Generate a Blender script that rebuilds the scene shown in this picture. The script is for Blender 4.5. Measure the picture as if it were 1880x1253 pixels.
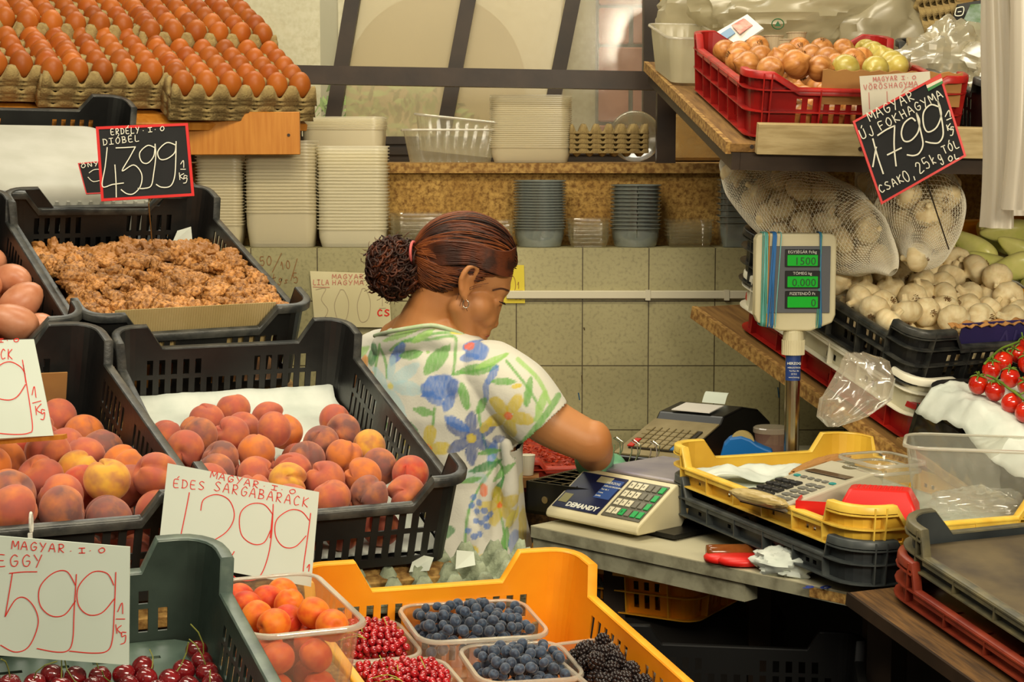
import bpy, bmesh, math, random
import numpy as np
from mathutils import Vector, Matrix, Euler, noise as mnoise
random.seed(7); np.random.seed(7)
R = math.radians
scene = bpy.context.scene
for o in list(bpy.data.objects): bpy.data.objects.remove(o)
COL = scene.collection
# ------------------------------------------------------------------ camera
CAMZ = 1.62; FOC = 3300.0; PITCH = R(6)
cam_d = bpy.data.cameras.new('camera'); cam = bpy.data.objects.new('camera', cam_d); COL.objects.link(cam)
cam.location = (0, 0, CAMZ); cam.rotation_euler = (R(90) - PITCH, 0, 0)
cam_d.sensor_width = 36; cam_d.lens = 36 * FOC / 1880; cam_d.clip_start = .05; cam_d.clip_end = 60
cam_d.dof.use_dof = False
scene.camera = cam
# ------------------------------------------------------------------ world, lights, exposure
scene.view_settings.view_transform = 'Standard'; scene.view_settings.look = 'None'
scene.view_settings.gamma = 1; scene.view_settings.exposure = -0.08; scene.view_settings.use_curve_mapping = False
w = bpy.data.worlds.new('market_hall_light'); scene.world = w; w.use_nodes = True
bg = w.node_tree.nodes['Background']; bg.inputs[0].default_value = (1.0, .86, .62, 1); bg.inputs[1].default_value = .19
def area(name, loc, target, size, sizey, power, col):
    d = bpy.data.lights.new(name, 'AREA'); d.shape = 'RECTANGLE'; d.size = size; d.size_y = sizey; d.energy = power; d.color = col
    o = bpy.data.objects.new(name, d); COL.objects.link(o); o.location = loc
    o.rotation_euler = (Vector(target) - Vector(loc)).to_track_quat('-Z', 'Y').to_euler(); return o
area('hall_lamp_left', (-1.1, 1.5, 3.2), (-.5, 2.8, 1.1), 1.6, .35, 34, (1, .92, .74))
area('garlic_fill_light', (1.25, .3, 2.2), (1.0, 3.4, 1.35), 1.4, .35, 68, (1, .88, .66))  # unseen fill, set low in front to reach the garlic under the shelf
area('stall_lamp', (.0, 2.7, 3.2), (.05, 4.1, 1.2), 1.4, .3, 36, (1, .88, .64))
area('hall_lamp_front', (-.2, -.6, 2.9), (0, 2.6, 1.0), 1.8, .6, 18, (1, .95, .84))
area('yard_daylight', (.2, 5.6, 4.2), (0, 6.3, 1.6), 4, 2.0, 170, (1, .95, .78))
# ------------------------------------------------------------------ helpers
def ray(x, y):
    a = (x - 940) / FOC; b = (626.5 - y) / FOC
    return Vector((a, math.cos(PITCH) + b * math.sin(PITCH), -math.sin(PITCH) + b * math.cos(PITCH)))
def P(x, y, Y):
    d = ray(x, y); return Vector((0, 0, CAMZ)) + d * (Y / d.y)
def PZ(x, y, z):
    d = ray(x, y); return Vector((0, 0, CAMZ)) + d * ((z - CAMZ) / d.z)
def px2m(px, Y): return px * Y / FOC
def proj(v):
    c, s = math.cos(PITCH), math.sin(PITCH); y = v[1]; z = v[2] - CAMZ
    d = y * c - z * s; u = y * s + z * c
    return 940 + FOC * v[0] / d, 626.5 - FOC * u / d
def lin(h):
    if isinstance(h, str):
        h = h.lstrip('#'); c = [int(h[i:i + 2], 16) / 255 for i in (0, 2, 4)]
    else: c = list(h)
    return tuple((v / 12.92 if v <= .04045 else ((v + .055) / 1.055) ** 2.4) for v in c[:3]) + (1,)
def tag(o, label=None, cat=None, group=None, kind=None):
    if label: o['label'] = label
    if cat: o['category'] = cat
    if group: o['group'] = group
    if kind: o['kind'] = kind
    return o
def empty(name, loc=(0, 0, 0), rot=(0, 0, 0), mat=None):
    o = bpy.data.objects.new(name, None); COL.objects.link(o); o.empty_display_size = .05
    if mat is not None: o.matrix_world = mat
    else: o.location = loc; o.rotation_euler = rot
    return o
def cam_mesh(name, verts, faces, m, smooth=False, parent=None, loc=None, rot=None, mat=None, mats=None, fm=None):
    me = bpy.data.meshes.new(name); me.from_pydata([tuple(v) for v in verts], [], faces)
    for mm in (mats or [m]): me.materials.append(mm)
    if smooth: me.polygons.foreach_set('use_smooth', [True] * len(me.polygons))
    if fm is not None: me.polygons.foreach_set('material_index', fm)
    me.update()
    return obj_from(name, me, parent, loc, rot, mat)
def obj_from(name, me, parent=None, loc=None, rot=None, mat=None):
    o = bpy.data.objects.new(name, me); COL.objects.link(o)
    if parent is not None: o.parent = parent
    if loc is not None: o.location = loc
    if rot is not None: o.rotation_euler = rot
    if mat is not None: o.matrix_world = mat
    return o
class MB:
    """collects simple solids and builds them as one mesh"""
    def __init__(s): s.v = []; s.f = []; s.m = []; s.cur = 0
    def add(s, v, f):
        n = len(s.v); s.v += [tuple(p) for p in v]; s.f += [tuple(i + n for i in q) for q in f]; s.m += [s.cur] * len(f); return s
    def box(s, c, d, rz=0, M=None, bev=0):
        x, y, z = d[0] / 2, d[1] / 2, d[2] / 2
        if bev:
            b = min(bev, x * .9, y * .9, z * .9); v = []
            for sz in (-1, 1):
                for (ex, ey, ez) in ((b, b, 0), (0, 0, b)) if sz < 0 else ((0, 0, b), (b, b, 0)):
                    for sx, sy in ((-1, -1), (1, -1), (1, 1), (-1, 1)):
                        v.append((sx * (x - ex), sy * (y - ey), sz * (z - ez)))
            f = [(3, 2, 1, 0), (12, 13, 14, 15)]
            for k in range(3):
                for i in range(4): a = k * 4 + i; bb = k * 4 + (i + 1) % 4; f.append((a, bb, bb + 4, a + 4))
        else:
            v = [(sx * x, sy * y, sz * z) for sz in (-1, 1) for sx, sy in ((-1, -1), (1, -1), (1, 1), (-1, 1))]
            f = [(3, 2, 1, 0), (4, 5, 6, 7), (0, 1, 5, 4), (1, 2, 6, 5), (2, 3, 7, 6), (3, 0, 4, 7)]
        Mx = Matrix.Translation(Vector(c)) @ Matrix.Rotation(rz, 4, 'Z')
        if M is not None: Mx = M @ Mx
        return s.add([Mx @ Vector(p) for p in v], f)
    def tube(s, pts, r, n=8, cap=True, closed=False):
        pts = [Vector(p) for p in pts]; N = len(pts); rr = r if hasattr(r, '__len__') else [r] * N
        v = []; up = None
        for i, p in enumerate(pts):
            if closed: t = (pts[(i + 1) % N] - pts[i - 1])
            else: t = (pts[min(i + 1, N - 1)] - pts[max(i - 1, 0)])
            if t.length < 1e-9: t = Vector((0, 0, 1))
            t.normalize()
            if up is None: up = t.orthogonal().normalized()
            up = (up - t * up.dot(t))
            up = up.normalized() if up.length > 1e-6 else t.orthogonal().normalized()
            b = t.cross(up)
            for k in range(n):
                a = 2 * math.pi * k / n; v.append(p + (up * math.cos(a) + b * math.sin(a)) * rr[i])
        f = []
        for i in range(N if closed else N - 1):
            j = (i + 1) % N
            for k in range(n): k2 = (k + 1) % n; f.append((i * n + k, i * n + k2, j * n + k2, j * n + k))
        if cap and not closed: f.append(tuple(range(n - 1, -1, -1))); f.append(tuple((N - 1) * n + k for k in range(n)))
        return s.add(v, f)
    def lathe(s, prof, n=24, M=None, sx=1, sy=1):
        v = []; f = []
        for (r_, z) in prof:
            for k in range(n):
                a = 2 * math.pi * k / n; v.append(Vector((r_ * math.cos(a) * sx, r_ * math.sin(a) * sy, z)))
        for i in range(len(prof) - 1):
            for k in range(n): k2 = (k + 1) % n; f.append((i * n + k, i * n + k2, (i + 1) * n + k2, (i + 1) * n + k))
        f.append(tuple(range(n - 1, -1, -1))); f.append(tuple((len(prof) - 1) * n + k for k in range(n)))
        if M is not None: v = [M @ p for p in v]
        return s.add(v, f)
    def sphere(s, c, r, n=10, m=7, M=None):
        rx, ry, rz = r if hasattr(r, '__len__') else (r, r, r)
        v = [(0, 0, -1)]
        for j in range(1, m):
            t = -math.pi / 2 + math.pi * j / m
            for k in range(n): a = 2 * math.pi * k / n; v.append((math.cos(t) * math.cos(a), math.cos(t) * math.sin(a), math.sin(t)))
        v.append((0, 0, 1)); f = []
        for k in range(n): f.append((0, 1 + (k + 1) % n, 1 + k))
        for j in range(m - 2):
            for k in range(n): a = 1 + j * n + k; b = 1 + j * n + (k + 1) % n; f.append((a, b, b + n, a + n))
        L = len(v) - 1
        for k in range(n): f.append((L, 1 + (m - 2) * n + k, 1 + (m - 2) * n + (k + 1) % n))
        v = [Vector((p[0] * rx, p[1] * ry, p[2] * rz)) for p in v]
        if M is not None: v = [M @ p for p in v]
        return s.add([p + Vector(c) for p in v], f)
    def prism(s, poly, z0, z1, M=None):
        n = len(poly); v = [Vector((p[0], p[1], z0)) for p in poly] + [Vector((p[0], p[1], z1)) for p in poly]
        f = [tuple(range(n - 1, -1, -1)), tuple(range(n, 2 * n))] + [(i, (i + 1) % n, n + (i + 1) % n, n + i) for i in range(n)]
        if M is not None: v = [M @ p for p in v]
        return s.add(v, f)
    def quad(s, a, b, c, d): return s.add([a, b, c, d], [(0, 1, 2, 3)])
    def build(s, name, m, parent=None, smooth=False, loc=None, rot=None, mat=None):
        ms = m if isinstance(m, (list, tuple)) else [m]
        return cam_mesh(name, s.v, s.f, None, smooth, parent, loc, rot, mat, ms, s.m)
def autosmooth(o, ang=40):
    # smooth faces, sharp edges above the angle
    me = o.data; me.polygons.foreach_set('use_smooth', [True] * len(me.polygons))
    bm = bmesh.new(); bm.from_mesh(me)
    for e in bm.edges:
        if len(e.link_faces) == 2 and e.calc_face_angle(0) > R(ang): e.smooth = False
    bm.to_mesh(me); bm.free(); return o
def mod(o, typ, **k):
    m = o.modifiers.new(typ.lower(), typ)
    for a, b in k.items(): setattr(m, a, b)
    return m
def bake(o):
    """replace the object's mesh by its evaluated one"""
    dg = bpy.context.evaluated_depsgraph_get(); dg.update()
    me = bpy.data.meshes.new_from_object(o.evaluated_get(dg), depsgraph=dg)
    o.modifiers.clear(); o.data = me; return o
def frame_mat(origin, xaxis, zhint):
    x = Vector(xaxis).normalized(); z = Vector(zhint); z = (z - x * z.dot(x)).normalized(); y = z.cross(x)
    return Matrix(((x.x, y.x, z.x, origin[0]), (x.y, y.y, z.y, origin[1]), (x.z, y.z, z.z, origin[2]), (0, 0, 0, 1)))
# ------------------------------------------------------------------ materials
MATS = {}
def mat(name, col, rough=.6, col2=None, scale=20, detail=4, bump=0, metal=0, spec=.5, trans=0, sub=0, coat=0, sheen=0, alpha=1, ramp=(.35, .65), rnd=0, emit=None, estr=1, bscale=None, stretch=None, ior=1.45):
    if name in MATS: return MATS[name]
    m = bpy.data.materials.new(name); MATS[name] = m; m.use_nodes = True; nt = m.node_tree; N = nt.nodes; Lk = nt.links
    b = N['Principled BSDF']; b.inputs['Base Color'].default_value = lin(col); b.inputs['Roughness'].default_value = rough
    b.inputs['Metallic'].default_value = metal; b.inputs['Specular IOR Level'].default_value = spec; b.inputs['IOR'].default_value = ior
    b.inputs['Transmission Weight'].default_value = trans; b.inputs['Alpha'].default_value = alpha
    if coat: b.inputs['Coat Weight'].default_value = coat; b.inputs['Coat Roughness'].default_value = .08
    if sheen: b.inputs['Sheen Weight'].default_value = sheen
    if sub: b.inputs['Subsurface Weight'].default_value = sub; b.inputs['Subsurface Radius'].default_value = (.02, .008, .004); b.inputs['Subsurface Scale'].default_value = .3
    if emit: b.inputs['Emission Color'].default_value = lin(emit); b.inputs['Emission Strength'].default_value = estr
    tc = N.new('ShaderNodeTexCoord'); vec = tc.outputs['Object']
    if stretch:
        mp = N.new('ShaderNodeMapping'); mp.inputs['Scale'].default_value = stretch; Lk.new(vec, mp.inputs[0]); vec = mp.outputs[0]
    if rnd:
        oi = N.new('ShaderNodeObjectInfo'); va = N.new('ShaderNodeVectorMath'); va.operation = 'SCALE'
        cx = N.new('ShaderNodeCombineXYZ'); Lk.new(oi.outputs['Random'], cx.inputs[0]); Lk.new(oi.outputs['Random'], cx.inputs[1])
        Lk.new(cx.outputs[0], va.inputs[0]); va.inputs['Scale'].default_value = 37.
        ad = N.new('ShaderNodeVectorMath'); Lk.new(vec, ad.inputs[0]); Lk.new(va.outputs[0], ad.inputs[1]); vec = ad.outputs[0]
    if col2:
        no = N.new('ShaderNodeTexNoise'); no.inputs['Scale'].default_value = scale; no.inputs['Detail'].default_value = detail; Lk.new(vec, no.inputs['Vector'])
        rp = N.new('ShaderNodeValToRGB'); rp.color_ramp.elements[0].position = ramp[0]; rp.color_ramp.elements[1].position = ramp[1]
        rp.color_ramp.elements[0].color = lin(col); rp.color_ramp.elements[1].color = lin(col2)
        Lk.new(no.outputs['Fac'], rp.inputs[0]); src = rp.outputs[0]
        if rnd:
            hs = N.new('ShaderNodeHueSaturation'); mr = N.new('ShaderNodeMapRange'); mr.inputs[3].default_value = 1 - rnd; mr.inputs[4].default_value = 1 + rnd
            Lk.new(oi.outputs['Random'], mr.inputs[0]); Lk.new(mr.outputs[0], hs.inputs['Value']); Lk.new(src, hs.inputs['Color']); src = hs.outputs[0]
        Lk.new(src, b.inputs['Base Color'])
    if bump:
        n2 = N.new('ShaderNodeTexNoise'); n2.inputs['Scale'].default_value = bscale or scale * 2; n2.inputs['Detail'].default_value = 5; Lk.new(vec, n2.inputs['Vector'])
        bp = N.new('ShaderNodeBump'); bp.inputs['Strength'].default_value = bump; bp.inputs['Distance'].default_value = .004
        Lk.new(n2.outputs['Fac'], bp.inputs['Height']); Lk.new(bp.outputs[0], b.inputs['Normal'])
    return m
def film(name, col, dens=.35, rough=.15, gloss=.5):
    """thin clear plastic: transparent, milky and glossy in fixed shares"""
    if name in MATS: return MATS[name]
    m = bpy.data.materials.new(name); MATS[name] = m; m.use_nodes = True; nt = m.node_tree; N = nt.nodes; Lk = nt.links; N.clear()
    out = N.new('ShaderNodeOutputMaterial'); tr = N.new('ShaderNodeBsdfTransparent'); df = N.new('ShaderNodeBsdfDiffuse'); tl = N.new('ShaderNodeBsdfTranslucent'); gl = N.new('ShaderNodeBsdfGlossy')
    df.inputs[0].default_value = lin(col); tl.inputs[0].default_value = lin(col); gl.inputs[0].default_value = (1, 1, 1, 1); gl.inputs['Roughness'].default_value = rough
    a = N.new('ShaderNodeMixShader'); a.inputs[0].default_value = .5; Lk.new(df.outputs[0], a.inputs[1]); Lk.new(tl.outputs[0], a.inputs[2])
    b = N.new('ShaderNodeMixShader'); b.inputs[0].default_value = dens; Lk.new(tr.outputs[0], b.inputs[1]); Lk.new(a.outputs[0], b.inputs[2])
    fr = N.new('ShaderNodeLayerWeight'); fr.inputs[0].default_value = .25; mu = N.new('ShaderNodeMath'); mu.operation = 'MULTIPLY'; mu.inputs[1].default_value = gloss
    Lk.new(fr.outputs['Facing'], mu.inputs[0]); ad = N.new('ShaderNodeMath'); ad.operation = 'ADD'; ad.inputs[1].default_value = .04; Lk.new(mu.outputs[0], ad.inputs[0])
    c = N.new('ShaderNodeMixShader'); Lk.new(ad.outputs[0], c.inputs[0]); Lk.new(b.outputs[0], c.inputs[1]); Lk.new(gl.outputs[0], c.inputs[2]); Lk.new(c.outputs[0], out.inputs[0])
    return m
M_black = mat('black_plastic', '#151515', .38, '#262624', 9, 6, .12, ramp=(.4, .72), bscale=60)
M_rimblk = mat('worn_black_plastic', '#262827', .34, '#504f48', 30, 8, .15, ramp=(.42, .75), bscale=90)
M_blkgrn = mat('dark_green_plastic', '#26302a', .4, '#3b4840', 9, 6, .12, ramp=(.4, .72), bscale=60)
M_rimgrn = mat('worn_dark_green_plastic', '#46544c', .36, '#6a7768', 30, 8, .1, ramp=(.42, .75))
M_orange = mat('orange_plastic', '#e08010', .35, '#f09a18', 6, 4, .05)
M_rimora = mat('orange_plastic_rim', '#f2a022', .32, '#ffc23a', 12, 4, .05)
M_red = mat('red_plastic', '#96120f', .38, '#7a100e', 8, 5, .1)
M_rimred = mat('red_plastic_rim', '#ad2019', .36, '#831815', 25, 6, .1)
M_yel = mat('yellow_plastic', '#dcb23c', .4, '#c89a2c', 8, 5, .08)
M_rimyel = mat('yellow_plastic_rim', '#ecc955', .36, '#d8ae3e', 25, 6, .08)
M_charc = mat('charcoal_plastic', '#262a2c', .42, '#3a3f40', 9, 6, .1, ramp=(.4, .7))
M_rust = mat('maroon_plastic', '#5c1e16', .4, '#8a3a20', 14, 5, .1)
M_white = mat('white_plastic', '#d8cfae', .4, '#c3b994', 12, 4)
M_wood = mat('beech_board', '#c98530', .5, '#b8721f', 6, 8, .05, stretch=(14, 14, 1.2))
M_osb = mat('chipboard', '#b08a4a', .8, '#7a5526', 90, 8, .5, ramp=(.38, .62), bscale=160)
M_oldwood = mat('old_dark_wood', '#6d4c24', .75, '#3a2712', 8, 8, .4, stretch=(12, 1.5, 12))
M_batten = mat('painted_batten', '#b9a578', .6, '#a08b5e', 8, 6, .1, stretch=(2, 12, 12))
M_paper = mat('white_paper', '#ccd4c6', .75, '#c4cdbe', 6, 3)
M_tissue = mat('tissue_paper', '#d4d9cf', .8, '#c0c8be', 14, 5, .4)
M_card = mat('cardboard', '#a87a40', .8, '#96683a', 10, 4, .15)
M_pulp = mat('grey_pulp', '#a08a58', .9, '#8c764a', 60, 6, .5, bscale=220)
M_pulpg = mat('green_grey_pulp', '#9da78c', .9, '#868f76', 60, 6, .5, bscale=220)
M_metal = mat('brushed_steel', '#b0a080', .28, '#8a7a5a', 8, 4, metal=1)
M_dmetal = mat('dark_painted_steel', '#2c2118', .45, '#3a2c20', 14, 5, .1)
M_redpen = mat('red_felt_pen', '#d8281e', .7)
M_chalk = mat('chalk_marker', '#dcd9c6', .8)
M_slate = mat('blackboard', '#090a0b', .75, '#191a1a', 14, 8, ramp=(.45, .8))
M_redfr = mat('red_frame', '#c81a14', .45)
M_blkp = mat('black_smooth_plastic', '#101010', .3)
def xform(loc, rx, ry, rz): return Matrix.Translation(Vector(loc)) @ Euler((R(rx), R(ry), R(rz)), 'XYZ').to_matrix().to_4x4()
# ================================================================== the room
YW = 4.25                                    # tiled wall plane
def tile_mat():
    m = bpy.data.materials.new('beige_wall_tiles'); m.use_nodes = True; nt = m.node_tree; N = nt.nodes; L = nt.links; b = N['Principled BSDF']
    tc = N.new('ShaderNodeTexCoord'); mp = N.new('ShaderNodeMapping'); mp.inputs['Rotation'].default_value = (R(90), 0, 0)
    sx = N.new('ShaderNodeSeparateXYZ'); cx = N.new('ShaderNodeCombineXYZ'); L.new(tc.outputs['Object'], sx.inputs[0])
    ax = N.new('ShaderNodeMath'); ax.inputs[1].default_value = -P(948, 0, YW).x + 20 * .157; L.new(sx.outputs[0], ax.inputs[0])
    az = N.new('ShaderNodeMath'); az.inputs[1].default_value = -P(0, 672, YW).z + 20 * .1545; L.new(sx.outputs[2], az.inputs[0])
    L.new(ax.outputs[0], cx.inputs[0]); L.new(az.outputs[0], cx.inputs[1])
    br = N.new('ShaderNodeTexBrick'); br.offset = 0; br.squash = 1; L.new(cx.outputs[0], br.inputs['Vector'])
    for k, v in (('Scale', 1), ('Mortar Size', .0013), ('Mortar Smooth', .1), ('Bias', 0), ('Brick Width', .157), ('Row Height', .1545)): br.inputs[k].default_value = v
    br.inputs['Color1'].default_value = lin('#aba47a'); br.inputs['Color2'].default_value = lin('#a19b72'); br.inputs['Mortar'].default_value = lin('#4a3f28')
    no = N.new('ShaderNodeTexNoise'); no.inputs['Scale'].default_value = 120; no.inputs['Detail'].default_value = 6; L.new(tc.outputs['Object'], no.inputs['Vector'])
    n2 = N.new('ShaderNodeTexNoise'); n2.inputs['Scale'].default_value = 5; n2.inputs['Detail'].default_value = 4; L.new(tc.outputs['Object'], n2.inputs['Vector'])
    rp = N.new('ShaderNodeValToRGB'); rp.color_ramp.elements[0].position = .3; rp.color_ramp.elements[0].color = (.72, .72, .72, 1); rp.color_ramp.elements[1].position = .5; rp.color_ramp.elements[1].color = (1, 1, 1, 1)
    L.new(no.outputs['Fac'], rp.inputs[0])
    r2 = N.new('ShaderNodeValToRGB'); r2.color_ramp.elements[0].position = .3; r2.color_ramp.elements[0].color = (.82, .8, .76, 1); r2.color_ramp.elements[1].position = .7; r2.color_ramp.elements[1].color = (1.05, 1.03, 1, 1)
    L.new(n2.outputs['Fac'], r2.inputs[0])
    m1 = N.new('ShaderNodeMixRGB'); m1.blend_type = 'MULTIPLY'; m1.inputs[0].default_value = 1; L.new(br.outputs['Color'], m1.inputs[1]); L.new(rp.outputs[0], m1.inputs[2])
    m2 = N.new('ShaderNodeMixRGB'); m2.blend_type = 'MULTIPLY'; m2.inputs[0].default_value = 1; L.new(m1.outputs[0], m2.inputs[1]); L.new(r2.outputs[0], m2.inputs[2])
    L.new(m2.outputs[0], b.inputs['Base Color']); b.inputs['Roughness'].default_value = .42
    bp = N.new('ShaderNodeBump'); bp.inputs['Strength'].default_value = .5; bp.inputs['Distance'].default_value = .002; bp.invert = True; L.new(br.outputs['Fac'], bp.inputs['Height']); L.new(bp.outputs[0], b.inputs['Normal'])
    return m
def plaster_mat(name, c1, c2, c3, s1=6, s2=60, bump=.6):
    m = bpy.data.materials.new(name); m.use_nodes = True; nt = m.node_tree; N = nt.nodes; L = nt.links; b = N['Principled BSDF']
    tc = N.new('ShaderNodeTexCoord'); a = N.new('ShaderNodeTexNoise'); a.inputs['Scale'].default_value = s1; a.inputs['Detail'].default_value = 8; L.new(tc.outputs['Object'], a.inputs[0])
    c = N.new('ShaderNodeTexNoise'); c.inputs['Scale'].default_value = s2; c.inputs['Detail'].default_value = 8; c.inputs['Roughness'].default_value = .7; L.new(tc.outputs['Object'], c.inputs[0])
    r = N.new('ShaderNodeValToRGB'); r.color_ramp.elements[0].position = .36; r.color_ramp.elements[0].color = lin(c1); r.color_ramp.elements[1].position = .66; r.color_ramp.elements[1].color = lin(c2); L.new(a.outputs[0], r.inputs[0])
    r2 = N.new('ShaderNodeValToRGB'); r2.color_ramp.elements[0].position = .42; r2.color_ramp.elements[0].color = (1, 1, 1, 1); r2.color_ramp.elements[1].position = .62; r2.color_ramp.elements[1].color = (0, 0, 0, 1); L.new(c.outputs[0], r2.inputs[0])
    mx = N.new('ShaderNodeMixRGB'); L.new(r2.outputs[0], mx.inputs[0]); mx.inputs[1].default_value = lin(c3); L.new(r.outputs[0], mx.inputs[2]); L.new(mx.outputs[0], b.inputs['Base Color'])
    b.inputs['Roughness'].default_value = .9
    bp = N.new('ShaderNodeBump'); bp.inputs['Strength'].default_value = bump; bp.inputs['Distance'].default_value = .006; L.new(c.outputs[0], bp.inputs['Height']); L.new(bp.outputs[0], b.inputs['Normal'])
    return m
M_tile = tile_mat(); M_brown = plaster_mat('brown_mottled_plaster', '#c29c54', '#9c7434', '#6e4a1a', 9, 90)
M_stone = plaster_mat('stained_stone_blocks', '#c0a266', '#6f5024', '#9a7840', 5, 40, .4)
M_ground = plaster_mat('dark_floor', '#15110c', '#1e1810', '#0e0b08', 5, 40, .2)
zl = P(0, 456, YW).z; zs = P(0, 318, 4.40).z
def struct(o): o['kind'] = 'structure'; return o
b = MB(); b.box((.4, YW + .3, zl / 2), (7.2, .6, zl)); struct(b.build('wall_back', M_tile))
b = MB(); b.box((.4, 4.40 + .35, (zl + zs) / 2), (7.2, .70, zs - zl)); struct(b.build('wall_back_upper_band', M_brown)).name = 'wall_band'
b = MB(); b.box((.3, 4.40 + .3, zs + .012), (7.4, .64, .024)); struct(b.build('window_sill', M_osb)).name = 'trim_1'
b = MB(); b.box((.4, 2, -.05), (9, 9, .1)); struct(b.build('floor', M_ground))
# wall to the right of the window, stone blocks with stained joints
YG = 5.0
xw = P(1213, 0, YG - .1).x
b = MB()
zz = zs + .024; k = 0
while zz < 3.4:
    h = .135; xx = xw - (.1 if k % 2 else 0)
    while xx < 4.4:
        x0 = max(xx, xw); x1 = min(xx + .235, 4.4)
        if x1 - x0 > .02: b.box(((x0 + x1) / 2, YG + .1, zz + h / 2), (x1 - x0 - .006, .3, h - .008), bev=.008)
        xx += .24
    zz += h; k += 1
b.box(((xw + 4.4) / 2, YG + .12, (zs + 3.4) / 2), (4.4 - xw, .28, 3.4 - zs - .03))
struct(b.build('wall_right', M_stone))
# window: dark steel frame with leaning bars
M_wf = mat('dark_window_steel', '#2a2118', .5, '#3a2d20', 10)
xl = -2.6
fr = MB()
zb = zs + .024
fr.box(((xl + xw) / 2, YG, zb + .035), (xw - xl, .06, .07)); fr.box(((xl + xw) / 2, YG - .03, zb + .03), (xw - xl, .02, .02)); fr.box(((xl + xw) / 2, YG - .03, zb + .055), (xw - xl, .02, .012))
fr.box(((xl + xw) / 2, YG, 3.3), (xw - xl, .06, .08)); fr.box((xl - .02, YG, (zb + 3.3) / 2), (.06, .06, 3.3 - zb))
g0 = P(1196, 60, YG); fr.box((g0.x, YG, (zb + 3.3) / 2), (.046, .07, 3.3 - zb))
win = struct(fr.build('window_1', M_wf))
def lean_bar(p0, p1, wpx, name):
    a = P(*p0, YG); c = P(*p1, YG); d = (c - a); top = a + d * ((3.28 - a.z) / d.z); bot = a + d * ((zb + .02 - a.z) / d.z)
    s = MB(); w2 = px2m(wpx, YG) / 2
    for q in ((0,),):
        v = []
        for pnt in (bot, top):
            for sx, sy in ((-1, -1), (1, -1), (1, 1), (-1, 1)): v.append((pnt.x + sx * w2, YG + sy * .022, pnt.z))
        s.add(v, [(3, 2, 1, 0), (4, 5, 6, 7), (0, 1, 5, 4), (1, 2, 6, 5), (2, 3, 7, 6), (3, 0, 4, 7)])
    s.box((0, 0, 0), (.001, .001, .001)) if False else None
    o = s.build(name, M_wf, win); return o
for p0, p1 in (((648, 0), (612, 215)), ((860, 0), (818, 225)), ((1052, 0), (1016, 180)), ((330, 0), (290, 215)), ((90, 0), (50, 215))): lean_bar(p0, p1, 27, 'window_bar')
# panes: the left and the middle ones are dusty, the right one is clear
def pane(x0, x1, m, nm):
    s = MB(); s.box(((x0 + x1) / 2, YG + .012, (zb + 3.3) / 2), (x1 - x0, .004, 3.3 - zb - .05)); return s.build(nm, m, win)
M_dusty = film('dusty_glass', '#d6c8a0', .46, .3, .12); M_clear = film('clear_glass', '#dfe0d0', .14, .1, .04)
xm0 = P(632, 0, YG).x; xm1 = P(1035, 0, YG).x
pane(xl, xm0 - .002, M_clear, 'clear_pane'); pane(xm0, xm1, M_dusty, 'dusty_pane'); pane(xm1 + .002, xw, M_clear, 'clear_pane')
# yard behind the window
M_cream = plaster_mat('cream_render', '#e6dcb8', '#d8cda6', '#cfc39c', 2, 30, .1)
M_pinkbrick = mat('pink_brick', '#c98a70', .85, '#b4745c', 14, 6, .3, rnd=0)
M_mort = mat('grey_mortar', '#8a8474', .9, '#7a7464', 30)
b = MB(); b.box((-.6, 7.6, 1.8), (7, .2, 4.4)); struct(b.build('yard_wall', M_cream)).name = 'wall_yard'
c0 = P(605, 100, 6.6)
b = MB(); b.box((c0.x, 6.6, 2.4), (.06, .06, 2.9)); tag(b.build('drain_pipe', mat('grey_pipe', '#a8a080', .6)), 'pale vertical drain pipe seen through the left window pane', 'pipe')
# beige arch painting in the round shadow behind the dusty panes
cg = P(800, 130, 7.3)
b = MB(); n = 28; pts = [(cg.x + .36 * math.cos(math.pi * i / n), cg.z - .05 + .36 * math.sin(math.pi * i / n)) for i in range(n + 1)] + [(cg.x - .36, .9), (cg.x + .36, .9)]
b.prism(pts, -7.42, -7.34, Matrix.Rotation(R(90), 4, 'X')); tag(b.build('shadow_arch', mat('beige_shade', '#b09a68', .8, '#a08a58', 4)), 'beige arch across the yard standing in for a round shadow', 'shadow shape')
# bush
bb = MB(); cb = P(690, 215, 5.9); rr = random.Random(3)
for i in range(520):
    a = rr.uniform(0, 6.28); q = rr.random() ** .5 * .34; p_ = Vector((cb.x + q * math.cos(a), cb.y + rr.uniform(-.12, .12), cb.z - .06 + q * .55 * math.sin(a)))
    u = Vector((rr.gauss(0, 1), rr.gauss(0, 1), rr.gauss(0, 1))).normalized(); v_ = u.orthogonal().normalized(); l = rr.uniform(.02, .035)
    bb.add([p_ - u * l, p_ + v_ * l * .45, p_ + u * l, p_ - v_ * l * .45], [(0, 1, 2, 3)])
bu = bb.build('bush', mat('bush_leaves', '#86a04a', .7, '#6a8a3c', 20)); tag(bu, 'green bush growing in the yard outside the dusty window', 'bush')
b = MB(); b.tube([(cb.x, cb.y, 0), (cb.x, cb.y, cb.z)], .02, 6); b.build('stem', M_oldwood, bu)
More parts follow.
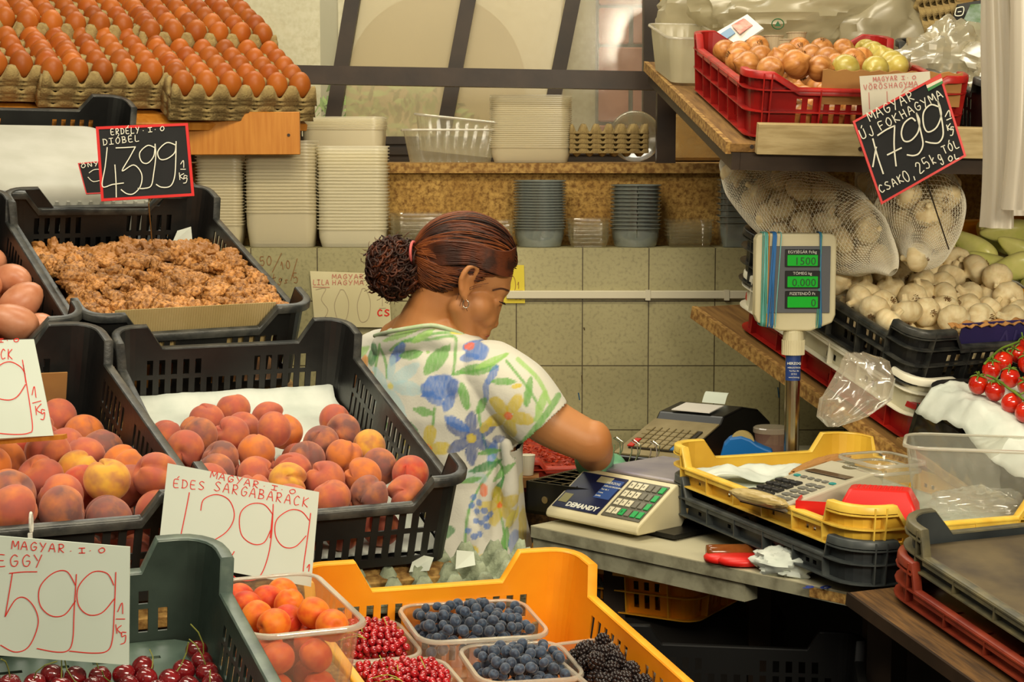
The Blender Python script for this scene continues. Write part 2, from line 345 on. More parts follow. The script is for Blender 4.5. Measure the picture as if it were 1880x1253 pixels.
# pink brick pier outside the right pane
xb0 = P(1098, 0, 5.4).x; xb1 = P(1260, 0, 5.4).x; s = MB(); s.box(((xb0 + xb1) / 2, 5.52, 1.7), (xb1 - xb0, .2, 3.4)); pier = tag(s.build('brick_pier', M_mort), 'pink brick wall pier outside the right window pane', 'wall')
s = MB(); zz = .9; k = 0
while zz < 3.0:
    xx = xb0 - (.11 if k % 2 else 0)
    while xx < xb1:
        x0 = max(xx, xb0); x1 = min(xx + .205, xb1)
        if x1 - x0 > .03: s.box(((x0 + x1) / 2, 5.41, zz + .036 * 1.6), (x1 - x0 - .007, .03, .105), bev=.004)
        xx += .212
    zz += .115; k += 1
s.build('bricks', M_pinkbrick, pier)
b = MB(); b.box((P(1080, 0, 5.55).x, 5.6, 1.7), (.16, .1, 3.4)); tag(b.build('render_strip', M_cream), 'pale rendered strip of wall beside the pink bricks', 'wall')
# cable duct on the tiles
z5 = P(0, 541, YW).z; b = MB(); x0 = P(930, 0, YW).x; x1 = 1.2
b.box(((x0 + x1) / 2, YW - .006, z5), (x1 - x0, .012, px2m(15, YW)), bev=.002)
for xx in (P(1193, 0, YW).x, P(1340, 0, YW).x): b.box((xx, YW - .008, z5 - .001), (.012, .012, px2m(19, YW)))
tag(b.build('cable_duct', mat('white_duct', '#cfc8ae', .5)), 'slim white cable duct running across the beige tiles', 'cable duct')
# ------------------------------------------------------------------ steel rail of the stall, with the post under it
YR = 4.44
a0 = P(500, 137, YR); a1 = P(1192, 149, YR)
hs = px2m(33, YR) / 2
rail = MB()
v = []
for pnt in (Vector((P(520, 0, YR).x, YR, a0.z)), Vector((a1.x + .02, YR, a1.z))):
    for sy, sz in ((-1, -1), (1, -1), (1, 1), (-1, 1)): v.append((pnt.x, pnt.y + sy * .03, pnt.z + sz * hs))
rail.add(v, [(0, 1, 2, 3), (7, 6, 5, 4), (0, 4, 5, 1), (1, 5, 6, 2), (2, 6, 7, 3), (3, 7, 4, 0)])
rail_o = rail.build('stall_frame', M_dmetal)
tag(rail_o, 'dark steel tube frame carrying the stall shelves in front of the window', 'frame')
b = MB(); b.box((P(1222, 250, YR).x, YR, (a1.z + zs + .024) / 2), (px2m(34, YR), .045, a1.z - zs - .024)); b.build('post', M_dmetal, rail_o)
b = MB(); b.box((P(535, 0, YR + .06).x, YR + .055, (a0.z + zs + .024) / 2), (.04, .04, a0.z - zs - .024)); b.build('post', M_dmetal, rail_o)
# ================================================================== plastic crates
def crate_path(W, L, r, n=5):
    """perimeter stations: (x, y, nx, ny, side, distance from the nearest corner)"""
    S = []
    hw, hl = W / 2, L / 2
    corners = [(-hw + r, -hl + r, 180), (hw - r, -hl + r, 270), (hw - r, hl - r, 0), (-hw + r, hl - r, 90)]
    def arc(c):
        cx, cy, a0 = c
        return [(cx + r * math.cos(R(a0 + 90 * i / n)), cy + r * math.sin(R(a0 + 90 * i / n)), math.cos(R(a0 + 90 * i / n)), math.sin(R(a0 + 90 * i / n)), 'c', 0) for i in range(n + 1)]
    return corners, arc
def make_crate(name, W, L, Hc, Hd, s1, s2, t, r=.035, taper=.010, style='black', mw=M_black, mr=M_rimblk, mb=None, pitch=.0105, floor_slots=True):
    """walls with real slots + rim + base; origin at base centre, the long side along y"""
    corners, arc = crate_path(W, L, r)
    hw, hl = W / 2, L / 2
    def hS(d): return Hc if d <= s1 else (Hd if d >= s2 else Hc + (Hd - Hc) * (d - s1) / (s2 - s1))
    def hL(d): return Hc if d <= t else (Hd if d >= t + .012 else Hc + (Hd - Hc) * (d - t) / .012)
    def side_stations(length, kind):
        n = max(4, int(round((length - 2 * r) / pitch / 2)) * 2); ds = [r + (length - 2 * r) * i / n for i in range(n + 1)]
        out = []; br = (s1, s2) if kind == 'S' else (t, t + .012)
        for d in ds: out.append((d, 'n'))
        return out, n, br
    st = []   # x,y,nx,ny,h,slot flag for the cell that follows
    def run(kind, fx):
        length = W if kind == 'S' else L
        o, n, br = side_stations(length, kind)
        extra = [(b_, 'x') for b_ in br] + [(length - b_, 'x') for b_ in br]
        allp = sorted([d for d, _ in o] + [e for e, _ in extra if min(abs(e - d) for d, _ in o) > 1e-4]); step = (length - 2 * r) / n
        for d in allp[:-1] if False else allp:
            dm = min(d, length - d); h = hS(dm) if kind == 'S' else hL(dm)
            idx = int((d - r + 1e-6) / step); slot = (idx % 2 == 1)
            f = d / length
            if kind == 'S':
                up = slot and (.14 < f < .40 or .60 < f < .86); lo = slot and .1 < f < .9
            else:
                g = (idx // 2) % 8
                up = slot and g < 6 and .1 < f < .9; lo = up
            if style == 'ribbed':
                if kind == 'S': up = slot and .2 < f < .8; lo = up
                else: g = (idx // 2) % 8; up = slot and g < 6 and .1 < f < .9; lo = up
            if style == 'solid': up = lo = False
            if style == 'tray': up = False; lo = slot and (idx // 2) % 6 in (1, 2) and .15 < f < .85
            x, y, nx, ny = fx(d); st.append((x, y, nx, ny, h, up, lo))
    run('S', lambda d: (-hw + d, -hl, 0, -1))
    st.pop();
    for q in arc((hw - r, -hl + r, 270)): st.append((q[0], q[1], q[2], q[3], Hc, False, False))
    st.pop(); run('L', lambda d: (hw, -hl + d, 1, 0)); st.pop()
    for q in arc((hw - r, hl - r, 0)): st.append((q[0], q[1], q[2], q[3], Hc, False, False))
    st.pop(); run('S', lambda d: (hw - d, hl, 0, 1)); st.pop()
    for q in arc((-hw + r, hl - r, 90)): st.append((q[0], q[1], q[2], q[3], Hc, False, False))
    st.pop(); run('L', lambda d: (-hw, hl - d, -1, 0)); st.pop()
    for q in arc((-hw + r, -hl + r, 180)): st.append((q[0], q[1], q[2], q[3], Hc, False, False))
    st.pop()
    n = len(st)
    zr = [0, .014, Hd * .50, Hd * .57, Hd - .020] if style != 'tray' else [0, .010, Hd * .45, Hd * .6, Hd - .008]
    def off(z): return (z / Hc - 1) * taper
    V = []
    for (x, y, nx, ny, h, up, lo) in st:
        for z in zr + [h]: V.append((x + nx * off(z), y + ny * off(z), z))
    F = []; k = len(zr) + 1
    for i in range(n):
        j = (i + 1) % n
        for q in range(k - 1):
            if q == 1 and st[i][6]: continue
            if q == 3 and st[i][5]: continue
            F.append((i * k + q, j * k + q, j * k + q + 1, i * k + q + 1))
    root = cam_mesh(name, V, F, mw)
    mod(root, 'SOLIDIFY', thickness=.0028, offset=-1)
    # rim: a folded flange that follows the wavy top edge
    prof = [(-.0035, -.001), (-.002, .001), (.009, .001), (.011, -.001), (.011, -.012), (.009, -.012), (.008, -.003), (.0005, -.003)]
    V = []; F = []; m = len(prof)
    for (x, y, nx, ny, h, up, lo) in st:
        for (a, z) in prof: V.append((x + nx * (a + off(h)), y + ny * (a + off(h)), h + z))
    for i in range(n):
        j = (i + 1) % n
        for q in range(m): q2 = (q + 1) % m; F.append((i * m + q, j * m + q, j * m + q2, i * m + q2))
    autosmooth(cam_mesh('rim', V, F, mr, parent=root), 50)
    # base
    V = []; F = []
    nx_, ny_ = 16, 24; ix, iy = hw - taper - .004, hl - taper - .004
    xs = np.linspace(-ix, ix, nx_ + 1); ys = np.linspace(-iy, iy, ny_ + 1)
    for yy in ys:
        for xx in xs:
            # round the four corners
            cx_ = max(0, abs(xx) - (ix - r)); cy_ = max(0, abs(yy) - (iy - r)); q = math.hypot(cx_, cy_)
            s_ = (max(cx_, cy_) / q if q > 1e-9 else 1)
            V.append((math.copysign(abs(xx) - cx_ + cx_ * s_, xx), math.copysign(abs(yy) - cy_ + cy_ * s_, yy), .003))
    for a in range(ny_):
        for c in range(nx_):
            if floor_slots and a % 3 == 1 and c % 2 == 1 and 0 < c < nx_ - 1: 
                i0 = a * (nx_ + 1) + c; q = len(V)
                p00 = Vector(V[i0]); p10 = Vector(V[i0 + 1]); p01 = Vector(V[i0 + nx_ + 1]); p11 = Vector(V[i0 + nx_ + 2])
                V += [tuple(p00.lerp(p01, .38)), tuple(p10.lerp(p11, .38)), tuple(p00.lerp(p01, .62)), tuple(p10.lerp(p11, .62))]
                F.append((i0, i0 + 1, q + 1, q)); F.append((q + 2, q + 3, i0 + nx_ + 2, i0 + nx_ + 1)); continue
            i0 = a * (nx_ + 1) + c; F.append((i0, i0 + 1, i0 + nx_ + 2, i0 + nx_ + 1))
    base = cam_mesh('base', V, F, mb or mw, parent=root); mod(base, 'SOLIDIFY', thickness=.003, offset=0)
    if style in ('ribbed', 'tray', 'solid'):
        # outside ribs and flanges
        rb = MB(); d = .013
        zf = [.003, Hd * .53, Hd - .004] if style == 'ribbed' else [.003, Hd - .003]
        def ring(z, only_corner=False):
            Vv = []; Ff = []
            for (x, y, nx, ny, h, up, lo) in st:
                for a, zz in ((0, -.0012), (d, -.0012), (d, .0012), (0, .0012)): Vv.append((x + nx * (a + off(z)), y + ny * (a + off(z)), z + zz))
            for i in range(n):
                j = (i + 1) % n
                if only_corner and (st[i][4] < z or st[j][4] < z): continue
                for q in range(4): q2 = (q + 1) % 4; Ff.append((i * 4 + q, j * 4 + q, j * 4 + q2, i * 4 + q2))
            rb.add(Vv, Ff)
        for z in zf: ring(z)
        if Hc - Hd > .03: ring((Hc + Hd) / 2 + .002, True)
        # fins
        acc = 0; last = None; fins = []
        for i in range(n):
            x, y, nx, ny, h, up, lo = st[i]
            if last is not None: acc += math.hypot(x - last[0], y - last[1])
            last = (x, y)
            if acc > .085 or i == 0: fins.append(i); acc = 0
        for i in fins:
            x, y, nx, ny, h, up, lo = st[i]; tx, ty = -ny, nx; ww = .0012; v = []
            for z in (0.002, h - .002):
                for a, s_ in ((0, -ww), (d, -ww), (d, ww), (0, ww)): v.append((x + nx * (a + off(z)) + tx * s_, y + ny * (a + off(z)) + ty * s_, z))
            rb.add(v, [(3, 2, 1, 0), (4, 5, 6, 7), (0, 1, 5, 4), (1, 2, 6, 5), (2, 3, 7, 6), (3, 0, 4, 7)])
        rb.build('ribs', mr, root)
    root['dims'] = (W, L, Hc, Hd); return root
# pose of each crate: base centre, tilt, roll, turn
POSE = {
 'walnut': xform((-.694, 3.389, 1.295), 19.5, -.6, 28.3), 'peachR': xform((-.381, 2.831, 1.097), 17.6, -.1, 23.4),
 'berry': xform((-.021, 2.179, .857), 8.0, 1.4, 22.1), 'peachL': xform((-.717, 2.476, 1.12), 15.7, .7, 27.8),
 'potato': xform((-1.055, 3.195, 1.291), 19.5, -.6, 28.3), 'cherry': xform((-.403, 1.55, .993), 12.9, .1, 22.8) @ Matrix.Translation((0, 0, .048)),
 'upper': xform((-.975, 3.83, 1.494), 24.0, .5, 30.0), 'onion': xform((.608, 3.609, 1.697), 11.0, 1.1, 4.7),
 'garlic': xform((.779, 3.648, 1.274), 16.8, -.4, 26.7), 'calc': xform((.592, 3.077, 1.008), 1.3, .8, 23.3),
 'frontR': xform((0.882, 2.488, .957), 10.3, -.1, 23.3)}
def put_crate(key, name, label, cat, *a, **k):
    o = make_crate(name, *a, **k); o.matrix_world = POSE[key]; tag(o, label, cat); del o['dims']; return o
# ================================================================== crates on the left stall
ORD = ['first', 'second', 'third', 'fourth', 'fifth', 'sixth', 'seventh', 'eighth', 'ninth', 'tenth', 'eleventh', 'twelfth', 'thirteenth', 'fourteenth', 'fifteenth', 'sixteenth', 'seventeenth', 'eighteenth', 'nineteenth', 'twentieth']
c_walnut = put_crate('walnut', 'plastic_crate', 'black slotted plastic crate holding the shelled walnuts', 'crate', .40, .60, .165, .125, .064, .094, .072)
c_peachR = put_crate('peachR', 'plastic_crate', 'black plastic crate of peaches with white tissue, beside the woman', 'crate', .40, .60, .149, .109, .055, .081, .069)
c_peachL = put_crate('peachL', 'plastic_crate', 'black plastic crate of peaches at the left edge, above the 599 sign', 'crate', .40, .60, .162, .128, .07, .092, .077)
c_potato = put_crate('potato', 'plastic_crate', 'black plastic crate of pink potatoes left of the walnuts', 'crate', .40, .60, .165, .125, .056, .087, .059)
c_upper = put_crate('upper', 'plastic_crate', 'black plastic crate under the egg trays with a white lid in it', 'crate', .42, .50, .165, .129, .072, .10, .064)
c_cherry = put_crate('cherry', 'plastic_crate', 'dark green plastic crate of cherries in the lower left corner', 'crate', .40, .60, .114, .080, .057, .073, .057, mw=M_blkgrn, mr=M_rimgrn, mb=mat('green_grey_base', '#4a5c50', .45, '#5d6f62', 30))
c_berry = put_crate('berry', 'plastic_crate', 'bright orange plastic crate holding the berry punnets', 'crate', .40, .60, .166, .124, .079, .104, .067, mw=M_orange, mr=M_rimora)
# sloping shelves under each row of crates, on posts
def shelf(name, key, x0, x1, y0, y1, label, th=.018, m=None, z=-.014, legs=True):
    M = POSE[key]; s = MB(); s.box(((x0 + x1) / 2, (y0 + y1) / 2, z - th / 2), (x1 - x0, y1 - y0, th), bev=.002)
    o = s.build(name, m or M_osb, mat=M); tag(o, label, 'shelf')
    if legs:
        Mi = M.inverted(); 
        for (lx, ly) in ((x0 + .04, y0 + .05), (x1 - .04, y0 + .05), (x0 + .04, y1 - .05), (x1 - .04, y1 - .05)):
            wp = M @ Vector((lx, ly, z - th)); q = MB(); q.box((wp.x, wp.y, wp.z / 2), (.035, .035, wp.z)); lo = q.build('leg', M_dmetal); lo.parent = o; lo.matrix_parent_inverse = M.inverted()
    return o
shelf('shelf_board', 'walnut', -.85, .205, -.31, .30, 'chipboard shelf under the walnut and potato crates')
shelf('shelf_board', 'peachR', -.21, .205, -.31, .30, 'chipboard shelf under the peach crate beside the woman')
shelf('shelf_board', 'peachL', -.62, .205, -.31, .28, 'chipboard shelf under the peach crate at the left edge')
shelf('shelf_board', 'berry', -.26, .205, -.31, .30, 'chipboard shelf under the orange crate of berries')
shelf('shelf_board', 'cherry', -.5, .205, -.31, .30, 'chipboard shelf under the dark green cherry crate')
shelf('shelf_board', 'upper', -.6, .21, -.10, .24, 'chipboard shelf under the crate with the white lid')
# ------------------------------------------------------------------ placing things in a crate
def loc_px(M, x, y, zf):
    Mi = M.inverted(); o = Mi @ Vector((0, 0, CAMZ)); d = Mi.to_3x3() @ ray(x, y); z = zf(0, 0); p = None
    for _ in range(14):
        t = (z - o.z) / d.z; p = o + d * t; z = .5 * z + .5 * zf(p.x, p.y)
    return p
def relax(pts, rad, lo, hi, it=80, fixz=.5):
    p = np.array([list(q) for q in pts], float); r = np.array(rad, float); lo = np.array(lo); hi = np.array(hi)
    for _ in range(it):
        d = p[:, None] - p[None]; L = np.sqrt((d ** 2).sum(-1)) + 1e-9; s = r[:, None] + r[None]; ov = np.clip(s - L, 0, None); np.fill_diagonal(ov, 0)
        if ov.max() < 1e-4: break
        p += (d / L[..., None] * (ov * .35)[..., None]).sum(1); p = np.maximum(np.minimum(p, hi - r[:, None]), lo + r[:, None])
    return [Vector(q) for q in p]
def rndrot(rg=None):
    q = np.random.normal(size=4); q /= np.linalg.norm(q); from mathutils import Quaternion
    return Quaternion(q).to_matrix().to_4x4()
def sph_mesh(name, fn, n, m, mt, mats=None):
    """closed sphere-like mesh; fn maps a unit direction to a point"""
    s = MB(); s.sphere((0, 0, 0), 1, n, m); v = [fn(Vector(p)) for p in s.v]
    me = bpy.data.meshes.new(name); me.from_pydata([tuple(p) for p in v], [], s.f)
    for q in (mats or [mt]): me.materials.append(q)
    me.polygons.foreach_set('use_smooth', [True] * len(me.polygons)); return me
def fruit_mat(name, second, third, scale=14, sheen=.35, rough=.6, sheentint='#e8b0a0'):
    m = bpy.data.materials.new(name); m.use_nodes = True; nt = m.node_tree; N = nt.nodes; L = nt.links; b = N['Principled BSDF']
    oi = N.new('ShaderNodeObjectInfo'); tc = N.new('ShaderNodeTexCoord')
    cx = N.new('ShaderNodeVectorMath'); cx.operation = 'SCALE'; cb = N.new('ShaderNodeCombineXYZ')
    for i in range(3): L.new(oi.outputs['Random'], cb.inputs[i])
    L.new(cb.outputs[0], cx.inputs[0]); cx.inputs['Scale'].default_value = 51; ad = N.new('ShaderNodeVectorMath'); L.new(tc.outputs['Object'], ad.inputs[0]); L.new(cx.outputs[0], ad.inputs[1])
    no = N.new('ShaderNodeTexNoise'); no.inputs['Scale'].default_value = scale; no.inputs['Detail'].default_value = 3; L.new(ad.outputs[0], no.inputs['Vector'])
    rp = N.new('ShaderNodeValToRGB'); rp.color_ramp.elements[0].position = .42; rp.color_ramp.elements[1].position = .78; rp.color_ramp.elements[0].color = (0, 0, 0, 1); rp.color_ramp.elements[1].color = (1, 1, 1, 1); L.new(no.outputs[0], rp.inputs[0])
    mx = N.new('ShaderNodeMixRGB'); L.new(rp.outputs[0], mx.inputs[0]); L.new(oi.outputs['Color'], mx.inputs[1]); mx.inputs[2].default_value = lin(second)
    n2 = N.new('ShaderNodeTexNoise'); n2.inputs['Scale'].default_value = scale * 1.3; n2.inputs['Detail'].default_value = 2; L.new(ad.outputs[0], n2.inputs['Vector'])
    r2 = N.new('ShaderNodeValToRGB'); r2.color_ramp.elements[0].position = .42; r2.color_ramp.elements[1].position = .70; r2.color_ramp.elements[0].color = (0, 0, 0, 1); r2.color_ramp.elements[1].color = (.65, .65, .65, 1); L.new(n2.outputs[0], r2.inputs[0])
    m2 = N.new('ShaderNodeMixRGB'); L.new(r2.outputs[0], m2.inputs[0]); L.new(mx.outputs[0], m2.inputs[1]); m2.inputs[2].default_value = lin(third)
    L.new(m2.outputs[0], b.inputs['Base Color']); b.inputs['Roughness'].default_value = rough; b.inputs['Sheen Weight'].default_value = sheen; b.inputs['Sheen Tint'].default_value = lin(sheentint); b.inputs['Specular IOR Level'].default_value = .25
    return m
M_peach = fruit_mat('peach_skin', '#cf7a40', '#94544c', 1.2, .45, .75)
M_apricot = fruit_mat('apricot_skin', '#e8741c', '#c8341a', 1.1, .2, .5, '#ffc090')
M_stem = mat('brown_stem', '#6a4a22', .8)
def peach_fn(flat=.93, cleft=.19, tip=0):
    def f(d):
        th = math.atan2(d.y, d.x); el = math.asin(max(-1, min(1, d.z))); c = (math.exp(-(th / .20) ** 2) - .35 * math.exp(-((abs(th) - .5) / .35) ** 2)) * max(0, math.cos(el)) ** .5
        dim = math.exp(-((math.pi / 2 - el) / .30) ** 2); r = 1 - cleft * c - .22 * dim + tip * math.exp(-((math.pi / 2 + el) / .3) ** 2)
        return Vector((d.x * r, d.y * r, d.z * r * flat))
    return f
me_peach = sph_mesh('peach', peach_fn(), 44, 24, M_peach)
PC = {'rose': ('#b25a46', 'rosy red'), 'dusky': ('#75504a', 'dusky plum-red'), 'amber': ('#cf7430', 'orange-yellow blushed'), 'yellow': ('#d6a03c', 'yellow'), 'red': ('#b8442f', 'bright red')}
def place_fruit(nm, me, M, pts, r, cols, labels, cat, group, tilt=None, vary=.06):
    out = []
    for i, (p, c, lb) in enumerate(zip(pts, cols, labels)):
        o = bpy.data.objects.new(nm, me); COL.objects.link(o); s = r[i] * (1 + random.uniform(-vary, 0))
        o.matrix_world = M @ Matrix.Translation(p) @ (tilt(i) if tilt else rndrot()) @ Matrix.Diagonal((s, s, s, 1)); o.color = lin(c); tag(o, lb, cat, group); out.append(o)
    return out
def order_labels(pts, fmt, nrow=6, words=None, front='front'):
    ys = [p.y for p in pts]; lo, hi = min(ys), max(ys) + 1e-6; row = [int((y - lo) / (hi - lo) * nrow) for y in ys]; lab = [None] * len(pts)
    for r_ in range(nrow):
        idx = sorted([i for i in range(len(pts)) if row[i] == r_], key=lambda i: pts[i].x)
        for k, i in enumerate(idx): lab[i] = fmt.format(w=words[i] if words else '', col=ORD[min(k, 19)], row=ORD[r_])
    return lab
def px_pile(M, lst, ox, oy, sc, zf, r, lo, hi, under=None):
    pts = [loc_px(M, ox + a / sc, oy + b / sc, zf) for a, b in lst]; n = len(pts)
    if under:
        for q in under: pts.append(Vector(q))
    pts = relax(pts, [r] * len(pts), lo, hi); return pts
def under_layer(pts_n, M, lst, ox, oy, sc, zf, r, step, dims):
    # fruit under the visible ones where the heap is deep
    out = []; W, L = dims
    y = -L / 2 + r + .006
    while y < L / 2:
        x = -W / 2 + r + .006
        while x < W / 2 - r:
            if zf(x, y) > 2.1 * r: out.append((x + random.uniform(-.002, .002), y, r + .006))
            x += step
        y += step
    return out
A = [(500,125,'rose'),(315,200,'rose'),(755,195,'rose'),(230,290,'dusky'),(570,265,'rose'),(890,325,'amber'),(40,330,'rose'),(475,370,'rose'),(250,410,'dusky'),(750,385,'rose'),(1235,205,'rose'),(1285,300,'dusky'),(1115,410,'dusky'),(1450,425,'yellow'),(1300,485,'amber'),(1580,560,'dusky'),(1405,610,'amber'),(1040,500,'dusky'),(655,480,'amber'),(400,505,'dusky'),(205,490,'rose'),(430,620,'dusky'),(660,610,'rose'),(910,570,'rose'),(915,690,'yellow'),(1165,655,'rose'),(1670,680,'red'),(1245,780,'rose'),(1475,770,'dusky'),(1720,850,'rose'),(1050,880,'rose'),(700,760,'rose'),(450,740,'amber'),(260,700,'rose')]
rP = .0295
zfA = lambda x, y: rP + .012 + max(0, min(.062, (.13 - y) * .19))
M = POSE['peachR']; lst = [(a, b) for a, b, c in A]
pts = px_pile(M, lst, 300, 720, 3.917, zfA, rP, (-.186, -.287, .010), (.186, .287, .3), under_layer(0, M, lst, 0, 0, 1, zfA, rP, .06, (.36, .56)))
cols = [c for a, b, c in A] + ['rose'] * (len(pts) - len(A)); nv = len(A)
place_fruit('peach', me_peach, M, pts, [rP] * len(pts), [PC[c][0] for c in cols], order_labels(pts[:nv], '{w} peach, {col} from left, {row} row from front, crate with white tissue', 6, [PC[c][1] for c in cols]) + ['rosy peach in the bottom layer of the crate with white tissue'] * (len(pts) - nv), 'peach', 'peaches in the crate beside the woman')
B = [(630,230,'rose'),(1000,290,'amber'),(700,430,'rose'),(1095,520,'dusky'),(1190,700,'amber'),(90,580,'amber'),(590,650,'rose'),(435,800,'rose'),(870,720,'yellow'),(935,940,'red'),(1330,900,'rose'),(840,560,'rose'),(275,1020,'dusky'),(235,1230,'rose'),(690,980,'rose'),(665,1190,'dusky'),(940,1140,'dusky'),(1150,1060,'yellow'),(1430,1100,'rose'),(1600,960,'rose'),(-90,760,'amber'),(-20,960,'amber'),(-20,1200,'rose'),(280,480,'red'),(430,560,'dusky'),(480,330,'rose'),(-200,560,'rose'),(-250,950,'rose'),(-260,1160,'dusky')]
rB = .0315
zfB = lambda x, y: rB + .012 + max(0, min(.075, (.12 - y) * .22))
M = POSE['peachL']; lst = [(a, b) for a, b, c in B]
pts = px_pile(M, lst, 0, 740, 5.697, zfB, rB, (-.186, -.287, .008), (.186, .287, .3), under_layer(0, M, lst, 0, 0, 1, zfB, rB, .067, (.36, .56)))
cols = [c for a, b, c in B] + ['rose'] * (len(pts) - len(B)); nv = len(B)
place_fruit('peach', me_peach, M, pts, [rB] * len(pts), [PC[c][0] for c in cols], order_labels(pts[:nv], '{w} peach, {col} from left, {row} row from front, crate at left edge', 6, [PC[c][1] for c in cols]) + ['rosy peach in the bottom layer of the crate at the left edge'] * (len(pts) - nv), 'peach', 'peaches in the crate at the left edge')
# tissue sheets in the crates: gently crumpled
def sheet(name, M, x0, x1, y0, y1, zf, m, label, cat, nx=40, ny=50, amp=.004, sc=18, parent=None, th=.0006, seed=0):
    v = []; f = []
    for j in range(ny + 1):
        for i in range(nx + 1):
            x = x0 + (x1 - x0) * i / nx; y = y0 + (y1 - y0) * j / ny; q = mnoise.noise(Vector((x * sc + seed, y * sc, seed))) + .5 * mnoise.noise(Vector((x * sc * 2.7, y * sc * 2.7 + seed, 3)))
            v.append((x, y, zf(x, y) + amp * q))
    for j in range(ny):
        for i in range(nx): a = j * (nx + 1) + i; f.append((a, a + 1, a + nx + 2, a + nx + 1))
    o = cam_mesh(name, v, f, m, True, parent=parent)
    if parent is None: o.matrix_world = M
    mod(o, 'SOLIDIFY', thickness=th)
    if label: tag(o, label, cat)
    return o
sheet('tissue_paper', POSE['peachR'], -.183, .183, -.27, .287, lambda x, y: .010 + max(0, y - .262) * .75 + max(0, abs(x) - .172) * .5, M_tissue, 'white tissue sheet lining the peach crate beside the woman', 'paper', amp=.0035)
sheet('paper_sheet', POSE['peachL'], -.17, .16, -.25, .2, lambda x, y: .008, M_tissue, 'pale paper sheet under the peaches at the left edge', 'paper', amp=.0015)
s = MB(); s.box((.09, .268, .055), (.13, .003, .08), M=Matrix.Rotation(R(0), 4, 'X')); tag(s.build('cardboard_piece', M_card, mat=POSE['peachL']), 'brown cardboard piece leaning on the back wall of the left peach crate', 'cardboard')
# ------------------------------------------------------------------ potatoes
M_pot = mat('pink_potato_skin', '#c98a68', .38, '#b87450', 1.2, 3, rnd=.08)
me_pot = sph_mesh('potato', lambda d: Vector((d.x * 1.35 * (1 + .06 * d.x), d.y * .95 + .05 * d.x * d.x, d.z * .92)), 22, 14, M_pot)
Pl = [(20,730),(35,870),(-10,980),(170,980),(130,1095),(215,1140),(60,1140),(90,1225),(-30,1100),(-90,800),(-80,1250),(-60,900),(-130,1010),(-90,650),(-190,760),(-200,900)]
rp_ = .036; M = POSE['potato']; zfp = lambda x, y: .06 + max(0, min(.05, (.1 - y) * .22))
pts = px_pile(M, Pl, 0, 320, 4.177, zfp, rp_, (-.186, -.287, .008), (.186, .287, .3), under_layer(0, M, Pl, 0, 0, 1, zfp, rp_, .078, (.36, .56)))
nv = len(Pl)
place_fruit('potato', me_pot, M, pts, [rp_ * .93] * len(pts), ['#c98a68'] * len(pts), order_labels(pts[:nv], 'smooth pink potato, {col} from the left, {row} row from the front', 5) + ['smooth pink potato in the bottom layer of its crate'] * (len(pts) - nv), 'potato', 'pink potatoes in the left crate')
# ------------------------------------------------------------------ walnuts
M_nut = mat('walnut_kernel', '#bd8446', .48, '#6e4214', 2.6, 6, .5, rnd=.2, ramp=(.40, .66), bscale=7)
def nut_fn(seed, half=True):
    def f(d):
        th = math.atan2(d.y, d.x); el = math.asin(max(-1, min(1, d.z)))
        r = 1 + .30 * (.5 - abs(mnoise.noise(d * 2.6 + Vector((seed, 0, 0))))) + .16 * math.sin(8 * d.x + 2.5 * math.sin(5 * d.y + seed)) * math.cos(6 * d.y + 2 * d.z + seed) + .08 * mnoise.noise(d * 9 + Vector((0, seed, 0)))
        r -= .26 * math.exp(-(d.y / .13) ** 2)
        p = d * r; z = p.z * .62
        if z < 0: z *= .6
        return Vector((p.x * 1.05, p.y * .86, z))
    return f
me_nuts = [sph_mesh('walnut_half', nut_fn(s_ * 1.7), 34, 22, M_nut) for s_ in range(5)]
M = POSE['walnut']; rn = .0182
def zfw(x, y):
    return .128 - .27 * max(0, y + .06) + .022 * math.exp(-((x - .04) ** 2 + (y - .06) ** 2) / .010) + .010 * math.sin(x * 40) * math.sin(y * 33)
cand = []
rg = random.Random(5); tries = 0
while len(cand) < 640 and tries < 60000:
    tries += 1; x = rg.uniform(-.178, .178); y = rg.uniform(-.266, .255)
    if y > .2 and rg.random() < .5: continue
    lay = rg.choice((0, 0, .009)); p = Vector((x, y, zfw(x, y) + lay))
    if all((p - q).length > .0172 for q in cand): cand.append(p)
wp = [(M @ p, p) for p in cand]; wp.sort(key=lambda t: t[0].y)
from mathutils import Quaternion
def nut_rot(rg):
    t = Quaternion((0, 0, 1), rg.uniform(0, 6.28)); u = Quaternion(Vector((rg.gauss(0, 1), rg.gauss(0, 1), 0)).normalized(), rg.gauss(0, .65)); 
    if rg.random() < .2: u = u @ Quaternion((1, 0, 0), math.pi)
    return (u @ t).to_matrix().to_4x4()
rest = MB()
for i, (wq, p) in enumerate(wp):
    s_ = rn * rg.uniform(.75, 1.12) * (1 if rg.random() > .2 else .7); Mx = Matrix.Translation(p) @ nut_rot(rg) @ Matrix.Diagonal((s_, s_, s_, 1)); me = me_nuts[i % 5]
    if i < 300:
        o = bpy.data.objects.new('walnut_half', me); COL.objects.link(o); o.matrix_world = M @ Mx; tag(o, 'wrinkled shelled walnut half in the black crate below the ERDÉLY blackboard', 'walnut', 'shelled walnuts in the crate')
    else: rest.add([Mx @ v.co for v in me.vertices], [tuple(q.vertices) for q in me.polygons])
n0 = 26; v = []; f = []
for j in range(n0 + 1):
    for i in range(n0 + 1): x = -.182 + .364 * i / n0; y = -.282 + .55 * j / n0; v.append((x, y, zfw(x, y) - .006))
for j in range(n0):
    for i in range(n0): a = j * (n0 + 1) + i; f.append((a, a + 1, a + n0 + 2, a + n0 + 1))
b_ = len(v)
v += [(-.18, -.28, .008), (.18, -.28, .008), (.18, .268, .008), (-.18, .268, .008)]; f.append((b_ + 3, b_ + 2, b_ + 1, b_))
rest.add(v, f)
